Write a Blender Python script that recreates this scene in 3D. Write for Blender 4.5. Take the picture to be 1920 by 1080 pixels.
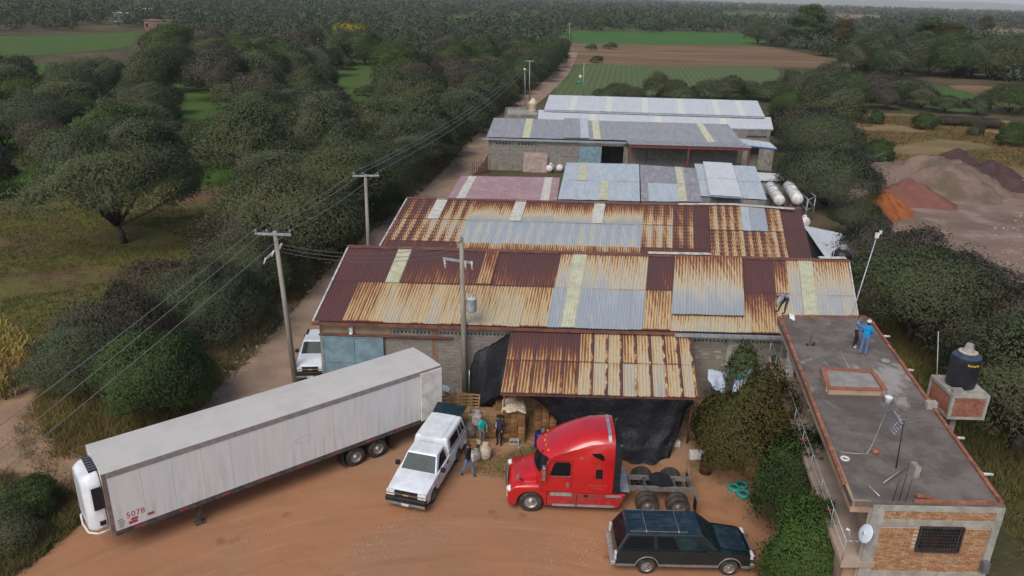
import bpy, bmesh, math, random
import numpy as np
from mathutils import Vector, Matrix, geometry, noise as mnoise

S = bpy.context.scene
for o in list(bpy.data.objects):
    bpy.data.objects.remove(o)
COL = S.collection

# ------------------------------------------------------------------ camera
CAM_H, CAM_F = 21.8, 1440.0                    # metres, focal length in pixels of a 1920 wide frame
PITCH = math.atan(554.0 / CAM_F)
ROLL = math.radians(1.65)
cam_data = bpy.data.cameras.new('camera')
cam_data.sensor_width = 36.0
cam_data.lens = CAM_F / 1920.0 * 36.0
cam_data.clip_start, cam_data.clip_end = 0.5, 60000
cam = bpy.data.objects.new('camera', cam_data)
COL.objects.link(cam)
cam.matrix_world = Matrix.Translation((0, 0, CAM_H)) @ Matrix.Rotation(math.pi / 2 - PITCH, 4, 'X') @ Matrix.Rotation(ROLL, 4, 'Z')
S.camera = cam

# ------------------------------------------------------------------ sky, sun, exposure
SUN_EL, SUN_AZ = math.radians(48), math.radians(205)     # azimuth clockwise from +Y
world = bpy.data.worlds.new('World')
S.world = world
world.use_nodes = True
wn = world.node_tree
bg = wn.nodes['Background']
sky = wn.nodes.new('ShaderNodeTexSky')
sky.sky_type = 'NISHITA'
sky.sun_disc = False
sky.sun_elevation = SUN_EL
sky.sun_rotation = SUN_AZ
sky.altitude = 1900
sky.air_density = 1.0
sky.dust_density = 9.0
sky.ozone_density = 1.0
wn.links.new(sky.outputs[0], bg.inputs[0])
bg.inputs[1].default_value = 0.092
sun_data = bpy.data.lights.new('sun', 'SUN')
sun_data.energy = 1.6
sun_data.angle = math.radians(34)
sun_data.color = (1.0, 0.96, 0.9)
sun = bpy.data.objects.new('sun', sun_data)
COL.objects.link(sun)
sdir = Vector((math.sin(SUN_AZ) * math.cos(SUN_EL), math.cos(SUN_AZ) * math.cos(SUN_EL), math.sin(SUN_EL)))
sun.rotation_euler = sdir.to_track_quat('Z', 'Y').to_euler()
S.view_settings.view_transform = 'Standard'
S.view_settings.look = 'None'
S.view_settings.gamma = 1.0
S.view_settings.use_curve_mapping = False
S.view_settings.exposure = 0.66
S.render.engine = 'CYCLES'
S.cycles.volume_bounces = 2
S.cycles.max_bounces = 5
S.cycles.transparent_max_bounces = 16

# ------------------------------------------------------------------ places: a sight line met with a level plane or an upright plane
def ray(u, v):
    x, y = (u - 960) / CAM_F, (540 - v) / CAM_F
    c, n = math.cos(ROLL), math.sin(ROLL)
    xl, yl = x * c - y * n, x * n + y * c
    ct, st = math.cos(PITCH), math.sin(PITCH)
    return Vector((xl, ct + yl * st, -st + yl * ct))
def at(u, v, z=0.0):
    d = ray(u, v)
    t = (z - CAM_H) / d.z
    return Vector((d.x * t, d.y * t, z))
def at_y(u, v, Y):
    d = ray(u, v)
    t = Y / d.y
    return Vector((d.x * t, Y, CAM_H + d.z * t))

# ------------------------------------------------------------------ tags, things, mesh builder
def tag(o, label=None, cat=None, group=None, kind=None):
    if label: o['label'] = label
    if cat: o['category'] = cat
    if group: o['group'] = group
    if kind: o['kind'] = kind
    return o
def thing(name, label, cat, loc=(0, 0, 0), rz=0.0, group=None):
    o = bpy.data.objects.new(name, None)
    o.empty_display_size = 0.2
    COL.objects.link(o)
    o.location = loc
    o.rotation_euler = (0, 0, rz)
    return tag(o, label, cat, group)
def link(name, mesh, parent=None, loc=None):
    o = bpy.data.objects.new(name, mesh)
    COL.objects.link(o)
    if parent: o.parent = parent
    if loc is not None: o.location = loc
    return o
def copy_tree(o, parent=None):
    c = o.copy()
    COL.objects.link(c)
    c.parent = parent
    for ch in list(o.children):
        copy_tree(ch, c)
    return c
def np_mesh(name, verts, faces, mat=None, smooth=False):
    """verts (n,3) array, faces (m,k) array of equal-sided faces"""
    verts = np.asarray(verts, dtype=np.float32)
    faces = np.asarray(faces, dtype=np.int32)
    me = bpy.data.meshes.new(name)
    me.vertices.add(len(verts)); me.vertices.foreach_set('co', verts.ravel())
    k = faces.shape[1]
    me.loops.add(faces.size); me.loops.foreach_set('vertex_index', faces.ravel())
    me.polygons.add(len(faces)); me.polygons.foreach_set('loop_start', np.arange(0, faces.size, k, dtype=np.int32))
    if smooth: me.polygons.foreach_set('use_smooth', np.ones(len(faces), dtype=bool))
    me.update(calc_edges=True)
    if mat: me.materials.append(mat)
    return me

class MB:
    """collects shapes into one mesh"""
    def __init__(s):
        s.v, s.f, s.sm = [], [], []
    def add(s, vs, fs, smooth=False, M=None):
        b = len(s.v)
        s.v += [tuple(M @ Vector(p)) if M else tuple(p) for p in vs]
        s.f += [tuple(i + b for i in f) for f in fs]
        s.sm += [smooth] * len(fs)
        return s
    def box(s, x0, x1, y0, y1, z0, z1, M=None):
        vs = [(x, y, z) for z in (z0, z1) for y in (y0, y1) for x in (x0, x1)]
        return s.add(vs, [(0, 2, 3, 1), (4, 5, 7, 6), (0, 1, 5, 4), (2, 6, 7, 3), (0, 4, 6, 2), (1, 3, 7, 5)], M=M)
    def hexa(s, p):
        """8 points: bottom four in order, top four in order"""
        return s.add(p, [(3, 2, 1, 0), (4, 5, 6, 7), (0, 1, 5, 4), (1, 2, 6, 5), (2, 3, 7, 6), (3, 0, 4, 7)])
    def beam(s, a, b, w, h, up=(0, 0, 1)):
        a, b = Vector(a), Vector(b)
        d = (b - a).normalized()
        r = d.cross(Vector(up))
        r = r.normalized() if r.length > 1e-5 else Vector((1, 0, 0))
        u = r.cross(d)
        p = []
        for q in (-h / 2, h / 2):
            p += [a - r * w / 2 + u * q, a + r * w / 2 + u * q, b + r * w / 2 + u * q, b - r * w / 2 + u * q]
        return s.hexa(p)
    def prism(s, pts, y0, y1):
        """polygon in x,z extruded along y"""
        n = len(pts)
        vs = [(x, y0, z) for x, z in pts] + [(x, y1, z) for x, z in pts]
        fs = [tuple(range(n)), tuple(range(2 * n - 1, n - 1, -1))]
        fs += [(i, i + n, (i + 1) % n + n, (i + 1) % n) for i in range(n)]
        return s.add(vs, fs)
    def tube(s, pts, rad, n=8, cap=True):
        pts = [Vector(p) for p in pts]
        rad = rad if isinstance(rad, (list, tuple)) else [rad] * len(pts)
        vs, fs = [], []
        ref = Vector((0.123, 0.456, 0.88)).normalized()
        for i, p in enumerate(pts):
            d = (pts[min(i + 1, len(pts) - 1)] - pts[max(i - 1, 0)])
            d = d.normalized() if d.length > 1e-9 else Vector((0, 0, 1))
            a = d.cross(ref)
            if a.length < .05: a = d.cross(Vector((1, 0, 0)))
            a.normalize(); c = d.cross(a)
            for k in range(n):
                t = 2 * math.pi * k / n
                vs.append(p + (a * math.cos(t) + c * math.sin(t)) * rad[i])
        m = len(pts)
        for i in range(m - 1):
            for k in range(n):
                fs.append((i * n + k, i * n + (k + 1) % n, (i + 1) * n + (k + 1) % n, (i + 1) * n + k))
        s.add(vs, fs, smooth=True)
        if cap:
            b = len(s.v) - m * n
            s.f += [tuple(b + k for k in range(n))[::-1], tuple(b + (m - 1) * n + k for k in range(n))]
            s.sm += [False, False]
        return s
    def cyl(s, a, b, r, r2=None, n=16):
        return s.tube([a, b], [r, r if r2 is None else r2], n)
    def lathe(s, prof, n=24, axis='Z', c=(0, 0, 0), smooth=True):
        """prof: (radius, height)"""
        vs, fs = [], []
        for r, h in prof:
            for k in range(n):
                t = 2 * math.pi * k / n
                x, y = r * math.cos(t), r * math.sin(t)
                p = (x, y, h) if axis == 'Z' else ((x, h, y) if axis == 'Y' else (h, x, y))
                vs.append((p[0] + c[0], p[1] + c[1], p[2] + c[2]))
        for i in range(len(prof) - 1):
            for k in range(n):
                fs.append((i * n + k, i * n + (k + 1) % n, (i + 1) * n + (k + 1) % n, (i + 1) * n + k))
        return s.add(vs, fs, smooth)
    def poly(s, pts):
        return s.add(pts, [tuple(range(len(pts)))])
    def mesh(s, name, mat=None):
        me = bpy.data.meshes.new(name)
        me.from_pydata(s.v, [], s.f)
        me.polygons.foreach_set('use_smooth', s.sm)
        if mat: me.materials.append(mat)
        bm = bmesh.new(); bm.from_mesh(me)
        bmesh.ops.recalc_face_normals(bm, faces=bm.faces)
        bm.to_mesh(me); bm.free()
        return me
    def build(s, name, mat, parent=None, loc=None, bevel=0, seg=2, smooth=False):
        o = link(name, s.mesh(name, mat), parent, loc)
        if bevel:
            b = o.modifiers.new('bevel', 'BEVEL')
            b.width, b.segments, b.limit_method, b.angle_limit = bevel, seg, 'ANGLE', math.radians(35)
            b.harden_normals = False
        if smooth:
            o.data.polygons.foreach_set('use_smooth', [True] * len(o.data.polygons))
        return o

# ------------------------------------------------------------------ materials
class NT:
    def __init__(s, name):
        s.m = bpy.data.materials.new(name)
        s.m.use_nodes = True
        s.t = s.m.node_tree
        s.b = s.t.nodes['Principled BSDF']
        s.out = s.t.nodes['Material Output']
    def n(s, ty, **kw):
        nd = s.t.nodes.new(ty)
        for k, v in kw.items(): setattr(nd, k, v)
        return nd
    def put(s, inp, val):
        if isinstance(val, bpy.types.NodeSocket): s.t.links.new(val, inp)
        elif isinstance(val, (tuple, list)) and inp.type == 'RGBA': inp.default_value = (*val, 1) if len(val) == 3 else val
        else: inp.default_value = val
    def pos(s): return s.n('ShaderNodeNewGeometry').outputs['Position']
    def obj(s): return s.n('ShaderNodeTexCoord').outputs['Object']
    def uv(s): return s.n('ShaderNodeTexCoord').outputs['UV']
    def scale(s, vec, sc, rot=None):
        m = s.n('ShaderNodeMapping'); s.put(m.inputs[0], vec)
        m.inputs['Scale'].default_value = sc if isinstance(sc, (tuple, list)) else (sc,) * 3
        if rot: m.inputs['Rotation'].default_value = rot
        return m.outputs[0]
    def noise(s, vec, sc=5, det=4, ro=.55, dist=0):
        nd = s.n('ShaderNodeTexNoise'); s.put(nd.inputs['Vector'], vec)
        nd.inputs['Scale'].default_value = sc; nd.inputs['Detail'].default_value = det
        nd.inputs['Roughness'].default_value = ro; nd.inputs['Distortion'].default_value = dist
        return nd.outputs[0]
    def vor(s, vec, sc=5, out='Distance'):
        nd = s.n('ShaderNodeTexVoronoi'); s.put(nd.inputs['Vector'], vec); nd.inputs['Scale'].default_value = sc
        return nd.outputs[out]
    def math(s, op, a, b=0.0, c=0.0, clamp=False):
        nd = s.n('ShaderNodeMath', operation=op, use_clamp=clamp)
        s.put(nd.inputs[0], a); s.put(nd.inputs[1], b); s.put(nd.inputs[2], c)
        return nd.outputs[0]
    def rng(s, v, a, b, c=0.0, d=1.0, smooth=True):
        nd = s.n('ShaderNodeMapRange'); nd.interpolation_type = 'SMOOTHSTEP' if smooth else 'LINEAR'
        s.put(nd.inputs[0], v)
        for i, x in enumerate((a, b, c, d)): s.put(nd.inputs[i + 1], x)
        return nd.outputs[0]
    def mix(s, f, a, b):
        nd = s.n('ShaderNodeMix', data_type='RGBA')
        s.put(nd.inputs[0], f); s.put(nd.inputs[6], a); s.put(nd.inputs[7], b)
        return nd.outputs[2]
    def mul(s, col, f):
        nd = s.n('ShaderNodeMix', data_type='RGBA', blend_type='MULTIPLY')
        nd.inputs[0].default_value = 1.0; s.put(nd.inputs[6], col); s.put(nd.inputs[7], f)
        return nd.outputs[2]
    def ramp(s, f, stops):
        nd = s.n('ShaderNodeValToRGB'); s.put(nd.inputs[0], f)
        e = nd.color_ramp.elements
        while len(e) < len(stops): e.new(0.5)
        for el, (p, c) in zip(e, stops): el.position = p; el.color = (*c, 1)
        return nd.outputs[0]
    def attr(s, name, ty='OBJECT', out='Fac'):
        nd = s.n('ShaderNodeAttribute', attribute_name=name, attribute_type=ty)
        return nd.outputs[out]
    def orand(s): return s.n('ShaderNodeObjectInfo').outputs['Random']
    def irand(s): return s.n('ShaderNodeNewGeometry').outputs['Random Per Island']
    def bump(s, h, st=.3, dist=.02):
        nd = s.n('ShaderNodeBump'); s.put(nd.inputs['Height'], h)
        nd.inputs['Strength'].default_value = st; nd.inputs['Distance'].default_value = dist
        s.t.links.new(nd.outputs[0], s.b.inputs['Normal'])
    def fin(s, col, rough=.8, metal=0.0, spec=.3, coat=0.0):
        s.put(s.b.inputs['Base Color'], col); s.put(s.b.inputs['Roughness'], rough)
        s.put(s.b.inputs['Metallic'], metal); s.put(s.b.inputs['Specular IOR Level'], spec)
        if coat: s.b.inputs['Coat Weight'].default_value = coat; s.b.inputs['Coat Roughness'].default_value = .08
        return s.m
    def edge_alpha(s, amount=.6, sc=1.3):
        """the sheet breaks up towards its rim (rim = 0, inside = 1)"""
        a = s.attr('rim', 'GEOMETRY')
        nz = s.noise(s.pos(), sc, 5, .65)
        k = s.math('ADD', a, s.math('MULTIPLY', s.math('SUBTRACT', nz, .5), amount * 2))
        s.put(s.b.inputs['Alpha'], s.rng(k, .38, .62))

def pm(name, c1, c2=None, sc=3.0, rough=.8, metal=0.0, spec=.3, bump=0.0, bsc=None, dist=.02, c3=None, sc3=.4, f3=.5, lo=.35, hi=.65,
       stretch=None, world=False, coat=0.0, rand=0.0, edge=None, det=5):
    t = NT(name)
    v = t.pos() if world else t.obj()
    vs = t.scale(v, stretch) if stretch else v
    col = c1
    if c2: col = t.mix(t.rng(t.noise(vs, sc, det), lo, hi), c1, c2)
    if c3: col = t.mix(t.math('MULTIPLY', t.rng(t.noise(vs, sc3, 4), .45, .7), f3), col, c3)
    if rand:
        r = t.math('MULTIPLY_ADD', t.orand(), rand * 2, 1 - rand)
        g = t.n('ShaderNodeCombineColor'); [t.put(g.inputs[i], r) for i in range(3)]
        col = t.mul(col, g.outputs[0])
    if bump: t.bump(t.noise(vs, bsc or sc * 4, 5), bump, dist)
    if edge: t.edge_alpha(edge, 1.2)
    return t.fin(col, rough, metal, spec, coat)

MAT = {}
def mat(k): return MAT[k]
MAT['white_paint'] = pm('white_paint', (.72, .74, .76), (.6, .61, .62), 1.5, .32, spec=.5, coat=.4, c3=(.5, .45, .38), sc3=2.5, f3=.25)
MAT['red_paint'] = pm('red_paint', (.50, .010, .012), (.40, .010, .012), 1.2, .28, spec=.5, coat=.6, c3=(.30, .05, .035), sc3=3, f3=.12)
MAT['red_lower'] = pm('red_lower', (.40, .014, .022), (.27, .03, .03), 2.0, .42, spec=.45, coat=.3, c3=(.25, .12, .08), sc3=4, f3=.35)
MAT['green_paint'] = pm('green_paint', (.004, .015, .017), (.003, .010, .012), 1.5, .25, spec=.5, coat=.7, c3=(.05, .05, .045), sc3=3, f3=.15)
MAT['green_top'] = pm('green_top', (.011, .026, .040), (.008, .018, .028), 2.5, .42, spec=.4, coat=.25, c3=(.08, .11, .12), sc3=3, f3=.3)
MAT['glass'] = pm('glass', (.008, .010, .012), None, rough=.1, spec=.15)
MAT['glass_light'] = pm('glass_light', (.02, .04, .045), (.01, .02, .024), 2.5, .1, spec=.12)
MAT['chrome'] = pm('chrome', (.6, .6, .6), (.45, .44, .42), 6, .25, metal=.9)
MAT['alu'] = pm('alu', (.5, .5, .49), (.36, .35, .34), 5, .45, metal=.6)
MAT['grey_plastic'] = pm('grey_plastic', (.14, .14, .145), (.1, .1, .1), 4, .6)
MAT['trim_grey'] = pm('trim_grey', (.25, .24, .23), (.17, .16, .15), 4, .5, metal=.3)
MAT['black'] = pm('black', (.012, .012, .013), (.022, .02, .02), 5, .6)
MAT['chassis'] = pm('chassis', (.045, .045, .048), (.1, .085, .07), 4, .75)
MAT['tyre'] = pm('tyre', (.026, .025, .024), (.075, .055, .042), 3.5, .9, bump=.3, bsc=40)
MAT['rim'] = pm('rim', (.48, .47, .45), (.25, .22, .19), 6, .42, metal=.6)
MAT['rim_dusty'] = pm('rim_dusty', (.24, .22, .2), (.14, .115, .09), 6, .6, metal=.3)
MAT['lamp_glass'] = pm('lamp_glass', (.75, .76, .74), (.5, .5, .5), 12, .15, spec=.7)
MAT['lamp_red'] = pm('lamp_red', (.35, .015, .01), None, rough=.2, spec=.6)
MAT['lamp_amber'] = pm('lamp_amber', (.75, .25, .02), None, rough=.2, spec=.6)
MAT['plate'] = pm('plate', (.65, .65, .62), (.4, .4, .4), 25, .5)
MAT['trailer_side'] = None
MAT['concrete'] = pm('concrete', (.25, .235, .205), (.17, .155, .135), 2.2, .9, bump=.25, c3=(.1, .09, .08), sc3=.8, f3=.5, world=True)
MAT['concrete_light'] = pm('concrete_light', (.36, .34, .29), (.26, .24, .21), 3, .9, bump=.25, c3=(.14, .125, .11), sc3=1.1, f3=.45, world=True)
MAT['mortar'] = pm('mortar', (.3, .27, .22), (.2, .18, .15), 1.5, .95, bump=.3, world=True)
MAT['pole'] = pm('pole', (.29, .265, .21), (.2, .18, .14), 4, .9, stretch=(1, 1, .15), world=True)
MAT['galv'] = pm('galv', (.42, .46, .5), (.3, .32, .34), 5, .45, metal=.4)
MAT['insulator'] = pm('insulator', (.55, .57, .6), (.3, .2, .15), 9, .3)
MAT['wire'] = pm('wire', (.2, .195, .19), None, rough=.6)
MAT['wire_dark'] = pm('wire_dark', (.1, .09, .09), None, rough=.6)
MAT['tarp'] = None
MAT['cardboard'] = pm('cardboard', (.27, .16, .075), (.2, .115, .05), 4, .9, rand=.3)
MAT['crate'] = pm('crate', (.27, .145, .055), (.19, .098, .04), 5, .85, rand=.28)
MAT['wood'] = pm('wood', (.30, .19, .085), (.2, .125, .06), 6, .9, stretch=(1, 1, .2), rand=.25)
MAT['dark_hole'] = pm('dark_hole', (.015, .012, .01), None, rough=.95)  # near-black colour standing in for the shade inside openings
MAT['plastic_white'] = pm('plastic_white', (.66, .66, .64), (.5, .49, .47), 5, .45)
MAT['plastic_blue'] = pm('plastic_blue', (.015, .015, .13), (.02, .02, .09), 5, .4)
MAT['sack'] = pm('sack', (.55, .47, .36), (.38, .28, .18), 7, .9, bump=.4)
MAT['sack_grey'] = pm('sack_grey', (.33, .31, .3), (.2, .17, .15), 5, .8, bump=.4)
MAT['terracotta'] = pm('terracotta', (.36, .11, .05), (.25, .08, .04), 6, .85)
MAT['teal'] = pm('teal', (.03, .3, .25), (.02, .2, .17), 6, .7)
MAT['tank_black'] = pm('tank_black', (.013, .014, .019), (.022, .022, .026), 3, .4, spec=.4)
MAT['tank_top'] = pm('tank_top', (.05, .075, .11), (.03, .045, .07), 4, .45)
MAT['yellow'] = pm('yellow', (.75, .6, .02), None, rough=.5)
MAT['letter_white'] = pm('letter_white', (.6, .6, .62), None, rough=.6)
MAT['letter_red'] = pm('letter_red', (.42, .035, .04), (.3, .05, .05), 10, .6)
MAT['letter_faint'] = pm('letter_faint', (.46, .10, .09), None, rough=.4)
MAT['letter_dark'] = pm('letter_dark', (.12, .12, .14), None, rough=.6)
MAT['cream_tank'] = pm('cream_tank', (.6, .5, .36), (.5, .4, .28), 3, .55)
MAT['gas_white'] = pm('gas_white', (.72, .71, .69), (.55, .5, .46), 3, .35, spec=.5, c3=(.35, .2, .14), sc3=2.5, f3=.4)
MAT['maroon_steel'] = pm('maroon_steel', (.13, .035, .032), (.18, .055, .045), 4, .6)
MAT['blue_steel'] = pm('blue_steel', (.2, .3, .34), (.15, .225, .26), 2.2, .55, c3=(.1, .1, .1), sc3=1, f3=.3, world=True)
MAT['brick_red'] = pm('brick_red', (.31, .12, .07), (.21, .085, .055), 6, .9, rand=.25, world=True)
MAT['skylight'] = pm('skylight', (.55, .54, .37), (.45, .43, .28), 2.5, .4, spec=.5, c3=(.3, .25, .14), sc3=2, f3=.35, world=True)
MAT['skylight_pale'] = pm('skylight_pale', (.6, .58, .5), (.5, .47, .4), 2.5, .4, spec=.5, c3=(.3, .2, .13), sc3=2.2, f3=.35, world=True)
MAT['flashing'] = pm('flashing', (.62, .6, .57), (.42, .38, .34), 3, .5, c3=(.3, .18, .12), sc3=2, f3=.4, world=True)
MAT['rust_trim'] = pm('rust_trim', (.115, .05, .044), (.2, .08, .05), 2.5, .8, world=True)

# corrugated sheet: rust follows the ribs; 'ra'/'rb' = rust at the top/bottom edge of the sheet, 'tone' cream..galvanised, 'dots' nail-row rust
def make_sheet_mat():
    t = NT('corrugated_sheet')
    uv = t.n('ShaderNodeSeparateXYZ'); t.put(uv.inputs[0], t.uv())
    u, v = uv.outputs[0], uv.outputs[1]
    ra, rb, tone, dots = (t.attr(k) for k in ('ra', 'rb', 'tone', 'dots'))
    base = t.math('ADD', ra, t.math('MULTIPLY', t.math('SUBTRACT', rb, ra), v))
    P = t.pos()
    streak = t.noise(t.scale(P, (5.5, .28, .28)), 1.0, 6, .65)
    fine = t.noise(P, 9, 5, .6)
    big = t.noise(t.scale(P, (.9, .35, .35)), 1.0, 3)
    rib = t.math('SINE', t.math('MULTIPLY', u, 2 * math.pi * 5))
    nail = t.math('SINE', t.math('MULTIPLY', v, 2 * math.pi * 7))
    nrow = t.math('MULTIPLY', t.math('MULTIPLY', nail, rib), dots)
    col_v = t.math('MULTIPLY', t.math('SINE', t.math('MULTIPLY', u, 2 * math.pi * 1.0)), t.math('MULTIPLY', dots, .22))
    calm = t.rng(base, .85, 1.15, 1.0, .35)
    r = t.math('ADD', base, t.math('MULTIPLY', t.math('SUBTRACT', streak, .5), t.math('MULTIPLY', calm, .8)))
    r = t.math('ADD', r, t.math('MULTIPLY', t.math('SUBTRACT', fine, .5), t.math('MULTIPLY', calm, .34)))
    r = t.math('ADD', r, t.math('MULTIPLY', t.math('SUBTRACT', big, .5), t.math('MULTIPLY', calm, .35)))
    r = t.math('SUBTRACT', r, t.math('MULTIPLY', rib, t.rng(base, .1, .45, .04, .13)))
    side = t.rng(t.math('ADD', u, t.math('MULTIPLY', t.math('SUBTRACT', t.noise(t.scale(P, (1, .9, .9)), 1.5, 3), .5), .5)), .70, .82)
    r = t.math('ADD', r, t.math('MULTIPLY', side, t.attr('gap')))
    r = t.math('ADD', r, t.math('ADD', t.math('MULTIPLY', nrow, .24), col_v))
    # lap joints and side laps hold more rust where there is rust at all
    lap = t.math('ADD', t.rng(v, .955, .99), t.rng(t.math('ABSOLUTE', t.math('SUBTRACT', u, .5)), .455, .49))
    r = t.math('ADD', r, t.math('MULTIPLY', lap, t.math('MULTIPLY', t.rng(base, .0, .5), .4)))
    clean = t.mix(tone, (.50, .44, .31), (.45, .485, .50))
    clean = t.mix(t.math('MULTIPLY', t.noise(P, 1.6, 4), .55), clean, (.36, .36, .34))
    cr = t.mix(t.math('MULTIPLY', tone, .6), (.47, .37, .215), (.46, .43, .35))
    c = t.mix(t.rng(r, .16, .36), clean, cr)
    c = t.mix(t.rng(r, .44, .58), c, (.42, .245, .09))
    c = t.mix(t.rng(r, .57, .68), c, (.28, .112, .04))
    c = t.mix(t.rng(r, .67, .80), c, (.13, .046, .034))
    c = t.mix(t.rng(r, .84, 1.05), c, (.088, .041, .039))
    t.bump(t.noise(P, 30, 3), .15, .01)
    return t.fin(c, t.rng(r, .1, .6, .42, .85), t.rng(r, .05, .4, .35, .0), .4)
MAT['sheet'] = make_sheet_mat()
MAT['sheet_pink'] = pm('sheet_pink', (.36, .235, .245), (.30, .185, .195), 3, .6, c3=(.42, .31, .31), sc3=.8, f3=.5, world=True)
MAT['sheet_grey'] = pm('sheet_grey', (.28, .295, .315), (.235, .245, .26), 1.2, .55, metal=.05, c3=(.33, .27, .24), sc3=.35, f3=.6, world=True, stretch=(2, .5, .5))
MAT['sheet_blue'] = pm('sheet_blue', (.45, .49, .51), (.38, .42, .44), 1.6, .5, metal=.1, c3=(.5, .52, .53), sc3=.6, f3=.5, world=True, stretch=(2, .5, .5))
MAT['sheet_white'] = pm('sheet_white', (.54, .55, .555), (.5, .51, .515), 1.2, .5, c3=(.43, .42, .41), sc3=.6, f3=.25, world=True, stretch=(2, .5, .5))
MAT['sheet_dull'] = pm('sheet_dull', (.27, .27, .295), (.2, .195, .21), 2.5, .7, c3=(.4, .37, .35), sc3=1.4, f3=.5, world=True, stretch=(2, .6, .6))

def make_trailer_mat(name, c, streaky):
    t = NT(name)
    P = t.obj()
    s = t.noise(t.scale(P, (3, 3, .35)), 1.5, 5)
    z = t.n('ShaderNodeSeparateXYZ'); t.put(z.inputs[0], P)
    grime = t.math('MULTIPLY', t.rng(s, .4, .75), t.rng(z.outputs[2], 1.0, 3.0, .75, .25)) if streaky else t.math('MULTIPLY', t.rng(t.noise(P, 1.1, 6), .38, .7), .35)
    col = t.mix(t.math('MULTIPLY', grime, .75), c, (.33, .285, .24))
    if streaky:
        pan = t.noise(t.scale(P, (.7, 0, 0)), 1.0, 1)
        col = t.mix(t.math('MULTIPLY', t.rng(pan, .5, .56), .3), col, (.55, .59, .62))
    return t.fin(col, .6, 0, .2)
MAT['trailer_side'] = make_trailer_mat('trailer_side', (.63, .62, .60), True)
MAT['trailer_roof'] = make_trailer_mat('trailer_roof', (.50, .47, .435), False)

def make_tarp():
    t = NT('tarp')
    P = t.pos()
    t.bump(t.math('ADD', t.noise(P, 2.2, 5, .6, 1.2), t.math('MULTIPLY', t.noise(P, 9, 4), .3)), .7, .12)
    return t.fin(t.mix(t.rng(t.noise(P, 1.5, 4), .4, .7), (.012, .012, .015), (.02, .02, .023)), .5, 0, .25)
MAT['tarp'] = make_tarp()

def make_leaf(name, c1, c2, c3, trans=.25):
    t = NT(name)
    r = t.irand()
    col = t.mix(r, c1, c2)
    col = t.mix(t.rng(t.noise(t.pos(), .35, 3), .35, .7), col, c3)
    col = t.mix(t.math('MULTIPLY', t.orand(), .5), col, t.mul(col, (1.35, 1.1, .75)))
    t.fin(col, .75, 0, .2)
    tr = t.n('ShaderNodeBsdfTranslucent'); t.put(tr.inputs[0], col)
    mx = t.n('ShaderNodeMixShader'); mx.inputs[0].default_value = trans
    t.t.links.new(t.b.outputs[0], mx.inputs[1]); t.t.links.new(tr.outputs[0], mx.inputs[2])
    t.t.links.new(mx.outputs[0], t.out.inputs[0])
    return t.m
MAT['leaf_mesquite'] = make_leaf('leaf_mesquite', (.11, .14, .072), (.095, .124, .064), (.112, .122, .08), .4)
MAT['leaf_green'] = make_leaf('leaf_green', (.075, .125, .046), (.09, .138, .05), (.07, .11, .046), .4)
MAT['leaf_dry'] = make_leaf('leaf_dry', (.118, .112, .084), (.09, .086, .064), (.078, .076, .056), .3)
MAT['leaf_citrus'] = make_leaf('leaf_citrus', (.036, .075, .024), (.08, .135, .03), (.026, .05, .02), .2)
MAT['leaf_citrus_bright'] = make_leaf('leaf_citrus_bright', (.05, .115, .026), (.10, .17, .036), (.04, .08, .024), .25)
MAT['leaf_olive'] = make_leaf('leaf_olive', (.088, .09, .028), (.066, .08, .026), (.085, .068, .026), .3)
MAT['leaf_yellow'] = make_leaf('leaf_yellow', (.32, .26, .03), (.22, .2, .03), (.16, .17, .03))
MAT['leaf_far'] = make_leaf('leaf_far', (.098, .128, .066), (.072, .1, .055), (.092, .102, .066), .3)
MAT['bark'] = pm('bark', (.085, .065, .05), (.05, .04, .032), 6, .95, bump=.5, stretch=(1, 1, .3))
MAT['grass_dry'] = make_leaf('grass_dry', (.22, .16, .07), (.16, .125, .05), (.12, .1, .045), .2)
MAT['grass_green'] = make_leaf('grass_green', (.12, .15, .03), (.085, .105, .03), (.13, .115, .045), .2)
MAT['corn'] = make_leaf('corn', (.34, .29, .07), (.2, .23, .05), (.26, .18, .06), .25)

# ================================================================== GROUND, ROADS, FIELDS, TERRAIN
rnd = random.Random(7)
NR = np.random.default_rng(11)

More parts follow.
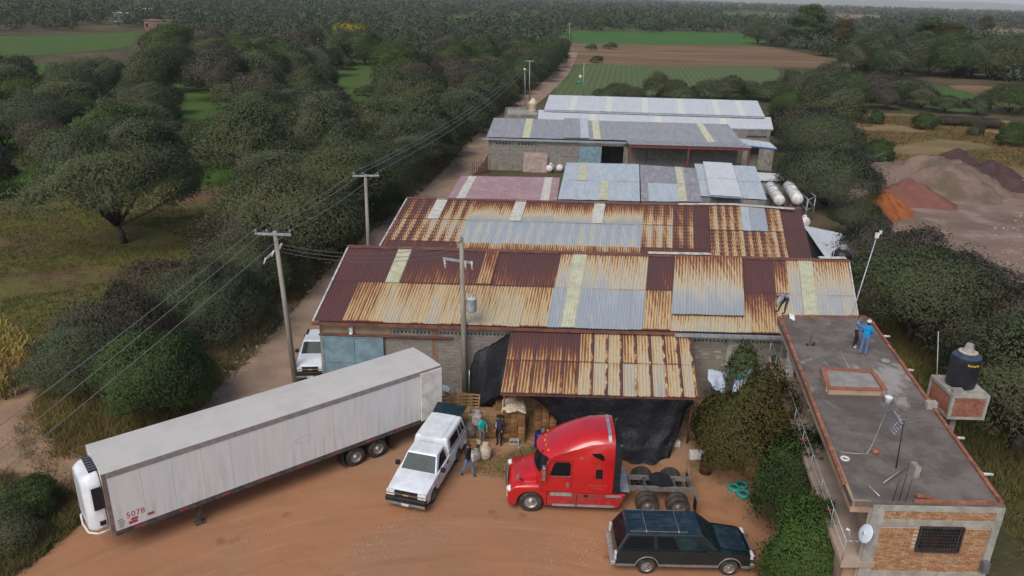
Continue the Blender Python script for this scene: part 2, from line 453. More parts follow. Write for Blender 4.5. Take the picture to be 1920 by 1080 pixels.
def smooth_path(pts, n=8, closed=False):
    pts = [Vector((p[0], p[1])) for p in pts]
    out, m = [], len(pts)
    rg = range(m if closed else m - 1)
    for i in rg:
        g = (lambda k: pts[k % m]) if closed else (lambda k: pts[max(0, min(m - 1, k))])
        p0, p1, p2, p3 = g(i - 1), g(i), g(i + 1), g(i + 2)
        for k in range(n):
            t = k / n
            out.append(.5 * ((2 * p1) + (p2 - p0) * t + (2 * p0 - 5 * p1 + 4 * p2 - p3) * t * t + (3 * p1 - p0 - 3 * p2 + p3) * t ** 3))
    if not closed: out.append(pts[-1])
    return out
def rim_attr(me, vals):
    a = me.attributes.new('rim', 'FLOAT', 'POINT')
    a.data.foreach_set('value', np.asarray(vals, dtype=np.float32))
def sheet(name, pts, z, material, fade=1.0, label=None, n=6, jit=.25):
    """flat patch of ground with a ragged rim"""
    pts = smooth_path(pts, n, True)
    if sum(a.x * b.y - b.x * a.y for a, b in zip(pts, pts[1:] + pts[:1])) < 0: pts.reverse()
    keep = [pts[0]]
    for p in pts[1:]:
        if (p - keep[-1]).length > fade * .7: keep.append(p)
    pts = keep
    m = len(pts); inner, outer = [], []
    for i in range(m):
        d = (pts[(i + 1) % m] - pts[i - 1]); d = d.normalized() if d.length else Vector((1, 0))
        nrm = Vector((-d.y, d.x)) * fade
        inner.append(pts[i] + nrm * .5)
        outer.append(pts[i] - nrm * (.5 + rnd.uniform(-1, 1) * jit))
    pts = outer
    vs = [(p.x, p.y, z) for p in pts] + [(p.x, p.y, z) for p in inner]
    fs = [(i, (i + 1) % m, (i + 1) % m + m, i + m) for i in range(m)]
    tri = geometry.tessellate_polygon([[Vector((p.x, p.y, 0)) for p in inner]])
    fs += [tuple(i + m for i in t) for t in tri]
    me = bpy.data.meshes.new(name); me.from_pydata(vs, [], fs); me.materials.append(material)
    rim_attr(me, [0] * m + [1] * m)
    bm = bmesh.new(); bm.from_mesh(me); bmesh.ops.recalc_face_normals(bm, faces=bm.faces)
    if bm.faces and sum(f.normal.z * f.calc_area() for f in bm.faces) < 0: bmesh.ops.reverse_faces(bm, faces=bm.faces)
    bm.to_mesh(me); bm.free()
    o = link(name, me)
    return tag(o, label, None, None, 'structure')
def strip(name, pts, widths, z, material, fade=.8):
    c = smooth_path(pts, 5)
    w = np.interp(np.linspace(0, 1, len(c)), np.linspace(0, 1, len(widths)), widths)
    vs, rim, fs = [], [], []
    for i, p in enumerate(c):
        d = (c[min(i + 1, len(c) - 1)] - c[max(i - 1, 0)]).normalized()
        nr = Vector((-d.y, d.x))
        for k, (q, r) in enumerate(((1, 0), (1 - fade / (w[i] / 2 + fade), 1), (0, 1), (-1 + fade / (w[i] / 2 + fade), 1), (-1, 0))):
            e = p + nr * q * (w[i] / 2 + fade)
            vs.append((e.x, e.y, z)); rim.append(r)
    for i in range(len(c) - 1):
        for k in range(4):
            fs.append((i * 5 + k, i * 5 + k + 1, (i + 1) * 5 + k + 1, (i + 1) * 5 + k))
    me = bpy.data.meshes.new(name); me.from_pydata(vs, [], fs); me.materials.append(material)
    rim_attr(me, rim)
    bm = bmesh.new(); bm.from_mesh(me)
    for f in bm.faces:
        if f.normal.z < 0: f.normal_flip()
    bm.to_mesh(me); bm.free()
    o = link(name, me)
    return tag(o, None, None, None, 'structure')

# materials of the ground
t = NT('scrub_ground'); P = t.pos()
c = t.mix(t.rng(t.noise(P, .35, 6, .65), .35, .65), (.085, .07, .036), (.05, .054, .025))
c = t.mix(t.rng(t.noise(P, .05, 4), .4, .65), c, (.11, .08, .05))
c = t.mix(t.rng(t.noise(P, 2.3, 5), .55, .75), c, (.13, .1, .055))
t.bump(t.noise(P, 3, 6), .6, .12)
MAT['scrub'] = t.fin(c, .95, 0, .1)

t = NT('yard_dirt'); P = t.pos()
c = t.mix(t.rng(t.noise(P, .16, 5, .6, .6), .35, .68), (.35, .168, .083), (.31, .163, .092))
c = t.mix(t.math('MULTIPLY', t.rng(t.noise(t.scale(P, (.7, 1.3, 1)), .5, 6, .65), .42, .7), .5), c, (.28, .14, .072))
c = t.mix(t.math('MULTIPLY', t.rng(t.noise(t.scale(P, (.35, 1.3, 1), (0, 0, .12)), .6, 6, .65), .5, .75), .35), c, (.35, .2, .12))
pb = t.noise(P, 6.5, 4, .7)
c = t.mix(t.math('MULTIPLY', t.rng(pb, .66, .74), t.math('MULTIPLY', t.rng(t.noise(P, .3, 3), .42, .62), .75)), c, (.42, .34, .27))
yy = t.n('ShaderNodeSeparateXYZ'); t.put(yy.inputs[0], P)
far = t.rng(t.math('ADD', yy.outputs[1], t.math('MULTIPLY', t.noise(P, .3, 4), 7)), 32, 42)
c = t.mix(t.math('MULTIPLY', far, .75), c, (.29, .2, .135))
wd = t.math('MULTIPLY', t.rng(t.noise(P, .42, 6, .7), .47, .6), t.math('ADD', t.math('MULTIPLY', t.rng(yy.outputs[0], 8, 14), .9), t.math('MULTIPLY', t.math('MULTIPLY', t.rng(yy.outputs[1], 30, 33.5), t.rng(yy.outputs[0], -4.5, -1.5)), .8)))
c = t.mix(wd, c, (.085, .075, .03))
cx = t.n('ShaderNodeVectorMath', operation='SUBTRACT'); t.put(cx.inputs[0], P); cx.inputs[1].default_value = (-1.0, 10.0, 0)
ln = t.n('ShaderNodeVectorMath', operation='LENGTH'); t.put(ln.inputs[0], cx.outputs[0])
cs = t.n('ShaderNodeSeparateXYZ'); t.put(cs.inputs[0], cx.outputs[0])
pol = t.n('ShaderNodeCombineXYZ'); t.put(pol.inputs[0], t.math('MULTIPLY', ln.outputs[1], 1.5)); t.put(pol.inputs[1], t.math('MULTIPLY', t.math('ARCTAN2', cs.outputs[1], cs.outputs[0]), 1.6))
rut = t.noise(pol.outputs[0], 1.3, 5, .62)
c = t.mix(t.math('MULTIPLY', t.rng(rut, .53, .68), .3), c, (.22, .108, .058))
c = t.mix(t.math('MULTIPLY', t.rng(rut, .46, .34), .25), c, (.43, .25, .155))
oil = t.math('MULTIPLY', t.rng(t.noise(P, .55, 3, .5), .66, .74), .5)
c = t.mix(oil, c, (.13, .075, .048))
t.bump(t.math('ADD', t.math('ADD', t.noise(P, 1.5, 5), t.math('MULTIPLY', pb, .5)), t.math('MULTIPLY', rut, .7)), .5, .06)
t.edge_alpha(.8, .9)
MAT['yard'] = t.fin(c, .95, 0, .12)

MAT['road'] = pm('road', (.31, .215, .15), (.235, .165, .115), .7, .95, spec=.1, bump=.4, bsc=2.5, dist=.06, c3=(.26, .2, .155), sc3=.25, f3=.6, world=True, edge=.7)
MAT['path'] = pm('path', (.31, .2, .125), (.24, .155, .098), .8, .95, spec=.1, bump=.4, bsc=3, dist=.05, c3=(.25, .18, .12), sc3=.4, f3=.5, world=True, edge=.8)
MAT['quarry'] = pm('quarry', (.23, .15, .115), (.16, .108, .082), .12, .95, spec=.1, bump=.6, bsc=1.2, dist=.2, c3=(.29, .23, .19), sc3=.3, f3=.7, world=True, edge=.8)
MAT['field_bright'] = pm('field_bright', (.045, .115, .022), (.06, .13, .03), .05, .95, spec=.1, bump=.4, bsc=1.5, dist=.2, c3=(.08, .11, .035), sc3=.02, f3=.6, world=True, edge=.5)
MAT['field_brown'] = pm('field_brown', (.18, .11, .06), (.13, .085, .048), .06, .95, spec=.1, bump=.5, bsc=.8, dist=.2, c3=(.25, .17, .1), sc3=.04, f3=.7, world=True, edge=.5, stretch=(.4, 1.6, 1))
MAT['field_dry'] = pm('field_dry', (.235, .165, .08), (.165, .118, .06), .12, .95, spec=.1, bump=.5, bsc=1.2, dist=.2, c3=(.14, .12, .05), sc3=.07, f3=.7, world=True, edge=.7, stretch=(.7, 1.4, 1))
MAT['meadow'] = pm('meadow', (.05, .105, .02), (.075, .11, .03), .2, .95, spec=.1, bump=.5, bsc=2, dist=.15, c3=(.1, .095, .04), sc3=.1, f3=.6, world=True, edge=.7)
t = NT('field_rows'); P = t.pos()
sx = t.n('ShaderNodeSeparateXYZ'); t.put(sx.inputs[0], t.scale(P, 1.0, (0, 0, .13)))
rows = t.math('SINE', t.math('MULTIPLY', sx.outputs[0], 2 * math.pi / 1.6))
c = t.mix(t.math('MULTIPLY', t.rng(t.math('ADD', rows, t.math('MULTIPLY', t.noise(P, .4, 4), .8)), .2, 1.2), .75), (.07, .115, .038), (.15, .13, .07))
c = t.mix(t.rng(t.noise(P, .06, 4), .4, .7), c, (.085, .12, .045))
t.edge_alpha(.5)
MAT['field_rows'] = t.fin(c, .95, 0, .1)
t = NT('weedy_field'); P = t.pos()
fur = t.noise(t.scale(P, (.35, 3.2, 1), (0, 0, -.1)), .7, 5, .6)
c = t.mix(t.rng(fur, .38, .62), (.125, .072, .048), (.078, .05, .033))
c = t.mix(t.math('MULTIPLY', t.rng(t.noise(P, .13, 5, .65), .36, .54), .85), c, (.115, .112, .03))
c = t.mix(t.math('MULTIPLY', t.rng(t.noise(P, .09, 3), .6, .72), .7), c, (.19, .09, .045))
t.bump(fur, .6, .15)
t.edge_alpha(.7)
MAT['weedy'] = t.fin(c, .95, 0, .1)

# the base sheet reaches the horizon
g = MB()
xs = [-9000, -2500, -700, -250, -90, -40, 0, 40, 90, 250, 700, 2500, 9000]
ys = [-60, 20, 60, 120, 250, 500, 1000, 2500, 6000, 12500]
vs = [(x, y, 0) for y in ys for x in xs]
fs = [(j * 13 + i, j * 13 + i + 1, (j + 1) * 13 + i + 1, (j + 1) * 13 + i) for j in range(len(ys) - 1) for i in range(12)]
g.add(vs, fs)
ground = g.build('ground', MAT['scrub']); tag(ground, kind='structure')

def poly(*uv): return [at(u, v).xy for u, v in uv]
ROAD = [at(*p).xy for p in ((440, 800), (492, 730), (536, 680), (594, 600), (690, 480), (815, 370), (872, 310), (906, 266), (962, 214), (1005, 180), (1050, 139), (1069, 108), (1072, 98))]
sheet('yard', [(-27, 8), (-22, 20)] + poly((-60, 1140), (60, 1060), (150, 985), (185, 930), (270, 850), (345, 795), (420, 745), (505, 700), (600, 705)) + [(-11, 41), (2, 41), (15, 41), (16, 33), (14, 24), (15, 8)], .012, MAT['yard'], 1.6, n=5)
strip('dirt_road', ROAD, [4.4, 4.2, 3.6, 3.2, 3.2, 3.2, 3.2, 3.4, 3.6, 3.6, 3.6, 3.6, 3.6], .046, MAT['road'], 1.1)
strip('path', poly((190, 955), (150, 918), (85, 885), (35, 850), (22, 815), (45, 775), (90, 735), (160, 690)), [3.2, 3.0, 3.2, 3.2, 2.2], .052, MAT['path'], 1.3)
sheet('field', poly((-160, 400), (60, 372), (300, 345), (480, 350), (585, 430), (540, 500), (440, 545), (330, 580), (120, 625), (-40, 660), (-260, 690)), .010, MAT['weedy'], 3)
sheet('field', poly((1072, 58), (1240, 58), (1405, 64), (1425, 84), (1250, 83), (1062, 80)), .03, MAT['field_bright'], 6)
sheet('field', poly((1070, 82), (1250, 84), (1420, 87), (1500, 98), (1600, 122), (1480, 128), (1300, 126), (1072, 122)), .02, MAT['field_brown'], 5)
sheet('field', poly((1085, 122), (1240, 125), (1450, 128), (1440, 165), (1400, 200), (1200, 190), (1040, 185)), .03, MAT['field_rows'], 4)
sheet('field', poly((1150, 40), (1255, 42), (1255, 52), (1130, 50)), .03, MAT['field_bright'], 8)
sheet('field', poly((1350, 24), (1478, 26), (1490, 44), (1345, 36)), .03, MAT['meadow'], 10)
sheet('field', poly((600, 28), (1000, 30), (1010, 40), (760, 46)), .03, MAT['meadow'], 12)
sheet('field', poly((1560, 27), (1650, 30), (1655, 44), (1560, 42)), .03, MAT['field_dry'], 14)
sheet('field', poly((1800, 52), (2000, 60), (2000, 82), (1840, 72)), .03, MAT['field_dry'], 8)
sheet('meadow', poly((-80, 72), (120, 66), (285, 60), (250, 84), (150, 98), (-80, 108)), .03, MAT['meadow'], 6)
sheet('meadow', poly((-100, 130), (250, 118), (560, 112), (720, 118), (760, 190), (640, 280), (470, 345), (250, 340), (-100, 350)), .014, MAT['meadow'], 8)
sheet('meadow', poly((600, 140), (712, 136), (725, 190), (640, 192)), .03, MAT['meadow'], 3)
sheet('meadow', poly((300, 195), (390, 188), (450, 215), (440, 250), (330, 250)), .03, MAT['meadow'], 3)
sheet('meadow', poly((300, 292), (400, 290), (400, 325), (310, 325)), .03, MAT['meadow'], 2.5)
sheet('meadow', poly((-60, 290), (60, 285), (60, 330), (-60, 335)), .03, MAT['meadow'], 2.5)
sheet('meadow', poly((1735, 165), (1810, 172), (1870, 205), (1750, 205)), .03, MAT['meadow'], 3)
sheet('field', poly((1575, 218), (1700, 214), (1830, 224), (2020, 240), (2040, 345), (1900, 340), (1760, 325), (1640, 322), (1570, 262)), .012, MAT['field_dry'], 4)
sheet('field', poly((1780, 160), (2000, 175), (2020, 218), (1900, 205)), .024, MAT['field_brown'], 5)
sheet('quarry_floor', poly((1600, 330), (1660, 318), (1760, 325), (1880, 325), (2040, 335), (2060, 640), (1900, 600), (1860, 520), (1760, 460), (1640, 440), (1580, 410)), .016, MAT['quarry'], 3)

# far hills
def hills(name, y, x0, x1, h, seed, material, depth=1500):
    n = 60
    r = np.random.default_rng(seed); vs, fs = [], []
    ph = r.uniform(0, 6.28, 8)
    for i in range(n + 1):
        x = x0 + (x1 - x0) * i / n
        k = i / n
        hh = h * (.55 + .25 * math.sin(5 * k + ph[0]) + .12 * math.sin(13 * k + ph[1]) + .07 * math.sin(31 * k + ph[2])) * min(1, 6 * k, 6 * (1 - k))
        vs += [(x, y - depth, -.5), (x, y - depth * .4, max(hh, 0) * .6), (x, y, max(hh, 0)), (x, y + depth, -.5)]
    for i in range(n):
        fs += [(i * 4 + k, (i + 1) * 4 + k, (i + 1) * 4 + k + 1, i * 4 + k + 1) for k in range(3)]
    b = MB(); b.add(vs, fs, True)
    return tag(b.build(name, material), kind='structure')
MAT['hill'] = pm('hill', (.07, .075, .05), (.12, .095, .065), .004, .95, spec=.1, world=True)
MAT['plain_pale'] = pm('plain_pale', (.36, .24, .17), (.2, .17, .11), .006, .95, spec=.1, world=True, edge=.5)
hills('hill', 10500, 2500, 9500, 88, 3, MAT['hill'])
hills('hill', 9000, 5000, 11000, 50, 5, MAT['hill'])
hills('hill', 11500, -3500, 4500, 60, 8, MAT['hill'])
sheet('plain', [(1300, 4200), (3600, 4000), (5600, 5200), (3900, 7000), (1800, 6500)], .06, MAT['plain_pale'], 250)

# heaps of earth: radial height fields
def heap(name, label, c, rx, ry, h, seed, material, rz=0.0, sharp=1.25, group=None, lump=.12):
    n, m = 72, 26
    r = np.random.default_rng(seed); ph = r.uniform(0, 6.28, 12)
    def bumpy(x, y): return sum(math.sin(x * f1 + y * f2 + ph[k]) / (1.5 + k) for k, (f1, f2) in enumerate(((1.1, .6), (-.9, 1.4), (2.3, -1.1), (1.3, 2.9), (3.9, 1.7), (-3.1, 4.2))))
    vs, fs = [(0, 0, h * (1 + lump * .3 * bumpy(0, 0)))], []
    for j in range(1, m + 1):
        q = j / m
        for i in range(n):
            a = 2 * math.pi * i / n
            e = 1 + .14 * math.sin(3 * a + ph[6]) + .08 * math.sin(7 * a + ph[7])
            x, y = rx * q * e * math.cos(a), ry * q * e * math.sin(a)
            z = h * max(0, 1 - q ** sharp) + h * lump * bumpy(x, y) * (1 - q) * min(1, 3 * q)
            z += h * .10 * mnoise.fractal(Vector((x * .9, y * .9, seed * 3.1)), .8, 2.1, 5) * min(1, 2.2 * (1 - q) + .15)
            vs.append((x, y, max(z, 0) if j < m else -.05))
    for i in range(n): fs.append((0, 1 + i, 1 + (i + 1) % n))
    for j in range(m - 1):
        for i in range(n):
            a, b2 = 1 + j * n + i, 1 + j * n + (i + 1) % n
            fs.append((a, a + n, b2 + n, b2))
    b = MB(); b.add(vs, fs, True)
    o = b.build(name, material); o.location = (c[0], c[1], 0); o.rotation_euler = (0, 0, rz)
    return tag(o, label, 'mound', group)
MAT['earth_grey'] = pm('earth_grey', (.19, .135, .105), (.13, .092, .072), .35, .95, spec=.1, bump=.8, bsc=1.2, dist=.25, c3=(.1, .085, .05), sc3=.35, f3=.6, world=True)
MAT['earth_orange'] = pm('earth_orange', (.33, .105, .034), (.22, .075, .03), .8, .95, spec=.1, bump=.5, bsc=3, dist=.1, world=True)
MAT['earth_maroon'] = pm('earth_maroon', (.19, .082, .062), (.15, .07, .055), .7, .95, spec=.1, bump=.5, bsc=3, dist=.1, world=True)
MAT['earth_dark'] = pm('earth_dark', (.08, .05, .044), (.06, .038, .034), .8, .95, spec=.1, bump=.5, bsc=3, dist=.1, world=True)
heap('earth_mound', 'large lumpy grey brown earth mound in the excavated ground', at(1745, 352).xy, 10.2, 6.4, 4.0, 1, MAT['earth_grey'], -.35, 1.5, lump=.16)
heap('earth_mound', 'bright orange soil heap beside the grey trees', at(1646, 400).xy, 3.9, 3.2, 2.5, 2, MAT['earth_orange'], .1, 1.25, lump=.08)
heap('earth_mound', 'maroon soil heap leaning on the large grey mound', at(1700, 378).xy, 5.2, 3.6, 2.7, 3, MAT['earth_maroon'], -.2, 1.15, lump=.05)
heap('earth_mound', 'dark soil heap farthest behind the grey mound', at(1790, 314).xy, 4.6, 3.4, 2.7, 4, MAT['earth_dark'], 0, 1.1, 'dark soil heaps', .05)
heap('earth_mound', 'dark soil heap in the middle of the three dark heaps', at(1852, 328).xy, 4.2, 3.0, 2.2, 5, MAT['earth_dark'], 0, 1.1, 'dark soil heaps', .05)
heap('earth_mound', 'low dark soil heap at the right foot of the grey mound', at(1880, 352).xy, 4.4, 3.0, 2.1, 6, MAT['earth_dark'], -.2, 1.1, 'dark soil heaps', .05)

# ================================================================== VEGETATION
def leaf_quads(centers, normals_up, size, elong, r, soft=None):
    """one bent-less quad per centre, random orientation"""
    n = len(centers)
    a = r.normal(size=(n, 3)); a /= np.linalg.norm(a, axis=1)[:, None]
    b = r.normal(size=(n, 3)); b[:, 2] += normals_up
    b -= a * (a * b).sum(1)[:, None]; b /= (np.linalg.norm(b, axis=1)[:, None] + 1e-9)
    c = np.cross(a, b)
    s = size * r.uniform(.6, 1.35, n)[:, None]
    u, w = a * s * elong * .5, c * s * .5
    if soft is not None:
        g = np.cross(u, w); flip = (g * soft).sum(1) < 0
        w[flip] *= -1
    v = np.stack([centers - u, centers - w * .8, centers + u, centers + w * .8], 1).reshape(-1, 3)
    f = np.arange(n * 4).reshape(n, 4)
    return v, f
def soft_normals(me, nrm, k=4):
    """foliage shades by the side of the crown it sits on, not by each leaf's own tilt"""
    a = me.attributes.new('custom_normal', 'FLOAT_VECTOR', 'POINT')
    a.data.foreach_set('vector', np.repeat(nrm, k, 0).astype(np.float32).ravel())
    me.update()
    return me
def crown_points(r, blobs, n, shell=.55):
    w = np.array([b[3] * b[4] * b[5] for b in blobs]) ** .75
    k = r.choice(len(blobs), n, p=w / w.sum())
    B = np.array(blobs)[k]
    d = r.normal(size=(n, 3)); d /= np.linalg.norm(d, axis=1)[:, None]
    q = r.uniform(shell ** 3, 1, n) ** (1 / 3)
    q *= np.where(r.random(n) < .12, r.uniform(1, 1.28, n), 1)
    return B[:, :3] + d * B[:, 3:6] * q[:, None], d
def make_tree(name, seed, h, rx, crown_base, nblob, nleaf, leaf, elong, kind='dome', trunk_r=.22, limbs=6):
    """returns (trunk mesh builder, crown verts, faces): unit is metres, base at the origin"""
    r = np.random.default_rng(seed)
    blobs = []
    for i in range(nblob):
        if kind == 'dome':
            a = r.uniform(0, 6.28); q = math.sqrt(r.uniform(0, 1)) * .82
            x, y = rx * q * math.cos(a), rx * q * math.sin(a)
            top = h - .55 * (h - crown_base) * q ** 2.2
            z = top - r.uniform(.06, .55) * (h - crown_base) * (1 - .35 * q)
            br = rx * r.uniform(.15, .30)
            blobs.append((x, y, max(z, crown_base * .8), br, br, br * r.uniform(.5, .75)))
        elif kind == 'tall':
            z = r.uniform(crown_base, h * .95); k = (z - crown_base) / (h - crown_base)
            q = math.sqrt(r.uniform(0, 1)) * (1 - .75 * k ** 1.6) * (.5 + .5 * min(1, 4 * k + .3))
            a = r.uniform(0, 6.28); br = rx * r.uniform(.18, .36)
            blobs.append((rx * q * math.cos(a), rx * q * math.sin(a), z, br, br, br * .8))
        else:                                                     # bush: foliage to the ground
            a = r.uniform(0, 6.28); q = math.sqrt(r.uniform(0, 1)) * .85
            z = r.uniform(.08, .95) * h * math.sqrt(max(.05, 1 - q * q))
            br = rx * r.uniform(.2, .36)
            blobs.append((rx * q * math.cos(a), rx * q * math.sin(a), max(z, .25 * h * .5), br, br, br * .8))
    if kind == 'tall':
        pts, dirs = crown_points(r, blobs, nleaf, .35)
        cz = np.array([0, 0, crown_base + .25 * (h - crown_base)])
        ax = np.array([rx, rx, h - cz[2]])
    else:
        # a soft uneven dome of fine foliage with small tufts on it
        cb = crown_base if kind == 'dome' else .04 * h
        zc = cb + .36 * (h - cb); cz = np.array([0, 0, zc])
        W = r.normal(size=(7, 3)) * np.array([[1.6], [2.2], [2.6], [3.4], [4.2], [5.5], [6.5]]); ph = r.uniform(0, 6.28, 7)
        amp = np.array([.11, .10, .09, .07, .06, .045, .04])
        def shell(n, qq):
            d = r.normal(size=(n, 3)); d[:, 2] = np.where(d[:, 2] < -.3, np.abs(d[:, 2]), d[:, 2]); d /= np.linalg.norm(d, axis=1)[:, None]
            f = 1 + (np.sin(d @ W.T + ph) * amp).sum(1) * (1.55 if kind == 'bush' else 1.2)
            axs = np.where(d[:, 2:3] > 0, np.array([[rx, rx, h - zc]]), np.array([[rx, rx, zc - cb]]))
            return cz + d * axs * (f * qq)[:, None], d
        n1 = int(nleaf * .68)
        q = 1 - np.abs(r.normal(0, .11, n1)); q = np.where(r.random(n1) < .14, r.uniform(.35, 1, n1), q); q = np.where(r.random(n1) < .09, r.uniform(1, 1.16, n1), q)
        p1, d1 = shell(n1, q)
        nt_ = nblob * 3; tc, td = shell(nt_, r.uniform(.8, .97, nt_)); tr_r = rx * r.uniform(.07, .17, nt_)
        k = r.integers(0, nt_, nleaf - n1); g = r.normal(size=(nleaf - n1, 3)) * .55
        p2 = tc[k] + g * (tr_r[k] * r.uniform(.8, 1.2, nleaf - n1))[:, None] * np.array([1, 1, .75])
        pts = np.concatenate([p1, p2]); dirs = np.concatenate([d1, g])
        ax = np.array([rx, rx, h - zc])
    pts[:, 2] = np.maximum(pts[:, 2], .05)
    outw = (pts - cz) / ax; outw /= (np.linalg.norm(outw, axis=1)[:, None] + 1e-6)
    nrm = outw * .85 + dirs * .3 + r.normal(size=pts.shape) * .13 + np.array([0, 0, .12]); nrm /= np.linalg.norm(nrm, axis=1)[:, None]
    v, f = leaf_quads(pts, .5, leaf, elong, r, nrm)
    T = MB()
    fork = crown_base * (.55 if kind == 'dome' else 1) if kind != 'bush' else .3
    lean = r.uniform(-.15, .15, 2)
    f0 = Vector((lean[0] * fork, lean[1] * fork, fork))
    T.tube([(0, 0, -.1), (lean[0] * fork * .4, lean[1] * fork * .3, fork * .5), f0], [trunk_r * 1.25, trunk_r, trunk_r * .85], 7)
    order = r.permutation(len(blobs))[:limbs]
    for k in order:
        b = Vector(blobs[k][:3])
        mid = f0.lerp(b, .5) + Vector((r.uniform(-.3, .3), r.uniform(-.3, .3), r.uniform(-.1, .45) * rx * .25))
        T.tube([f0, mid, b], [trunk_r * .62, trunk_r * .38, trunk_r * .12], 5)
        for _ in range(3):
            e = mid.lerp(b, r.uniform(0, 1)); q = e + Vector((r.normal(), r.normal(), abs(r.normal()) * .8)) * rx * .22
            T.tube([e, e.lerp(q, .5) + Vector((0, 0, .08)), q], [trunk_r * .2, trunk_r * .13, trunk_r * .05], 4)
    return T, v, f, nrm
PROTO = {}
def proto(key, leafmat, **kw):
    T, v, f, nrm = make_tree(key, **kw)
    PROTO[key] = (T.mesh('trunk', MAT['bark']), soft_normals(np_mesh('crown', v, f, MAT[leafmat]), nrm))
for i in range(3):
    proto('near%d' % i, 'leaf_mesquite', seed=20 + i, h=6, rx=4.4, crown_base=2.0, nblob=60, nleaf=36000, leaf=.08, elong=2.4, trunk_r=.24, limbs=14)
proto('lone', 'leaf_mesquite', seed=27, h=6, rx=4.6, crown_base=2.0, nblob=60, nleaf=30000, leaf=.08, elong=2.4, trunk_r=.2, limbs=16)
proto('nearbush0', 'leaf_green', seed=31, h=5, rx=4.2, crown_base=1, nblob=60, nleaf=52000, leaf=.08, elong=2.4, kind='bush', trunk_r=.2, limbs=10)
proto('nearbush1', 'leaf_mesquite', seed=32, h=5, rx=4.2, crown_base=1, nblob=60, nleaf=52000, leaf=.08, elong=2.4, kind='bush', trunk_r=.2, limbs=10)
proto('neardry', 'leaf_dry', seed=33, h=5, rx=4.0, crown_base=1.0, nblob=50, nleaf=26000, leaf=.07, elong=3.0, kind='bush', trunk_r=.16, limbs=16)
for i in range(4):
    proto('mid%d' % i, ('leaf_mesquite', 'leaf_mesquite', 'leaf_green', 'leaf_dry')[i], seed=40 + i, h=6, rx=4.2, crown_base=.75, nblob=34, nleaf=20000, leaf=.13, elong=2.0, trunk_r=.2, limbs=6)
for i in range(2):
    proto('midbush%d' % i, ('leaf_mesquite', 'leaf_green')[i], seed=50 + i, h=4.5, rx=3.8, crown_base=1, nblob=32, nleaf=18000, leaf=.13, elong=2.0, kind='bush', trunk_r=.16, limbs=5)
for i in range(2):
    proto('tall%d' % i, ('leaf_green', 'leaf_olive')[i], seed=60 + i, h=18, rx=5.5, crown_base=4.5, nblob=90, nleaf=24000, leaf=.26, elong=1.7, kind='tall', trunk_r=.42, limbs=9)
proto('citrus0', 'leaf_citrus', seed=70, h=5, rx=2.8, crown_base=.35, nblob=70, nleaf=32000, leaf=.085, elong=2.0, kind='dome', trunk_r=.14, limbs=8)
proto('citrus1', 'leaf_citrus_bright', seed=71, h=5, rx=2.8, crown_base=.35, nblob=70, nleaf=32000, leaf=.085, elong=2.0, kind='dome', trunk_r=.14, limbs=8)
proto('olive', 'leaf_olive', seed=72, h=4.6, rx=3.3, crown_base=1.1, nblob=70, nleaf=30000, leaf=.085, elong=2.0, kind='bush', trunk_r=.14, limbs=8)
proto('sapling', 'leaf_green', seed=75, h=4.0, rx=.85, crown_base=1.3, nblob=20, nleaf=2600, leaf=.08, elong=2.2, trunk_r=.05, limbs=6)
proto('yellow', 'leaf_yellow', seed=73, h=9, rx=4.5, crown_base=2.5, nblob=26, nleaf=3500, leaf=.45, elong=1.3, trunk_r=.25, limbs=5)

def tree(name, key, xy, sx=1.0, sz=None, rz=None, label='', group=None, cat='tree'):
    tm, cm = PROTO[key]
    root = thing(name, label, cat, (xy[0], xy[1], 0), rnd.uniform(0, 6.28) if rz is None else rz, group)
    root.scale = (sx, sx, sz or sx)
    link('trunk', tm, root); link('crown', cm, root)
    return root
def inside(p, pl):
    c, j = False, len(pl) - 1
    for i in range(len(pl)):
        a, b = pl[i], pl[j]
        if (a[1] > p[1]) != (b[1] > p[1]) and p[0] < (b[0] - a[0]) * (p[1] - a[1]) / (b[1] - a[1]) + a[0]: c = not c
        j = i
    return c
road_y = np.array([p.y for p in ROAD]); road_x = np.array([p.x for p in ROAD])
def rx_at(Y): return float(np.interp(Y, road_y, road_x))

ORD = ('first', 'second', 'third', 'fourth', 'fifth', 'sixth', 'seventh', 'eighth', 'ninth', 'tenth', 'eleventh', 'twelfth', 'thirteenth', 'fourteenth', 'fifteenth', 'sixteenth', 'seventeenth', 'eighteenth', 'nineteenth', 'twentieth')
def nth(i): return ORD[i] if i < 20 else 'twenty-' + ORD[i - 20]
# named trees near the camera
tree('mesquite_tree', 'lone', at(232, 456).xy, 1.55, 1.45, .5, 'broad mesquite standing alone in the weedy field, its forked trunk visible')
tree('mesquite_tree', 'near1', at(60, 285).xy, 1.4, 1.15, 1.0, 'grey mesquite at the left edge behind the lone field tree')
tree('roadside_bush', 'nearbush0', at(292, 770).xy, .78, 1.0, .2, 'large green bush behind the white trailer roof', cat='bush')
tree('roadside_bush', 'nearbush1', at(172, 722).xy, .62, .8, 1.4, 'rounded green bush beside the fork of the small path', cat='bush')
tree('roadside_bush', 'neardry', at(235, 690).xy, .75, 1.0, 2.0, 'bare greyish shrub between the two big green bushes', cat='bush')
tree('roadside_bush', 'nearbush1', at(402, 630).xy, .72, .85, 3.0, 'grey green bush on the verge left of the parked white pickup', cat='bush')
tree('roadside_bush', 'neardry', at(345, 600).xy, .85, .85, .7, 'thin dry grey shrub at the edge of the weedy field', cat='bush')
tree('roadside_bush', 'nearbush1', at(482, 556).xy, .74, .85, 4.0, 'dense bush left of the road, under the crossarm of the nearest pole', cat='bush')
tree('roadside_bush', 'neardry', at(470, 520).xy, 1.0, 1.0, 5.0, 'pale dry shrub under the cables on the field side', cat='bush')
tree('roadside_bush', 'nearbush0', at(570, 470).xy, .95, 1.05, 5.5, 'dark bush left of the road, opposite the front warehouse roof', cat='bush')
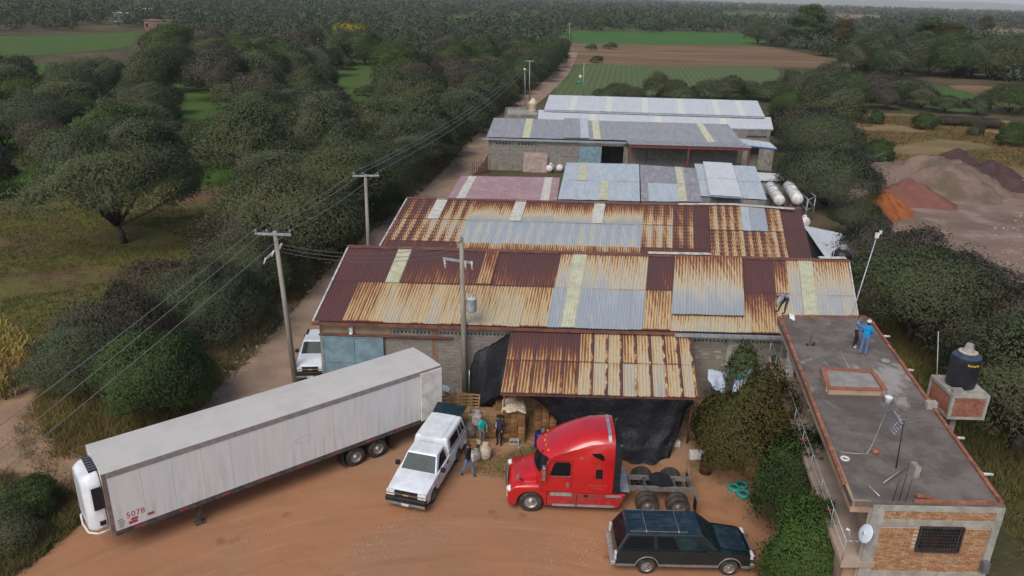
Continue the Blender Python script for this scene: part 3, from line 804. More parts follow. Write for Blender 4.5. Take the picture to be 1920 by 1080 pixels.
tree('bright_tree', 'nearbush0', at(698, 418).xy, .75, 1.25, 2.2, 'fresh green tree right behind the second power pole')
tree('field_weed_bush', 'midbush1', at(60, 965).xy, .32, .32, 1.0, 'low dark green bush in the weeds left of the trailer nose', cat='bush')
tree('field_weed_bush', 'midbush0', at(30, 1010).xy, .35, .3, 2.0, 'low olive bush at the bottom left corner', cat='bush')

# garden trees beside the house
tree('citrus_tree', 'citrus0', at(1478, 985).xy, .68, .82, .3, 'dense dark green citrus tree against the balcony')
tree('citrus_tree', 'citrus1', at(1506, 1120).xy, .62, .74, 1.9, 'bright green citrus tree at the bottom edge beside the dark estate car')
tree('garden_tree', 'olive', at(1380, 882).xy, .72, .93, 1.0, 'olive brown leafy tree between the tarp and the house')
tree('garden_tree', 'sapling', at(1380, 775).xy, 1.0, 1.0, 2.0, 'thin green sapling in front of the draped banner')

# trees right of the warehouses
for i, (u, v, k, s, sz, lb) in enumerate((
        (1700, 640, 'near1', 1.0, 1.05, 'big olive mesquite right of the lamp mast and front warehouse'),
        (1790, 610, 'neardry', 1.15, 1.0, 'grey mesquite behind the black roof tank'),
        (1880, 690, 'neardry', 1.15, 1.1, 'bare brownish tree right of the black water tank'),
        (1650, 540, 'neardry', 1.05, 1.05, 'leafless grey shrub behind the lamp mast'),
        (1900, 850, 'near0', 1.0, 1.1, 'scrubby tree at the right edge beside the house'),
        (1960, 760, 'nearbush1', 1.1, 1.1, 'dense bush cut by the right edge of the picture'),
        (1602, 455, 'near2', .62, .62, 'dark mesquite beside the white lean to roof'),
        (1548, 392, 'nearbush1', 1.0, 1.3, 'broad bush right of the white gas tanks'),
        (1530, 325, 'near1', 1.15, 1.25, 'olive mesquite beyond the white gas tanks'),
        (1475, 232, 'nearbush0', 1.0, 1.4, 'fresh green tree at the end of the white warehouse'),
        (1545, 258, 'mid0', 1.25, 1.25, 'grey mesquite behind the blue edged shed roof'),
        (1500, 288, 'mid3', 1.15, 1.15, 'dry grey tree beside the blue edged shed'),
        (1560, 222, 'mid1', 1.2, 1.1, 'grey green mesquite at the corner of the dry grass field'))):
    tree('mesquite_tree' if 'bush' not in k else 'roadside_bush', k, at(u, v).xy, s, sz, i * 1.3, lb, 'trees right of the warehouses')

# the wood left of the road and the trees round the fields
CLEAR = [poly((-160, 412), (60, 380), (180, 372), (300, 340), (480, 348), (560, 400), (600, 440), (540, 520), (440, 560), (330, 600), (-260, 720)),
         poly((-80, 64), (120, 60), (310, 52), (300, 130), (180, 158), (-80, 165)),
         poly((604, 134), (720, 130), (745, 215), (720, 262), (620, 250)), poly((300, 192), (400, 186), (460, 210), (465, 285), (325, 285)), poly((310, 296), (400, 292), (400, 345), (300, 345)), poly((-60, 290), (60, 290), (50, 350), (-60, 350)), poly((600, 30), (1000, 32), (1010, 44), (760, 50))]
placed = []
def free(x, y, d):
    return all((x - a) ** 2 + (y - b) ** 2 > d * d for a, b in placed)
def fill(n_try, xr, yr, ok, dist, keys, size, name, label, group, limit):
    k = 0
    for _ in range(n_try):
        Y = yr[0] + (yr[1] - yr[0]) * rnd.random() ** 1.15
        X = rnd.uniform(*xr(Y))
        d = dist(Y)
        if not ok(X, Y) or not free(X, Y, d): continue
        placed.append((X, Y))
        s = rnd.uniform(*size)
        key = rnd.choice(keys); u_ = X / Y
        look = {'mid0': 'olive grey', 'mid1': 'grey green', 'mid2': 'fresher green', 'mid3': 'dry brownish', 'midbush0': 'bushy'}[key]
        size_ = 'big ' if s > 1.12 else ('small ' if s < .92 else '')
        zone = 'near the left edge of the picture' if u_ < -.5 else ('behind the lone field tree' if u_ < -.36 else ('left of the second power pole' if u_ < -.2 else 'close to the road'))
        tree(name, key, (X, Y), s, s * rnd.uniform(.85, 1.2), None, '%s%s tree in the %s wood, %s' % (size_, look, label, zone), group)
        k += 1
        if k >= limit: break
    return k
# along the road verge
yv = 62
kv = 0
while yv < 300:
    x = rx_at(yv) - rnd.uniform(4.6, 6.5)
    placed.append((x, yv))
    s = rnd.uniform(.85, 1.3)
    tree('verge_tree', rnd.choice(('mid0', 'mid1', 'mid2', 'midbush0', 'midbush1') if yv > 95 else ('near0', 'near1', 'nearbush1')), (x, yv), s, s * rnd.uniform(.85, 1.15), None,
         '%s roadside tree from the near end of the left verge row' % nth(kv), 'row of trees on the left verge of the road')
    kv += 1
    yv += rnd.uniform(4.5, 7.5) * (1 + yv / 300)
okw = lambda X, Y: X < rx_at(Y) - 7 and not any(inside((X, Y), c) for c in CLEAR)
n1 = fill(6000, lambda Y: (-.72 * Y - 6, rx_at(Y) - 7), (68, 150), okw, lambda Y: 7.6, ('mid0', 'mid1', 'mid0', 'mid1', 'mid2', 'mid3', 'midbush0'), (.75, 1.25), 'wood_tree',
          'near', 'near trees of the wood left of the road', 130)
n2 = fill(6000, lambda Y: (-.72 * Y - 6, rx_at(Y) - 7), (150, 270), okw, lambda Y: 10.2, ('mid0', 'mid1', 'mid2', 'mid3', 'midbush0'), (.85, 1.45), 'wood_tree',
          'far', 'far trees of the wood left of the road', 120)
for u, v in ((650, 88), (668, 90)):
    tree('yellow_tree', 'yellow', at(u, v).xy, 1.15, 1.1, None, 'yellow leaved tree standing out of the far wood', 'pair of yellow trees')
# beyond the rear warehouse and round the fields
for i, (u, v, s) in enumerate(((1150, 188, .9), (1185, 190, .8), (1235, 184, 1.0), (1270, 188, 1.0), (1325, 186, 1.1), (1360, 188, .95), (1400, 184, 1.0), (1440, 190, 1.1))):
    tree('hedge_tree', ('midbush0', 'midbush0', 'mid1')[i % 3], at(u, v).xy, s, s * .8, None, '%s low dark tree from the left in the hedge behind the white warehouse' % nth(i), 'hedge behind the white warehouse')
for i, (u, v, s) in enumerate(((1500, 178, 1.3), (1545, 172, 1.4), (1590, 188, 1.3), (1640, 192, 1.5), (1690, 196, 1.3), (1725, 205, 1.1), (1592, 205, 1.0), (1660, 205, 1.0), (1770, 212, .8), (1830, 216, .8), (1890, 214, 1.2), (1915, 208, 1.1))):
    rk = sorted((1500, 1545, 1590, 1640, 1690, 1725, 1592, 1660, 1770, 1830, 1890, 1915)).index(u)
    tree('field_edge_tree', ('mid0', 'mid1', 'mid2', 'mid3')[i % 4], at(u, v).xy, s * .85, s * .75, None, '%s tree from the left along the far edge of the dry grass field' % nth(rk), 'trees along the far edge of the dry grass field')
for i, (u, v, s) in enumerate(((1630, 122, 1.3), (1665, 128, 1.4), (1700, 134, 1.6), (1740, 140, 1.5), (1780, 146, 1.6), (1820, 146, 1.6), (1860, 150, 1.5), (1900, 150, 1.5), (1650, 140, 1.2), (1720, 122, 1.5), (1770, 118, 1.5), (1850, 122, 1.5), (1890, 116, 1.4), (1610, 108, 1.2), (1680, 108, 1.4), (1550, 105, 1.0), (1830, 108, 1.2))):
    tree('grove_tree', ('mid2', 'mid0', 'mid1', 'mid2')[i % 4], at(u, v).xy, s, s * 1.1, None, '%s %s tree in the thick grove at the upper right' % (('far', 'near')[v > 128], ('left', 'middle', 'right')[min(2, int((u - 1550) / 125))]), 'grove at the upper right')
for i in range(26):
    s = rnd.uniform(1.1, 1.6)
    gu, gv = rnd.uniform(1600, 1930), rnd.uniform(104, 152)
    tree('grove_tree', rnd.choice(('mid2', 'mid0', 'mid1')), at(gu, gv).xy, s, s * 1.15, None, '%s %s tree in the thick grove at the upper right' % (('far', 'near')[gv > 128], ('left', 'middle', 'right')[min(2, int((gu - 1550) / 125))]), 'grove at the upper right')
for i, (u, v, k, s, lb) in enumerate(((1512, 92, 'tall0', (2.0, 1.12), 'tallest broad tree on the skyline above the brown field'), (1572, 98, 'tall1', (1.2, .8), 'slim tall tree right of the tallest skyline tree'),
        (1728, 112, 'tall0', (1.5, .92), 'tall tree left of the pair in the upper right grove'), (1770, 116, 'tall1', (1.6, .85), 'tall tree right of the pair in the upper right grove'), (1842, 64, 'tall1', (1.4, .8), 'pale slim tree near the horizon at the upper right'))):
    tree('tall_tree', k, at(u, v).xy, s[0], s[1], None, lb)
for i, (u, v, s) in enumerate(((1092, 56, 1.2), (1128, 58, 1.3), (1170, 50, 1.3), (1228, 54, 1.2), (1262, 56, 1.3), (1300, 58, 1.3), (1340, 60, 1.2), (1420, 82, 1.5), (1446, 86, 1.4), (1200, 46, 1.2), (1280, 42, 1.3), (1090, 40, 1.3))):
    tree('field_tree', ('mid0', 'mid1')[i % 2], at(u, v).xy, s * 1.1, s * 1.1, None, '%s dark tree from the left around the bright green field' % nth(sorted((1092, 1128, 1170, 1228, 1262, 1300, 1340, 1420, 1446, 1200, 1280, 1090)).index(u)), 'trees round the bright green field')
for u, v, s, lb in ((1108, 94, .55, 'left small bush in the brown field'), (1143, 92, .6, 'right small bush in the brown field'), (1117, 118, .5, 'small dark bush at the near edge of the brown field'),
                    (683, 180, .5, 'small dark shrub alone in the green clearing')):
    tree('field_bush', 'midbush0', at(u, v).xy, s, s * .9, None, lb, None, 'bush')
for u, v, s, sz, k, lb in ((1730, 243, .5, .55, 'midbush1', 'dark round bush in the middle of the dry grass field'), (1893, 275, .58, .7, 'midbush1', 'dark round bush at the right of the dry grass field'),
                       (1642, 233, .32, .5, 'midbush1', 'small green bush at the left of the dry grass field'), (1826, 256, .3, .45, 'midbush0', 'thin little shrub between the two dark round bushes'),
                       (1905, 247, .4, .4, 'midbush0', 'small pale shrub near the right edge of the dry grass field'), (1641, 308, .55, .65, 'midbush1', 'teal green bush among the white rubble')):
    tree('field_bush', k, at(u, v).xy, s, sz, None, lb, None, 'bush')
for i in range(7):
    tree('field_bush', 'mid3', at(1775 + i * 14, 236 + i * .8).xy, .42, .3, None, 'low dry brown shrub in the long thicket across the dry grass field', 'dry thicket', 'bush')

# the wood beyond, as far as the horizon
def far_wood():
    r = np.random.default_rng(5)
    zones = [poly((1072, 58), (1405, 64), (1425, 84), (1600, 122), (1450, 200), (1040, 190), (1062, 80)), poly((1150, 38), (1260, 40), (1255, 52), (1130, 50)),
             poly((1350, 23), (1480, 25), (1490, 42), (1345, 36)), poly((-80, 62), (120, 58), (312, 50), (300, 120), (180, 150), (-80, 160)), poly((1560, 26), (1655, 29), (1655, 44), (1560, 42)),
             poly((620, 29), (1000, 31), (1010, 39), (760, 44)), poly((1800, 52), (2000, 60), (2000, 82), (1840, 72))]
    V, NN = [], []
    for ya, yb, cnt, nl, lf in ((235, 420, 520, 320, .62), (420, 800, 1400, 150, .95), (800, 1800, 2600, 54, 1.9), (1800, 4200, 3300, 16, 4.0)):
        for _ in range(cnt):
            Y = r.uniform(ya, yb); X = r.uniform(-.74, .74) * Y
            if Y < 300 and X < rx_at(Y) + 3: pass
            if Y < 320 and X > rx_at(Y) - 4 and X < .40 * Y: continue
            if any(inside((X, Y), z) for z in zones): continue
            if Y < 330 and X > 0 and abs(X / Y - .47) < .13 and Y < 260: continue
            s = r.uniform(.8, 1.5); rr, hh = 4.4 * s, 6.2 * s
            q = nl
            d = r.normal(size=(q, 3)); d /= np.linalg.norm(d, axis=1)[:, None]
            p = d * np.array([rr, rr, hh * .5]) * r.uniform(.6, 1, q)[:, None] + np.array([X, Y, hh * .56])
            p[:, 2] = np.maximum(p[:, 2], .2)
            nn = d * .8 + np.array([0, 0, .25]) + r.normal(size=d.shape) * .13; nn /= np.linalg.norm(nn, axis=1)[:, None]
            v, f = leaf_quads(p, .6, lf, 1.3, r, nn)
            V.append(v); NN.append(nn)
    V = np.concatenate(V); F = np.arange(len(V)).reshape(-1, 4)
    o = link('far_wood', soft_normals(np_mesh('far_wood', V, F, MAT['leaf_far']), np.concatenate(NN)))
    tag(o, 'distant mesquite wood that reaches to the horizon', 'wood', None, 'stuff')
far_wood()

# grass and weeds
def blades(name, pts, hmin, hmax, w, per, material, label, spread=.18, lean=.5):
    r = np.random.default_rng(len(pts))
    pts = np.asarray(pts, dtype=float); n = len(pts) * per
    base = np.repeat(pts, per, 0)
    base = np.c_[base + r.normal(size=(n, 2)) * spread, np.zeros(n)]
    h = r.uniform(hmin, hmax, n)[:, None]
    a = r.uniform(0, 6.28, n); d = np.c_[np.cos(a), np.sin(a), np.zeros(n)]
    tip = base + np.c_[r.normal(size=(n, 2)) * lean * h, h]
    v = np.stack([base - d * w / 2, base + d * w / 2, tip], 1).reshape(-1, 3)
    o = link(name, np_mesh(name, v, np.arange(n * 3).reshape(n, 3), MAT[material]))
    return tag(o, label, 'grass', None, 'stuff')
def scatter(n, pl, mask=None):
    xs = [p[0] for p in pl]; ys = [p[1] for p in pl]; out = []
    while len(out) < n:
        p = (rnd.uniform(min(xs), max(xs)), rnd.uniform(min(ys), max(ys)))
        if inside(p, pl) and (mask is None or mask(p)): out.append(p)
    return out
def patchy(f, th): return lambda p: math.sin(p[0] * f + 1.3 * math.sin(p[1] * f * .7)) + math.sin(p[1] * f * 1.3 + 2 + math.sin(p[0] * f * .6)) > th
fieldp = poly((-120, 420), (60, 392), (300, 385), (480, 395), (575, 435), (530, 500), (440, 545), (330, 575), (120, 620), (-60, 650))
blades('weeds', scatter(6500, fieldp, patchy(.4, -.75)), .08, .32, .06, 6, 'grass_green', 'yellow green weeds in the field on the left')
blades('weeds', scatter(2600, fieldp), .06, .25, .06, 6, 'grass_dry', 'dry grass in the field on the left')
cornerp = poly((-40, 880), (60, 905), (150, 930), (165, 965), (140, 985), (60, 1050), (0, 1100), (-120, 1140))
blades('weeds', scatter(1500, cornerp), .15, .6, .035, 9, 'grass_dry', 'dry brown weeds at the bottom left')
blades('weeds', scatter(700, cornerp, patchy(.9, .3)), .15, .5, .04, 9, 'grass_green', 'green weeds at the bottom left')
bushp = poly((100, 860), (60, 770), (100, 700), (330, 680), (420, 690), (360, 770), (260, 845), (190, 860))
blades('weeds', scatter(1500, bushp), .2, .7, .04, 9, 'grass_dry', 'tall dry grass under the bushes by the path')
blades('weeds', scatter(900, bushp), .2, .6, .05, 8, 'grass_green', 'green undergrowth below the bushes by the path')
pathmid = [tuple(p + Vector((rnd.gauss(0, .25), rnd.gauss(0, .25)))) for p in smooth_path(poly((150, 912), (90, 880), (52, 846), (45, 812), (62, 780), (95, 750)), 60)]
blades('weeds', pathmid, .1, .35, .035, 6, 'grass_dry', 'grass strip between the wheel ruts of the small path')
verge = [(rx_at(y) - rnd.uniform(2.2, 5.0), y) for y in [rnd.uniform(36, 120) for _ in range(1500)]]
blades('weeds', verge, .15, .6, .06, 6, 'grass_dry', 'dry weeds along the left verge of the road')
gard = poly((1290, 870), (1420, 850), (1500, 800), (1560, 1000), (1560, 1120), (1430, 1120), (1400, 960))
blades('weeds', scatter(700, gard, patchy(1.1, .0)), .04, .16, .03, 8, 'grass_dry', 'short weeds in the yard below the garden trees')
loadp = poly((880, 830), (960, 820), (1040, 850), (960, 900), (900, 890))
blades('weeds', scatter(450, loadp, patchy(1.2, -.2)), .03, .12, .03, 8, 'grass_green', 'trodden weeds in front of the stacked crates')
rightp = poly((1640, 600), (1700, 720), (1830, 850), (1930, 1050), (2000, 1100), (2000, 600), (1800, 560))
blades('weeds', scatter(3000, rightp), .15, .6, .06, 7, 'grass_green', 'rank undergrowth below the trees right of the house')
blades('weeds', scatter(1500, rightp), .15, .7, .05, 7, 'grass_dry', 'dry undergrowth right of the house')
dryp = poly((1590, 222), (1700, 218), (1830, 228), (2000, 242), (2000, 335), (1760, 322), (1640, 316))
blades('weeds', scatter(6000, dryp, patchy(.25, -.4)), .2, .6, .16, 5, 'grass_dry', 'dry straw coloured grass of the field at the right', spread=.5)

# maize at the left edge
def maize():
    m0 = MB()
    r = random.Random(3)
    m0.tube([(0, 0, 0), (.03, 0, .9), (.05, .03, 1.8)], [.025, .02, .01], 5)
    for k in range(9):
        z = .3 + k * .17; a = k * 2.4 + r.uniform(-.4, .4); d = Vector((math.cos(a), math.sin(a), 0)); s = Vector((-d.y, d.x, 0)) * .045
        p0 = Vector((.02, 0, z)); p1 = p0 + d * .3 + Vector((0, 0, .22)); p2 = p0 + d * .62 + Vector((0, 0, -.05))
        m0.add([p0 - s * .5, p0 + s * .5, p1 + s, p1 - s, p2], [(0, 1, 2, 3), (3, 2, 4)])
    me = m0.mesh('maize_plant', MAT['corn'])
    for i, p in enumerate(scatter(130, poly((-40, 650), (30, 645), (85, 680), (70, 720), (30, 745), (-60, 780)))):
        o = link('maize_plant', me, None, (p[0], p[1], 0)); o.rotation_euler = (0, 0, r.uniform(0, 6)); o.scale = (1, 1, r.uniform(.75, 1.15))
        tag(o, 'yellowing maize plant in the patch at the left edge', 'maize', 'maize patch at the left edge')
maize()

# ================================================================== BUILDINGS
def lerp(a, b, t): return a + (b - a) * t
def roof_sheets(parent, rl, rr, el, er, cols, rows, fn, ribs=5, amp=.028, lift=0.0, name='roof_sheet'):
    """one corrugated sheet object per cell between the ridge corners (rl, rr) and the eave corners (el, er)"""
    nrm = (rr - rl).cross(rl - el).normalized()
    if nrm.z < 0: nrm = -nrm
    n = ribs * 4
    for r in range(rows):
        for c in range(cols):
            spec = fn((c + .5) / cols, r, c)
            if spec is None: continue
            t0, t1 = r / rows, min(1.0, (r + 1) / rows + (.012 if r < rows - 1 else 0))
            s0, s1 = c / cols, (c + 1) / cols + (.1 / cols if c < cols - 1 else 0)
            vs, uv = [], []
            jz = rnd.uniform(0, .022)
            for j, t in enumerate((t0, t1)):
                a, b = lerp(rl, el, t), lerp(rr, er, t)
                for i in range(n + 1):
                    u = i / n
                    p = lerp(a, b, lerp(s0, s1, u))
                    z = amp * math.sin(2 * math.pi * u * ribs) + (c % 2) * .008 + jz * (1 if j else .4) + (rows - r) * .006 + j * .012 + lift + spec.get('lift', 0)
                    vs.append(p + nrm * z); uv.append((u, j))
            fs = [(i, n + 1 + i, n + 2 + i, i + 1) for i in range(n)]
            me = bpy.data.meshes.new(name); me.from_pydata(vs, [], fs)
            ul = me.uv_layers.new(name='UVMap')
            for k, lp in enumerate(me.loops): ul.data[k].uv = uv[lp.vertex_index]
            me.materials.append(MAT[spec.get('mat', 'sheet')])
            me.polygons.foreach_set('use_smooth', [True] * len(fs))
            o = link(spec.get('name', name), me, parent)
            for k in ('ra', 'rb', 'tone', 'dots', 'gap'): o[k] = float(spec.get(k, 0.0)) + (rnd.uniform(-.06, .06) if k in ('ra', 'rb') else 0)
def cell(ra, rb, tone=0, dots=0, **k): return dict(ra=ra, rb=rb, tone=tone, dots=dots, **k)

def wall_box(parent, a, b, z0, z1, th, material, name='wall', z1b=None):
    """upright slab from plan point a to b, top may slope"""
    a, b = Vector((a[0], a[1])), Vector((b[0], b[1]))
    d = (b - a).normalized(); nr = Vector((d.y, -d.x)) * th
    z2 = z1 if z1b is None else z1b
    P = [(a.x, a.y, z0), (b.x, b.y, z0), (b.x - nr.x, b.y - nr.y, z0), (a.x - nr.x, a.y - nr.y, z0)]
    Q = [(a.x, a.y, z1), (b.x, b.y, z2), (b.x - nr.x, b.y - nr.y, z2), (a.x - nr.x, a.y - nr.y, z1)]
    return MB().hexa(P + Q).build(name, material, parent)

def masonry(parent, a, b, z0, z1, bw, bh, joint, proud, mats, name, n_single, skip=None, vents=(), name_stuff=None):
    """courses of bricks on the upright plane a-b (left to right seen from outside)"""
    a, b = Vector((a[0], a[1])), Vector((b[0], b[1]))
    L = (b - a).length; d = (b - a) / L; out = Vector((d.y, -d.x))
    ang = math.atan2(d.y, d.x)
    ms = []
    for m in mats:
        q = MB().box(0, 1, -proud, .03, 0, bh - joint)
        ms.append(q.mesh(name, m))
    cells = []
    for k in range(int((z1 - z0) / bh + 1e-6)):
        z = z0 + k * bh
        x = -(k % 2) * bw / 2
        while x < L - .02:
            x0, x1 = max(x, 0), min(x + bw - joint, L)
            if x1 - x0 > .04:
                cx = (x0 + x1) / 2
                hole = skip and skip(cx, z + bh / 2)
                if not hole:
                    if k in vents: x1 = x0 + (x1 - x0) * .62
                    cells.append((x0, x1, z))
            x += bw
    r = random.Random(len(cells))
    order = list(range(len(cells))); r.shuffle(order)
    rest = MB()
    for q, i in enumerate(order):
        x0, x1, z = cells[i]
        p = a + d * x0
        if q < n_single:
            o = link(name, r.choice(ms), parent, (p.x, p.y, z)); o.rotation_euler = (0, 0, ang); o.scale = (x1 - x0, 1 + r.uniform(-.25, .25), 1)
        else:
            M = Matrix.Translation((p.x, p.y, z)) @ Matrix.Rotation(ang, 4, 'Z')
            rest.box(0, x1 - x0, -proud * r.uniform(.7, 1.25), .03, 0, bh - joint, M)
    if rest.v:
        o = rest.build(name_stuff or name, MAT[name + '_mix'], parent); o['kind'] = 'stuff'
def brick_mats(name, cols, rough=.92):
    out = []
    for i, c in enumerate(cols):
        out.append(pm('%s_%d' % (name, i), c, tuple(x * .72 for x in c), 7, rough, bump=.3, world=True))
    t = NT(name + '_mix')
    stops = [(i / max(1, len(cols) - 1), c) for i, c in enumerate(cols)]
    nd = t.ramp(t.irand(), stops)
    t.t.nodes[-1].color_ramp.interpolation = 'CONSTANT'
    nz = t.noise(t.pos(), 7, 4)
    MAT[name + '_mix'] = t.fin(t.mix(t.math('MULTIPLY', nz, .5), nd, t.mul(nd, (.6, .6, .6))), rough, 0, .2)
    return out
BLOCKS = brick_mats('block', [(.27, .24, .20), (.25, .222, .188), (.285, .255, .215), (.26, .228, .195), (.235, .205, .175)])
BLOCKS_PALE = brick_mats('block_pale', [(.36, .33, .26), (.33, .3, .24)])
BRICKS = brick_mats('brick', [(.42, .22, .11), (.40, .23, .12), (.45, .25, .13), (.37, .18, .085), (.42, .26, .15), (.34, .17, .09), (.44, .27, .155)])
BLOCKS_C = brick_mats('grey_block', [(.27, .245, .205), (.235, .21, .18), (.29, .265, .23), (.25, .22, .18)])

# ---------------------------------------------------------------- front warehouse
bw = thing('front_warehouse', 'nearest warehouse with rusty maroon and yellow corrugated roof and grey block front', 'warehouse', (4, 44, 0))
bw.location = (0, 0, 0)
B_el, B_er = Vector((-11.05, 39.5, 4.27)), Vector((19.66, 39.54, 4.27))
B_rl, B_rr = Vector((-10.9, 48.59, 5.7)), Vector((22.31, 48.58, 5.7))
def fB(s, r, c):
    if c == 4 and r == 0: return cell(0, 0, mat='skylight', name='skylight_sheet', lift=.05)
    if c == 11 and r == 0: return cell(.78, .52, .3, 0, lift=.06)
    if c in (18, 36) : return cell(0, 0, mat='skylight', name='skylight_sheet', lift=.05)
    if s < .06: return cell(1.05, 1.0) if r == 0 else cell(1.0, .95)
    if s < .09: return cell(1.1, 1.0) if r == 0 else cell(.75, .55)
    if s < .425: return cell(1.2, .76) if r == 0 else cell(.52, .32 + .08 * math.sin(c * 2.1), .1)
    if s < .6: return cell(.62, .22, .7) if r == 0 else cell(.14, .06, 1)
    if s < .66: return cell(1.1, .95) if r == 0 else cell(.5 + .3 * (s - .6) / .06, .45)
    if s < .79: return cell(1.1, 1.0) if r == 0 else cell(1.0, .22, .3)
    if s < .84: return cell(1.1, .95) if r == 0 else cell(.95, .5)
    if s < .87: return cell(.95, .45) if r == 0 else cell(.42, .34, .2)
    if s < .9: return cell(.6, .22, .6) if r == 0 else cell(.22, .16, .8)
    return cell(.68, .22, .7) if r == 0 else cell(.22, .12, .9)
roof_sheets(bw, B_rl, B_rr, B_el, B_er, 40, 2, fB)
def sub(rl, rr, el, er, s0, s1, t0, t1):
    f = lambda s, t: lerp(lerp(rl, el, t), lerp(rr, er, t), s)
    return f(s0, t0), f(s1, t0), f(s0, t1), f(s1, t1)
roof_sheets(bw, *sub(B_rl, B_rr, B_el, B_er, .652, .788, .02, .83), 5, 1, lambda s, r, c: cell(.78, -.02, .75), lift=.16, name='patch_sheet')
m = MB(); m.beam(B_rl + Vector((-.1, 0, .05)), B_rr + Vector((.1, 0, .05)), .5, .05); m.build('ridge_cap', MAT['rust_trim'], bw)
m = MB(); m.beam(B_el + Vector((-.15, -.06, -.12)), Vector((9.4, 39.43, 4.15)), .12, .16); m.build('gutter', MAT['rust_trim'], bw)
m = MB(); m.beam(Vector((9.2, 39.36, 4.12)), B_er + Vector((-2, -.16, -.14)), .18, .17); m.build('gutter', MAT['galv'], bw)
m = MB(); m.beam(B_rl + Vector((-.06, 0, .03)), B_el + Vector((-.06, 0, .03)), .1, .1); m.build('verge_flashing', MAT['flashing'], bw)
m = MB(); m.beam(B_rr + Vector((.05, 0, .03)), B_er + Vector((.05, 0, .03)), .08, .08); m.build('verge_flashing', MAT['flashing'], bw)
for x0, x1 in ((9.0, 13.2), (20.4, 22.2)):
    m = MB(); m.beam((x0, 48.75, 5.86), (x1, 48.78, 5.88), .34, .05); m.build('ridge_flashing', MAT['flashing'], bw)
YF = 39.9
for z0, z1 in ((0, 3.5), (3.62, 3.72), (3.84, 4.2)):
    MB().box(-10.9, 19.5, YF, YF + .14, z0, z1).build('wall', MAT['mortar'], bw)
MB().box(-10.9, 9.7, YF, YF + .14, 3.721, 3.839).build('wall', MAT['mortar'], bw); MB().box(12.7, 19.5, YF, YF + .14, 3.721, 3.839).build('wall', MAT['mortar'], bw); MB().box(-10.9, -6.8, YF, YF + .14, 3.501, 3.619).build('wall', MAT['mortar'], bw)
vm = MB().box(0, .11, .0, .13, .001, .119).mesh('vent_brick', MAT['concrete_light'])
for x in np.arange(-6.8, 19.4, .22):
    if not (-4.5 < x < -4.2 or .7 < x < 9.6): link('vent_brick', vm, bw, (x, YF + .004, 3.5))
for x in np.arange(9.7, 12.7, .22): link('vent_brick', vm, bw, (x, YF + .004, 3.72))
wall_box(bw, (-10.9, 48.4), (-10.95, 40.06), 0, 5.55, .15, MAT['concrete'], z1b=4.15)
wall_box(bw, (19.5, 40.06), (22.1, 48.4), 0, 4.15, .15, MAT['concrete'], z1b=5.55)
MB().box(-10.7, 22, 48.42, 48.56, 0, 5.6).build('wall', MAT['mortar'], bw)
# blocks of the front: pale odd blocks at the right, two vent courses at the top
PALE = [(11.9, 2.9), (10.55, 3.15), (11.2, 2.75), (14.2, 2.3), (13.8, 2.3), (14.1, 2.5), (12.35, 2.1), (16.2, 2.3), (10.6, 2.5), (12.0, 2.55), (13.1, 3.1), (12.8, 3.3)]
def skipB(x, z):
    X = x - 10.9
    if X < -7.25 and z < 3.3: return True                 # behind the sliding gate
    if 0.6 < X < 9.6: return True                          # behind the canopy and its store
    if abs(X + 4.35) < .16 or abs(X - 12.55) < .14: return True
    if any(abs(X - px) < .2 and abs(z - pz) < .1 for px, pz in PALE): return True
    return False
masonry(bw, (-10.9, YF), (19.5, YF), 0, 3.5, .4, .2, .012, .022, BLOCKS, 'block', 290, skipB)
for px, pz in PALE:
    k = MB().box(0, .385, -.034, .03, 0, .182).mesh('pale_block', BLOCKS_PALE[0])
    link('pale_block', k, bw, (px - .19, YF, pz - .09))
for x, mt in ((-4.5, pm('rust_stain', (.2, .115, .06), (.27, .2, .13), 2.5, .9, world=True, stretch=(1, 1, .3))), (12.4, MAT['concrete_light'])):
    MB().box(x, x + .3, YF - .05, YF, 0, 3.855).build('column', mt, bw)
MAT['tan_stain'] = pm('tan_stain', (.34, .245, .15), (.26, .19, .12), 1.6, .9, c3=(.2, .13, .085), sc3=.9, f3=.6, world=True, stretch=(1, 1, .4))
MB().box(-10.9, .55, YF - .045, YF - .0, 3.86, 4.2).build('tie_beam', MAT['tan_stain'], bw)
MB().box(-10.9, -6.85, YF - .04, YF - .0, 3.42, 3.859).build('plaster_band', MAT['tan_stain'], bw)
MB().box(9.7, 14.5, YF - .045, YF - .0, 3.86, 4.2).build('tie_beam', MAT['tan_stain'], bw)
# sliding gate
gt = MB().box(-10.75, -7.25, YF - .2, YF - .14, .12, 3.28).build('gate', MAT['blue_steel'], bw)
m = MB()
for x in (-10.75, -9.0, -7.33): m.box(x, x + .08, YF - .235, YF - .2, .12, 3.28)
for z in (.12, 1.65, 3.2): m.box(-10.67, -7.33, YF - .23, YF - .2, z, z + .08)
m.build('gate_frame', MAT['blue_steel'], gt)
MB().box(-9.05, -8.75, YF - .25, YF - .235, 1.1, 1.4).build('notice', MAT['plate'], gt)
MB().box(-8.6, -7.6, YF - .212, YF - .2, .3, 1.35).build('wicket_opening_shade', MAT['dark_hole'], gt)  # raised panel; the darkness of the opening is painted on
MB().box(-10.9, -3.3, YF - .26, YF - .1, 3.33, 3.40).build('gate_rail', MAT['rust_trim'], bw)
m = MB(); m.box(-9.15, -8.95, YF - .3, YF - .06, 3.62, 3.9); m.lathe([(.12, 0), (.1, .12), (.02, .16)], 12, 'Z', (-9.05, YF - .22, 3.46)); m.build('wall_lamp', MAT['plastic_white'], bw)
m = MB(); m.tube([(-10.85, YF - .1, 3.5), (-10.85, YF - .2, 3.9), (-10.85, YF - .3, 3.95)], .03, 6); m.lathe([(.01, .0), (.07, .04), (.07, .12), (.02, .16)], 10, 'Z', (-10.85, YF - .3, 3.85)); m.build('wall_lamp', MAT['plastic_white'], bw)

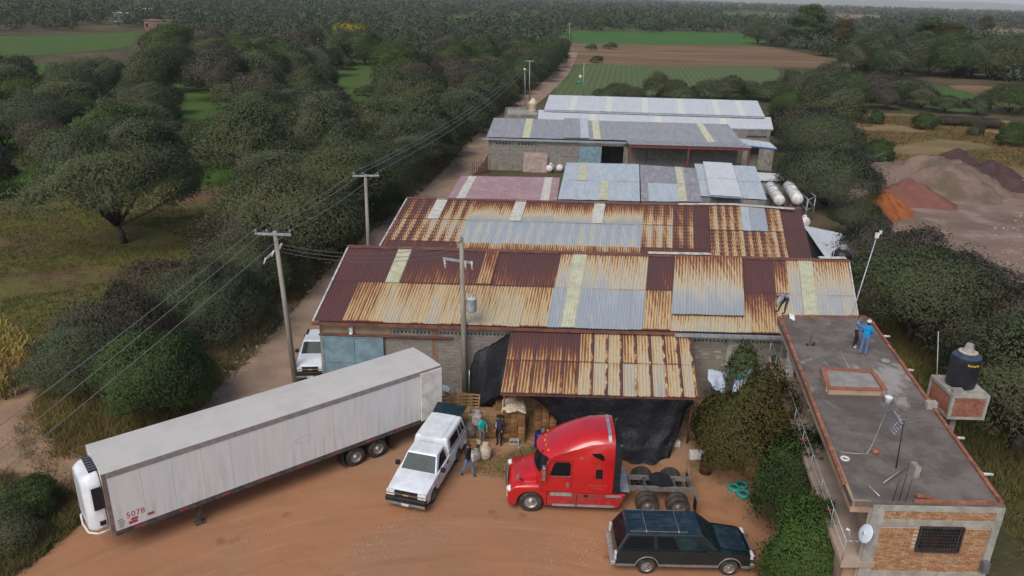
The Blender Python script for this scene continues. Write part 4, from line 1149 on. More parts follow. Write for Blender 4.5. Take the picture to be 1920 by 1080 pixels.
# canopy in front of it
cp = thing('loading_canopy', 'rusty lean-to canopy in front of the nearest warehouse, above the black tarp', 'canopy')
C_rl, C_rr, C_el, C_er = Vector((.02, 39.62, 3.98)), Vector((10.25, 39.62, 3.98)), Vector((-.43, 33.88, 3.1)), Vector((9.55, 33.98, 3.1))
def fC(s, r, c):
    if r == 0: return cell(1.22, .6, 0, gap=.3) if s < .42 else cell(.54 + .1 * math.sin(c * 1.7), .38 + .1 * math.cos(c * 2.3), .1, .1, gap=rnd.uniform(.35, .85))
    return cell(.74, .56, gap=.3) if s < .38 else cell(.40 + .08 * math.sin(c * 2.9), .28 + .05 * math.cos(c), .2, .05, gap=rnd.uniform(.3, .85))
roof_sheets(cp, C_rl, C_rr, C_el, C_er, 13, 2, fC)
m = MB()
for t_ in (.03, .35, .68, .985):
    m.beam(lerp(C_rl, C_el, t_) + Vector((0, 0, -.09)), lerp(C_rr, C_er, t_) + Vector((0, 0, -.09)), .06, .1)
m.build('purlins', MAT['rust_trim'], cp)
for s_ in (.02, .36, .68, .985):
    p = lerp(C_el, C_er, s_) + Vector((0, .75, -.13))
    MB().cyl((p.x, p.y, 0), (p.x, p.y, p.z), .05, n=8).build('post', MAT['rust_trim'], cp)

# tarps: draped sheets
def drape(name, label, grid, material, thick=.015, sub=5):
    """grid: rows of control points, smoothed into a creased sheet"""
    R, Cn = len(grid), len(grid[0]); vs, fs = [], []
    nr, nc = (R - 1) * sub + 1, (Cn - 1) * sub + 1
    rr = random.Random(len(name) + R * 7 + Cn)
    for i in range(nr):
        a = i / sub; k = min(int(a), R - 2); f = a - k
        for j in range(nc):
            b = j / sub; l = min(int(b), Cn - 2); e = b - l
            p = lerp(lerp(Vector(grid[k][l]), Vector(grid[k][l + 1]), e), lerp(Vector(grid[k + 1][l]), Vector(grid[k + 1][l + 1]), e), f)
            p = p + Vector((0, .10 * math.sin(j * 1.3 + .15 * i) * min(1, i / 4) + .05 * math.sin(j * 2.9 + i * .6), .03 * math.sin(j * .9 + i)))
            if p.z < .03: p.z = .03 + rr.uniform(0, .05)
            vs.append(p)
    for i in range(nr - 1):
        for j in range(nc - 1): fs.append((i * nc + j, i * nc + j + 1, (i + 1) * nc + j + 1, (i + 1) * nc + j))
    m = MB(); m.add(vs, fs, True)
    o = m.build(name, material)
    sd = o.modifiers.new('solid', 'SOLIDIFY'); sd.thickness = thick
    return tag(o, label, 'tarp')
drape('black_tarp', 'long black plastic tarp hanging below the front edge of the rusty canopy', [
    [(.3, 34.1, 3.02), (2, 34.05, 2.98), (4, 34.05, 2.98), (6, 34.08, 2.98), (8, 34.1, 2.98), (9.3, 34.1, 2.98)],
    [(1.5, 34.3, 2.5), (2.6, 34.2, 2.2), (4, 34.0, 2.1), (6, 34.1, 2.2), (8, 34.2, 2.2), (9.0, 34.2, 2.2)],
    [(2.4, 34.3, 1.5), (3.2, 34.1, 1.2), (4.3, 33.9, 1.2), (6, 34.0, 1.2), (8, 34.0, 1.2), (8.8, 34.1, 1.2)],
    [(3.0, 34.2, .5), (3.6, 33.9, .4), (4.6, 33.7, .35), (6, 33.6, .35), (7.4, 33.6, .4), (8.5, 33.8, .5)],
    [(3.3, 33.9, .04), (3.9, 33.6, .04), (4.9, 33.2, .04), (6.2, 32.7, .04), (7.2, 32.6, .04), (8.2, 33.3, .04)]], MAT['tarp'])
drape('black_tarp', 'black plastic tarp slanting from the canopy corner down to the foot of the middle pole', [
    [(.05, 39.45, 3.9), (-1.0, 39.3, 3.3), (-2.0, 39.2, 2.7)],
    [(-.1, 38.2, 3.5), (-1.2, 38.6, 2.6), (-2.25, 38.9, 1.7)],
    [(-.3, 37.0, 2.9), (-1.2, 37.6, 1.8), (-2.2, 38.2, .8)],
    [(-.3, 35.9, 2.1), (-1.1, 36.6, 1.1), (-2.0, 37.4, .1)]], MAT['tarp'])

# ---------------------------------------------------------------- second warehouse
aw = thing('second_warehouse', 'second warehouse with dotted rust on its corrugated roof, behind the nearest one', 'warehouse')
A_rl, A_rr, A_el, A_er = Vector((-8.69, 60.99, 5.9)), Vector((23.42, 61.36, 5.9)), Vector((-9.75, 49.6, 4.15)), Vector((20.9, 49.7, 4.05))
def fA(s, r, c):
    if c in (3, 11, 19) and r == 0: return cell(0, 0, mat='skylight_pale', name='skylight_sheet', lift=.05)
    if s < .07: return cell(1.05, .75, 0, .75) if r == 0 else (cell(.7, .72, 0, 1) if r == 1 else cell(.9, 1.1))
    if s < .17: return cell(.9, .45, 0, .8) if r == 0 else (cell(.4, .62, .4, 1) if r == 1 else cell(.9, 1.1))
    if s < .6: return cell(1.0, .02, .4) if r == 0 else (cell(.1, .2, 1, .35) if r == 1 else cell(.55, 1.2, .8))
    if s < .68: return cell(.95, .42, .2, .6) if r == 0 else (cell(.35, .62, .3, .9) if r == 1 else cell(.9, 1.1))
    if s < .73: return cell(1.0, .8, 0, .7) if r == 0 else (cell(.75, .8, 0, .8) if r == 1 else cell(.95, 1.1))
    return cell(1.1, 1.05)
roof_sheets(aw, A_rl, A_rr, A_el, A_er, 40, 3, fA)
def fA2(s, r, c):
    if r == 0 and c in (4, 5, 6): return cell(-.3, -.2, 1, mat='sheet_blue' if c == 4 else 'sheet', lift=.05)
    return cell(.8, .62, 0, .9) if (c + r) % 4 else cell(.6, .5, 0, .8)
roof_sheets(aw, *sub(A_rl, A_rr, A_el, A_er, .765, .945, .02, .80), 9, 2, fA2, lift=.14, name='patch_sheet')
m = MB(); m.beam(A_rl + Vector((-.1, 0, .05)), A_rr + Vector((.1, 0, .05)), .5, .05); m.build('ridge_cap', MAT['rust_trim'], aw)
m = MB(); m.beam((13.4, 61.3, 6.02), (18.2, 61.2, 6.16), .3, .06); m.beam((17.6, 61.2, 6.16), (22.6, 60.4, 6.12), .32, .06); m.build('ridge_flashing', MAT['flashing'], aw)
m = MB(); m.beam(A_rl + Vector((-.06, 0, .03)), A_el + Vector((-.06, 0, .03)), .1, .1); m.build('verge_flashing', MAT['flashing'], aw)
wall_box(aw, (-8.5, 60.9), (-9.55, 49.0), 0, 5.75, .15, MAT['concrete'], z1b=4.0)
wall_box(aw, (20.7, 49.0), (23.2, 61.2), 0, 3.9, .15, MAT['concrete'], z1b=5.75)
MB().box(-8.4, 23.1, 60.95, 61.1, 0, 5.8).build('wall', MAT['concrete'], aw)

# ---------------------------------------------------------------- sheds in the middle
def shed(name, label, rl, rr, el, er, cols, rows, fn, wallmat='concrete', ribs=5, lift=0.0, amp=.028):
    o = thing(name, label, 'shed')
    roof_sheets(o, rl, rr, el, er, cols, rows, fn, ribs=ribs, lift=lift, amp=amp)
    dz = Vector((0, 0, .12))
    i = lambda p, q: lerp(p, q, .015)
    a, b, c, d = i(el, er), i(er, el), i(rr, rl), i(rl, rr)
    wall_box(o, a, b, 0, a.z - .08, .12, MAT[wallmat]); wall_box(o, b + Vector((0, .13, 0)), c - Vector((0, .13, 0)), 0, b.z - .08, .12, MAT[wallmat], z1b=c.z - .08)
    wall_box(o, c, d, 0, c.z - .08, .12, MAT[wallmat]); wall_box(o, d - Vector((0, .13, 0)), a + Vector((0, .13, 0)), 0, d.z - .08, .12, MAT[wallmat], z1b=a.z - .08)
    return o
shed('pink_shed', 'low shed with faded pink corrugated roof and two pale strips', at(865, 330, 4.4), at(1050, 333, 4.4), at(838, 374, 3.5), at(1044, 378, 3.5), 13, 1,
     lambda s, r, c: cell(0, 0, mat='skylight_pale' if c in (1, 11) else 'sheet_pink', name='skylight_sheet' if c in (1, 11) else 'roof_sheet'))
shed('blue_shed', 'shed with pale blue corrugated roof and two staggered yellow strips', at(1062, 305, 5.4), at(1198, 308, 5.4), at(1046, 374, 4.2), at(1200, 378, 4.2), 10, 2,
     lambda s, r, c: cell(0, 0, mat='skylight', name='skylight_sheet', lift=.03) if (r, c) in ((0, 2), (1, 5)) else cell(0, 0, mat='sheet_blue'))
shed('grey_shed', 'shed with patched dull grey roof, yellow strips and one light blue patch', at(1200, 309, 5.35), at(1305, 316, 5.3), at(1202, 378, 4.15), at(1316, 379, 4.15), 8, 2,
     lambda s, r, c: cell(0, 0, mat='skylight', name='skylight_sheet', lift=.03) if (c == 5 and r == 0) or (c == 5 and r == 1) else cell(.2, .3, .8, mat='sheet_blue' if r == 1 and c in (1, 2, 3, 4) else 'sheet_dull'))
ws = shed('white_roof_shed', 'shed with a raised white roof panel over a pale blue roof beside the gas tanks', at(1302, 307, 5.4), at(1416, 312, 5.4), at(1314, 368, 4.3), at(1438, 375, 4.3), 7, 2,
     lambda s, r, c: cell(0, 0, mat='sheet_blue'), amp=.015)
q = [at(1318, 303, 5.65), at(1372, 306, 5.65), at(1331, 366, 4.62), at(1391, 370, 4.62)]
roof_sheets(ws, q[0], q[1], q[2], q[3], 3, 2, lambda s, r, c: cell(0, 0, mat='sheet_white'), amp=.012, name='raised_sheet')
m = MB(); m.beam(q[2] - Vector((0, 0, .08)), q[3] - Vector((0, 0, .08)), .08, .12); m.build('panel_edge', MAT['galv'], ws)

# hut with white slab roof and the gas tanks
hu = thing('slab_hut', 'small hut with flat white slab roof behind the gas tanks', 'hut')
p = [at(1418, 323, 1.7), at(1470, 326, 1.7), at(1489, 338, 1.7), at(1424, 337, 1.7)]
m = MB(); m.hexa([v - Vector((0, 0, .14)) for v in (p[3], p[2], p[1], p[0])] + [p[3], p[2], p[1], p[0]]); m.build('roof_slab', MAT['plastic_white'], hu)
i0 = [lerp(v, (p[0] + p[2]) / 2, .12) for v in p]
for a_, b_ in ((3, 2), (2, 1), (1, 0), (0, 3)): wall_box(hu, i0[a_], i0[b_], 0, 1.55, .12, MAT['concrete_light'])

def gas_tank(label, a, b, r):
    a, b = Vector(a), Vector(b)
    o = thing('gas_tank', label, 'gas tank', ((a.x + b.x) / 2, (a.y + b.y) / 2, 0), math.atan2(b.y - a.y, b.x - a.x), 'white gas tanks')
    L = (b - a).length / 2
    prof = [(.0, -L)] + [(r * math.sin(k / 6 * math.pi / 2), -L + r * .55 * (1 - math.cos(k / 6 * math.pi / 2))) for k in range(1, 7)]
    prof += [(x, -y) for x, y in prof[::-1]]
    MB().lathe(prof, 24, 'X', (0, 0, a.z)).build('vessel', MAT['gas_white'], o)
    for s in (-.55, .55):
        MB().box(s * L - .1, s * L + .1, -r * .7, r * .7, 0, a.z - r * .6).build('saddle', MAT['concrete'], o)
    m = MB(); m.lathe([(.001, a.z + r + .14), (.18, a.z + r + .14), (.2, a.z + r + .02), (.2, a.z + r - .1)], 12, 'Z'); m.build('valve_dome', MAT['gas_white'], o)
    for s in (-.35, .35):
        pts = [(s * L, r * 1.02 * math.cos(k / 12 * math.pi), a.z + r * 1.02 * math.sin(k / 12 * math.pi)) for k in range(13)]
        MB().tube(pts, .03, 5).build('band', MAT['grey_plastic'], o)
gas_tank('left white gas tank, the one nearer the raised white panel', at(1462, 377, 2.7), at(1443, 349, 2.7), .58)
gas_tank('right white gas tank, with dark straps, beside the trees', at(1496, 375, 2.7), at(1478, 348, 2.7), .62)
gas_tank('small white gas tank standing half hidden by the blue shed roof', at(1029, 317, .6), at(1036, 311, .6), .45)
gas_tank('small white tank touching the corner of the pale blue roof', at(1048, 316, .6), at(1056, 310, .6), .45)
gas_tank('short white tank beside the steel stair, right of the second warehouse', at(1503, 414, .9), at(1512, 419, .9), .6)
# steel stair / railing by the tanks
st = thing('steel_platform', 'pale steel railing frame right of the second warehouse roof', 'railing')
b0, b1 = at(1508, 418), at(1522, 412)
m = MB()
for p_ in (b0, b1, b0 + Vector((.3, 3, 0)), b1 + Vector((.3, 3, 0))): m.cyl(p_, p_ + Vector((0, 0, 2.5)), .05, n=6)
m.build('posts', MAT['galv'], st)
m = MB()
for z in (1.4, 2.5):
    m.cyl(b0 + Vector((0, 0, z)), b1 + Vector((0, 0, z)), .045, n=6); m.cyl(b1 + Vector((0, 0, z)), b1 + Vector((.3, 3, z)), .045, n=6); m.cyl(b0 + Vector((0, 0, z)), b0 + Vector((.3, 3, z)), .045, n=6)
m.cyl(b0 + Vector((0, 0, 2.5)), b1 + Vector((0, 0, 1.4)), .035, n=6)
m.build('rails', MAT['galv'], st)

# lean-to with white sheet roof, right of the second warehouse
lt = thing('lean_to', 'white sheet lean-to roof right of the rusty warehouses, below the trees', 'lean-to')
p = [at(1506, 423, 3.3), at(1578, 438, 3.0), at(1550, 487, 3.3), at(1615, 499, 2.9)]
roof_sheets(lt, p[0], p[1], p[2], p[3], 5, 2, lambda s, r, c: cell(0, 0, mat='sheet_white'), amp=.02)
for a_, b_ in ((2, 3), (1, 0)): wall_box(lt, lerp(p[a_], p[b_], .04), lerp(p[b_], p[a_], .04), 0, min(p[a_].z, p[b_].z) - .12, .12, MAT['concrete'])
for v in (p[1], p[3]): MB().cyl((v.x - .2, v.y, 0), (v.x - .2, v.y, v.z - .05), .05, n=6).build('post', MAT['galv'], lt)

# ---------------------------------------------------------------- grey warehouse
cw = thing('grey_warehouse', 'long warehouse with grey roof, block walls, blue door and maroon steel porch', 'warehouse')
C2 = [at(926, 221, 5.8), at(1365, 233, 5.8), Vector((-3.86, 99.3, 4.3)), Vector((29.3, 99.6, 4.4))]
def fG(s, r, c):
    if c in (5, 15, 31): return cell(0, 0, mat='skylight', name='skylight_sheet', lift=.04)
    return cell(0, 0, mat='sheet_grey')
roof_sheets(cw, C2[0], C2[1], C2[2], C2[3], 36, 1, fG)
roof_sheets(cw, *sub(*C2, .30, .40, -.03, .99), 3, 1, lambda s, r, c: cell(0, 0, mat='sheet_grey' if c < 2 else 'sheet_blue'), lift=.16, name='patch_sheet')
MB().box(-4.3, 15.0, 99.12, 99.26, 4.0, 4.24).build('gutter', MAT['galv'], cw)
YG = 99.6
MB().box(-3.6, 8.1, YG, YG + .14, 0, 4.15).build('wall', MAT['mortar'], cw)
MB().box(8.1, 14.0, YG, YG + .14, 3.55, 4.15).build('lintel', MAT['concrete_light'], cw)
MB().box(14.0, 28.8, YG, YG + .14, 0, 4.15).build('wall', MAT['mortar'], cw)
def skipG(x, z):
    X = x - 3.6
    return abs((X + .4) % 2.9 - .15) < .2 or abs(z - 2.05) < .11 or 8.0 < X < 14.1
masonry(cw, (-3.6, YG), (28.8, YG), 0, 4.1, .4, .2, .03, .03, BLOCKS_C, 'grey_block', 250, skipG, vents=(17,))
m = MB()
for x in np.arange(-3.3, 28, 2.9):
    if not 7.8 < x < 14: m.box(x - .12, x + .12, YG - .04, YG, 0, 4.1)
m.box(-3.6, 8.0, YG - .036, YG, 1.95, 2.15); m.box(14.2, 28.8, YG - .036, YG, 1.95, 2.15)
m.build('concrete_frame', MAT['concrete'], cw)
for x in np.concatenate([np.arange(-2.6, -.8, .42), np.arange(.3, 2.0, .42), np.arange(15.5, 17, .42), np.arange(19, 20.4, .42), np.arange(23.5, 26.3, .42)]):
    MB().box(x, x + .17, YG - .05, YG - .03, 3.4, 3.62).build('vent', MAT['dark_hole'], cw)  # boxes on the wall face, coloured as the shade inside vent holes
wall_box(cw, C2[0] - Vector((0, .2, 0)), (-3.6, YG + .16), 0, 5.65, .14, MAT['concrete'], z1b=4.15)
wall_box(cw, (28.8, YG + .16), C2[1] - Vector((0, .2, 0)), 0, 4.15, .14, MAT['concrete'], z1b=5.65)
wall_box(cw, C2[1] + Vector((0, 0, 0)), C2[0], 0, 5.7, .14, MAT['concrete'])
MB().box(8.15, 11.1, YG - .16, YG - .08, .1, 3.5).build('door', MAT['blue_steel'], cw)
MB().box(14.2, 29.4, 96.4, 96.6, 4.05, 4.4).build('porch_beam', MAT['maroon_steel'], cw)
for x in (14.2, 21.6, 29.2): MB().box(x, x + .2, 96.4, 96.6, 0, 4.05).build('porch_post', MAT['maroon_steel'], cw)
for x in (14.2, 21.6, 29.2): MB().box(x + .02, x + .18, 96.6, 99.5, 4.1, 4.35).build('porch_rafter', MAT['maroon_steel'], cw)
roof_sheets(cw, Vector((14.1, 99.3, 4.46)), Vector((29.6, 99.3, 4.46)), Vector((14.1, 96.3, 4.42)), Vector((29.6, 96.3, 4.42)), 17, 1, lambda s, r, c: cell(0, 0, mat='sheet_dull'), name='porch_sheet')
# loose things before it
pb = MB().box(-.0, 3.1, -.06, .06, 0, 2.55).build('leaning_sheet', pm('metal_panel', (.42, .33, .29), (.33, .25, .22), 2, .6, c3=(.24, .12, .08), sc3=1.5, f3=.5)); pb.location = (1.0, 98.9, 0.0); pb.rotation_euler = (-.06, 0, 0)
tag(pb, 'pinkish metal panel leaning on the wall of the grey warehouse', 'panel')
gr = thing('rebar_rack', 'rusty upright bars standing at the road corner of the grey warehouse', 'rack')
m = MB()
for k in range(9):
    p_ = at(885 + k * 4, 328 - k * .5); m.cyl(p_, p_ + Vector((.05, .1, 1.7 + .2 * math.sin(k * 2))), .045, n=5)
m.build('bars', MAT['maroon_steel'], gr)
m = MB(); m.cyl(at(885, 328, .9), at(917, 324, .9), .04, n=5); m.build('cross_bar', MAT['maroon_steel'], gr)

# small blue-edged shed at its right end
bs = thing('blue_edged_shed', 'small block shed with pale roof edged in blue beside the grey warehouse', 'shed')
p = [at(1383, 259, 3.6), at(1444, 267, 3.6), at(1392, 272, 3.1), at(1457, 279, 3.1)]
roof_sheets(bs, p[0], p[1], p[2], p[3], 5, 1, lambda s, r, c: cell(0, 0, mat='sheet_blue'))
MAT['blue_trim'] = pm('blue_trim', (.05, .13, .36), None, rough=.5)
m = MB(); m.beam(p[2] + Vector((0, -.05, -.04)), p[3] + Vector((0, -.05, -.04)), .08, .16); m.build('fascia', MAT['blue_trim'], bs)
a_, b_ = lerp(p[2], p[3], .5), lerp(p[2], p[3], .93)
wall_box(bs, a_, b_, 0, 3.0, .14, MAT['concrete']); wall_box(bs, b_ + Vector((0, .15, 0)), lerp(p[1], p[0], .07), 0, 3.0, .14, MAT['concrete']); wall_box(bs, lerp(p[2], p[3], .03), lerp(p[2], p[3], .2), 0, 3.0, .14, MAT['concrete'])
wall_box(bs, lerp(p[1], p[0], .05), lerp(p[0], p[1], .05), 0, 3.4, .14, MAT['concrete'])
MB().cyl(lerp(p[2], p[3], .02) * Vector((1, 1, 0)), lerp(p[2], p[3], .02) - Vector((0, 0, .1)), .05, n=6).build('post', MAT['plastic_white'], bs) if False else None

# ---------------------------------------------------------------- white warehouse
dw = thing('white_warehouse', 'farthest warehouse with long two step white roof and faint yellow strips', 'warehouse')
D1 = [at(1030, 178, 6.8), at(1420, 189, 6.8), at(1020, 206, 5.95), at(1434, 219, 5.95)]
D2 = [at(1010, 206, 5.75), at(1445, 220, 5.75), at(1007, 232, 4.9), at(1450, 243, 4.9)]
MAT['skylight_faint'] = pm('skylight_faint', (.62, .63, .52), (.58, .6, .52), 2, .45, world=True)
roof_sheets(dw, *D1, 36, 1, lambda s, r, c: cell(0, 0, mat='skylight_faint' if c in (4, 10, 16, 22, 28, 32) else 'sheet_white', name='skylight_sheet' if c in (4, 10, 16, 22, 28, 32) else 'roof_sheet'))
roof_sheets(dw, *D2, 36, 1, lambda s, r, c: cell(0, 0, mat='skylight_faint' if c in (8, 18, 28) else 'sheet_white', name='skylight_sheet' if c in (8, 18, 28) else 'roof_sheet'))
m = MB(); m.beam(D1[2] - Vector((0, 0, .12)), D1[3] - Vector((0, 0, .12)), .1, .2); m.build('step_fascia', MAT['galv'], dw)
m = MB(); m.beam(D2[2] - Vector((0, 0, .06)), D2[3] - Vector((0, 0, .06)), .12, .14); m.build('gutter', MAT['galv'], dw)
a_, b_ = lerp(D2[2], D2[3], .01), lerp(D2[3], D2[2], .01)
wall_box(dw, a_, b_, 0, 4.8, .15, MAT['concrete']); wall_box(dw, b_ + Vector((0, .2, 0)), D1[1] - Vector((.4, .2, 0)), 0, 4.8, .15, MAT['concrete'], z1b=6.6)
wall_box(dw, D1[0] + Vector((.3, -.2, 0)), a_ + Vector((0, .2, 0)), 0, 6.6, .15, MAT['concrete'], z1b=4.8); wall_box(dw, D1[1] - Vector((.4, 0, 0)), D1[0] + Vector((.3, 0, 0)), 0, 6.6, .15, MAT['concrete'])
for k in range(9):
    p_ = lerp(a_, b_, .90 + .0095 * k); MB().box(p_.x, p_.x + .2, p_.y - .04, p_.y - .02, 3.75, 4.0).build('vent', MAT['dark_hole'], dw)  # no real holes: interior darkness given by the box colour

# block with the cream water tank beside it
th = thing('tank_block', 'concrete block with pale flat roof left of the white warehouse', 'block')
p = [at(946, 218, 3.0), at(1008, 219, 3.0), at(1010, 205, 3.0), at(948, 204, 3.0)]
for a_, b_ in ((0, 1), (1, 2), (2, 3), (3, 0)): wall_box(th, p[a_], p[b_], 0, 3.3, .16, MAT['concrete'])
m = MB(); m.poly([(v.x, v.y, 2.95) for v in p]); m.build('roof_slab', MAT['concrete_light'], th)
tb = at(999, 208, 3.0)
ct = thing('cream_tank', 'cream plastic water tank on the concrete block by the road', 'water tank', (tb.x, tb.y, 2.96))
MB().lathe([(.0, 0), (.75, 0), (.78, .1), (.74, .5), (.78, .55), (.74, 1.1), (.78, 1.15), (.72, 1.6), (.35, 1.95), (.3, 2.05), (0, 2.06)], 20).build('vessel', MAT['cream_tank'], ct)
MB().lathe([(.24, 2.05), (.24, 2.14), (0, 2.16)], 16).build('lid', MAT['plastic_white'], ct)

# ================================================================== THE BRICK HOUSE
hs = thing('brick_house', 'two storey brick house with flat concrete roof and narrow side balcony', 'house')
ZR, ZB = 6.3, 3.95
fl, fr, rr_, rl_ = Vector((12.2, 21.35)), Vector((16.62, 21.4)), Vector((18.9, 37.5)), Vector((14.45, 37.3))
sl_f, sl_r = Vector((11.52, 21.45)), Vector((14.0, 37.3))
t = NT('roof_concrete'); P = t.pos()
sep = t.n('ShaderNodeSeparateXYZ'); t.put(sep.inputs[0], P)
t_band = t.math('MULTIPLY', t.rng(sep.outputs[1], 24.5, 28.0), t.rng(sep.outputs[1], 33.5, 30.5))
t_lo, t_hi = t.math('SUBTRACT', .62, t.math('MULTIPLY', t_band, .12)), t.math('SUBTRACT', .74, t.math('MULTIPLY', t_band, .12))
c = t.mix(t.rng(t.noise(P, .9, 7, .7), .38, .64), (.112, .092, .08), (.175, .15, .132))
c = t.mix(t.math('MULTIPLY', t.rng(t.noise(t.scale(P, (1, .7, 1)), .55, 6, .7, .5), t_lo, t_hi), .8), c, (.34, .315, .29))
c = t.mix(t.math('MULTIPLY', t.rng(t.noise(P, .22, 4), .48, .66), .7), c, (.085, .073, .068))
t.bump(t.noise(P, 5, 5), .3, .03)
MAT['roof_concrete'] = t.fin(c, .93, 0, .15)
MAT['plaster_tan'] = pm('plaster_tan', (.40, .27, .175), (.33, .22, .14), 1.8, .92, bump=.2, c3=(.16, .11, .08), sc3=.9, f3=.5, world=True)
MAT['balcony_floor'] = pm('balcony_floor', (.40, .30, .225), (.33, .245, .185), 1.5, .9, c3=(.25, .2, .16), sc3=.8, f3=.5, world=True)
def slab(name, pts, z0, z1, material, parent):
    return MB().hexa([(p[0], p[1], z0) for p in pts] + [(p[0], p[1], z1) for p in pts]).build(name, material, parent)
slab('roof_slab', [sl_f, fr, rr_, sl_r], ZR - .22, ZR, MAT['roof_concrete'], hs)
# walls
wall_box(hs, fl, fr, 0, ZR - .23, .18, pm('brick_mortar', (.52, .45, .35), (.42, .36, .28), 3, .95, world=True))
wall_box(hs, fr + Vector((0, .2)), rr_, 0, ZR - .23, .18, MAT['plaster_tan'])
wall_box(hs, rl_ + Vector((.5, 0)), fl + Vector((.5, .2)), 0, ZR - .23, .18, MAT['plaster_tan'])
m = MB(); m.beam((*(sl_f + Vector((.06, 0))), ZR - .22), (*(sl_r + Vector((.06, 0))), ZR - .22), .1, .45); m.beam((*(sl_f + Vector((.11, .05))), ZR - .22), (12.19, 21.5, ZR - .22), .1, .45); m.build('eave_fascia', MAT['plaster_tan'], hs)
wall_box(hs, rr_, rl_, 0, ZR - .23, .18, MAT['concrete'])
# concrete frame of the front and its bricks
def fx(x): return Vector((x, 21.35 + (x - 12.2) * .0113))
def front_box(name, x0, x1, z0, z1, proud, material, parent=hs):
    a, b = fx(x0), fx(x1)
    return MB().hexa([(a.x, a.y - proud, z0), (b.x, b.y - proud, z0), (b.x, b.y + .02, z0), (a.x, a.y + .02, z0), (a.x, a.y - proud, z1), (b.x, b.y - proud, z1), (b.x, b.y + .02, z1), (a.x, a.y + .02, z1)]).build(name, material, parent)
front_box('corner_column', 12.2, 12.62, 0, 6.05, .05, MAT['concrete_light'])
front_box('corner_column', 16.36, 16.62, 0, 6.05, .05, MAT['concrete_light'])
front_box('ring_beam', 12.621, 16.359, 5.43, 5.70, .05, MAT['concrete_light'])
front_box('ring_beam', 12.621, 16.359, 3.30, 3.56, .05, MAT['concrete_light'])
front_box('roof_beam', 12.2, 16.62, 6.051, 6.24, .055, MAT['concrete_light'])
WX0, WX1, WZ0, WZ1 = 13.98, 15.36, 4.50, 5.42
masonry(hs, fx(12.63), fx(16.35), 3.56, 5.43,   .26, .078, .02, .03, BRICKS, 'brick', 230, lambda x, z: WX0 - .06 < x + 12.63 < WX1 + .06 and WZ0 - .04 < z < WZ1 + .1)
masonry(hs, fx(12.63), fx(16.35), 5.70, 6.05,   .26, .078, .02, .03, BRICKS, 'brick', 60)
masonry(hs, fx(12.63), fx(16.35), 2.2, 3.29,   .26, .078, .02, .03, BRICKS, 'brick', 0)
wd = front_box('window', WX0, WX1, WZ0, WZ1, .012, MAT['glass_light'])
front_box('pane', WX0 + .22, WX0 + .72, WZ0 + .05, WZ0 + .58, .02, pm('curtain', (.05, .025, .02), None, rough=.4), wd)
m = MB()
MAT['iron'] = pm('iron', (.03, .022, .025), (.05, .035, .03), 6, .7)
for x in np.linspace(WX0, WX1, 15): m.box(x - .012, x + .012, 21.25, 21.275, WZ0, WZ1)
for z in np.linspace(WZ0, WZ1, 8): m.box(WX0, WX1, 21.255, 21.28, z - .012, z + .012)
m.build('window_grille', MAT['iron'], wd)
m = MB()
for x0, x1, z0, z1 in ((WX0 - .05, WX1 + .05, WZ1, WZ1 + .05), (WX0 - .05, WX1 + .05, WZ0 - .05, WZ0), (WX0 - .05, WX0, WZ0, WZ1), (WX1, WX1 + .05, WZ0, WZ1)): m.box(x0, x1, 21.24, 21.34, z0, z1)
m.build('window_frame', MAT['iron'], wd)
MB().box(16.3, 16.5, 21.1, 21.3, 3.75, 4.15).build('meter_box', MAT['grey_plastic'], hs)
# parapet: a course of red bricks round the roof edge
def curb(a, b, w=.14, h=.2, n=.30, z=ZR, nm='parapet_brick', cap=150):
    a, b = Vector(a), Vector(b); L = (b - a).length; k = int(L / n); d = (b - a) / L; ang = math.atan2(d.y, d.x)
    me = MB().box(0, n - .015, -w / 2, w / 2, 0, h).mesh(nm, MAT['brick_red'])
    for i in range(k):
        p = a + d * (i * n)
        o = link(nm, me, hs, (p.x, p.y, z + .002)); o.rotation_euler = (0, rnd.uniform(-.01, .01), ang + rnd.uniform(-.03, .03)); o.scale = (L / k / n, 1, rnd.uniform(.85, 1.15))
curb(sl_f + Vector((.09, .9)), sl_r + Vector((.09, -.1)), .13, .1); curb(fr + Vector((-.09, .1)), rr_ + Vector((-.09, -.1)), .13, .1); curb(sl_r + Vector((.2, -.08)), rr_ + Vector((-.2, -.08)), .13, .1)
curb(Vector((13.6, 21.5)), fr + Vector((-.1, .1)), .12, .08)
for k, (x, y) in enumerate(((13.85, 21.62), (14.1, 21.6))):
    o = link('loose_brick', MB().box(-.13, .13, -.06, .06, 0, .08).mesh('loose_brick', MAT['brick_red']), None, (x, y, ZR + .125)); tag(o, ('left', 'right')[k] + ' loose red brick lying on the front edge of the house roof', 'brick')
# roof light kerb with a glass cover
sk = thing('roof_light', 'raised brick kerb with pale cover in the middle of the house roof', 'roof light', (0, 0, 0))
pk = [at(1552, 738, ZR), at(1657, 741, ZR), at(1634, 707, ZR), at(1541, 700, ZR)]
for i in range(4):
    a, b = pk[i], pk[(i + 1) % 4]; d = (b - a).normalized()
    MB().beam(a + Vector((0, 0, .12)) - d * .0, b + Vector((0, 0, .12)) - d * .14, .14, .24).build('kerb', MAT['plaster_tan'], sk)
    MB().beam(a + Vector((0, 0, .275)) - d * .02, b + Vector((0, 0, .275)) - d * .16, .2, .06).build('kerb_cap', MAT['brick_red'], sk)
m = MB(); m.hexa([(v.x, v.y, ZR + .1) for v in pk] + [(v.x, v.y, ZR + .2) for v in pk]); m.build('cover', pm('pale_cover', (.3, .28, .25), (.22, .2, .18), 2, .7, world=True), sk)
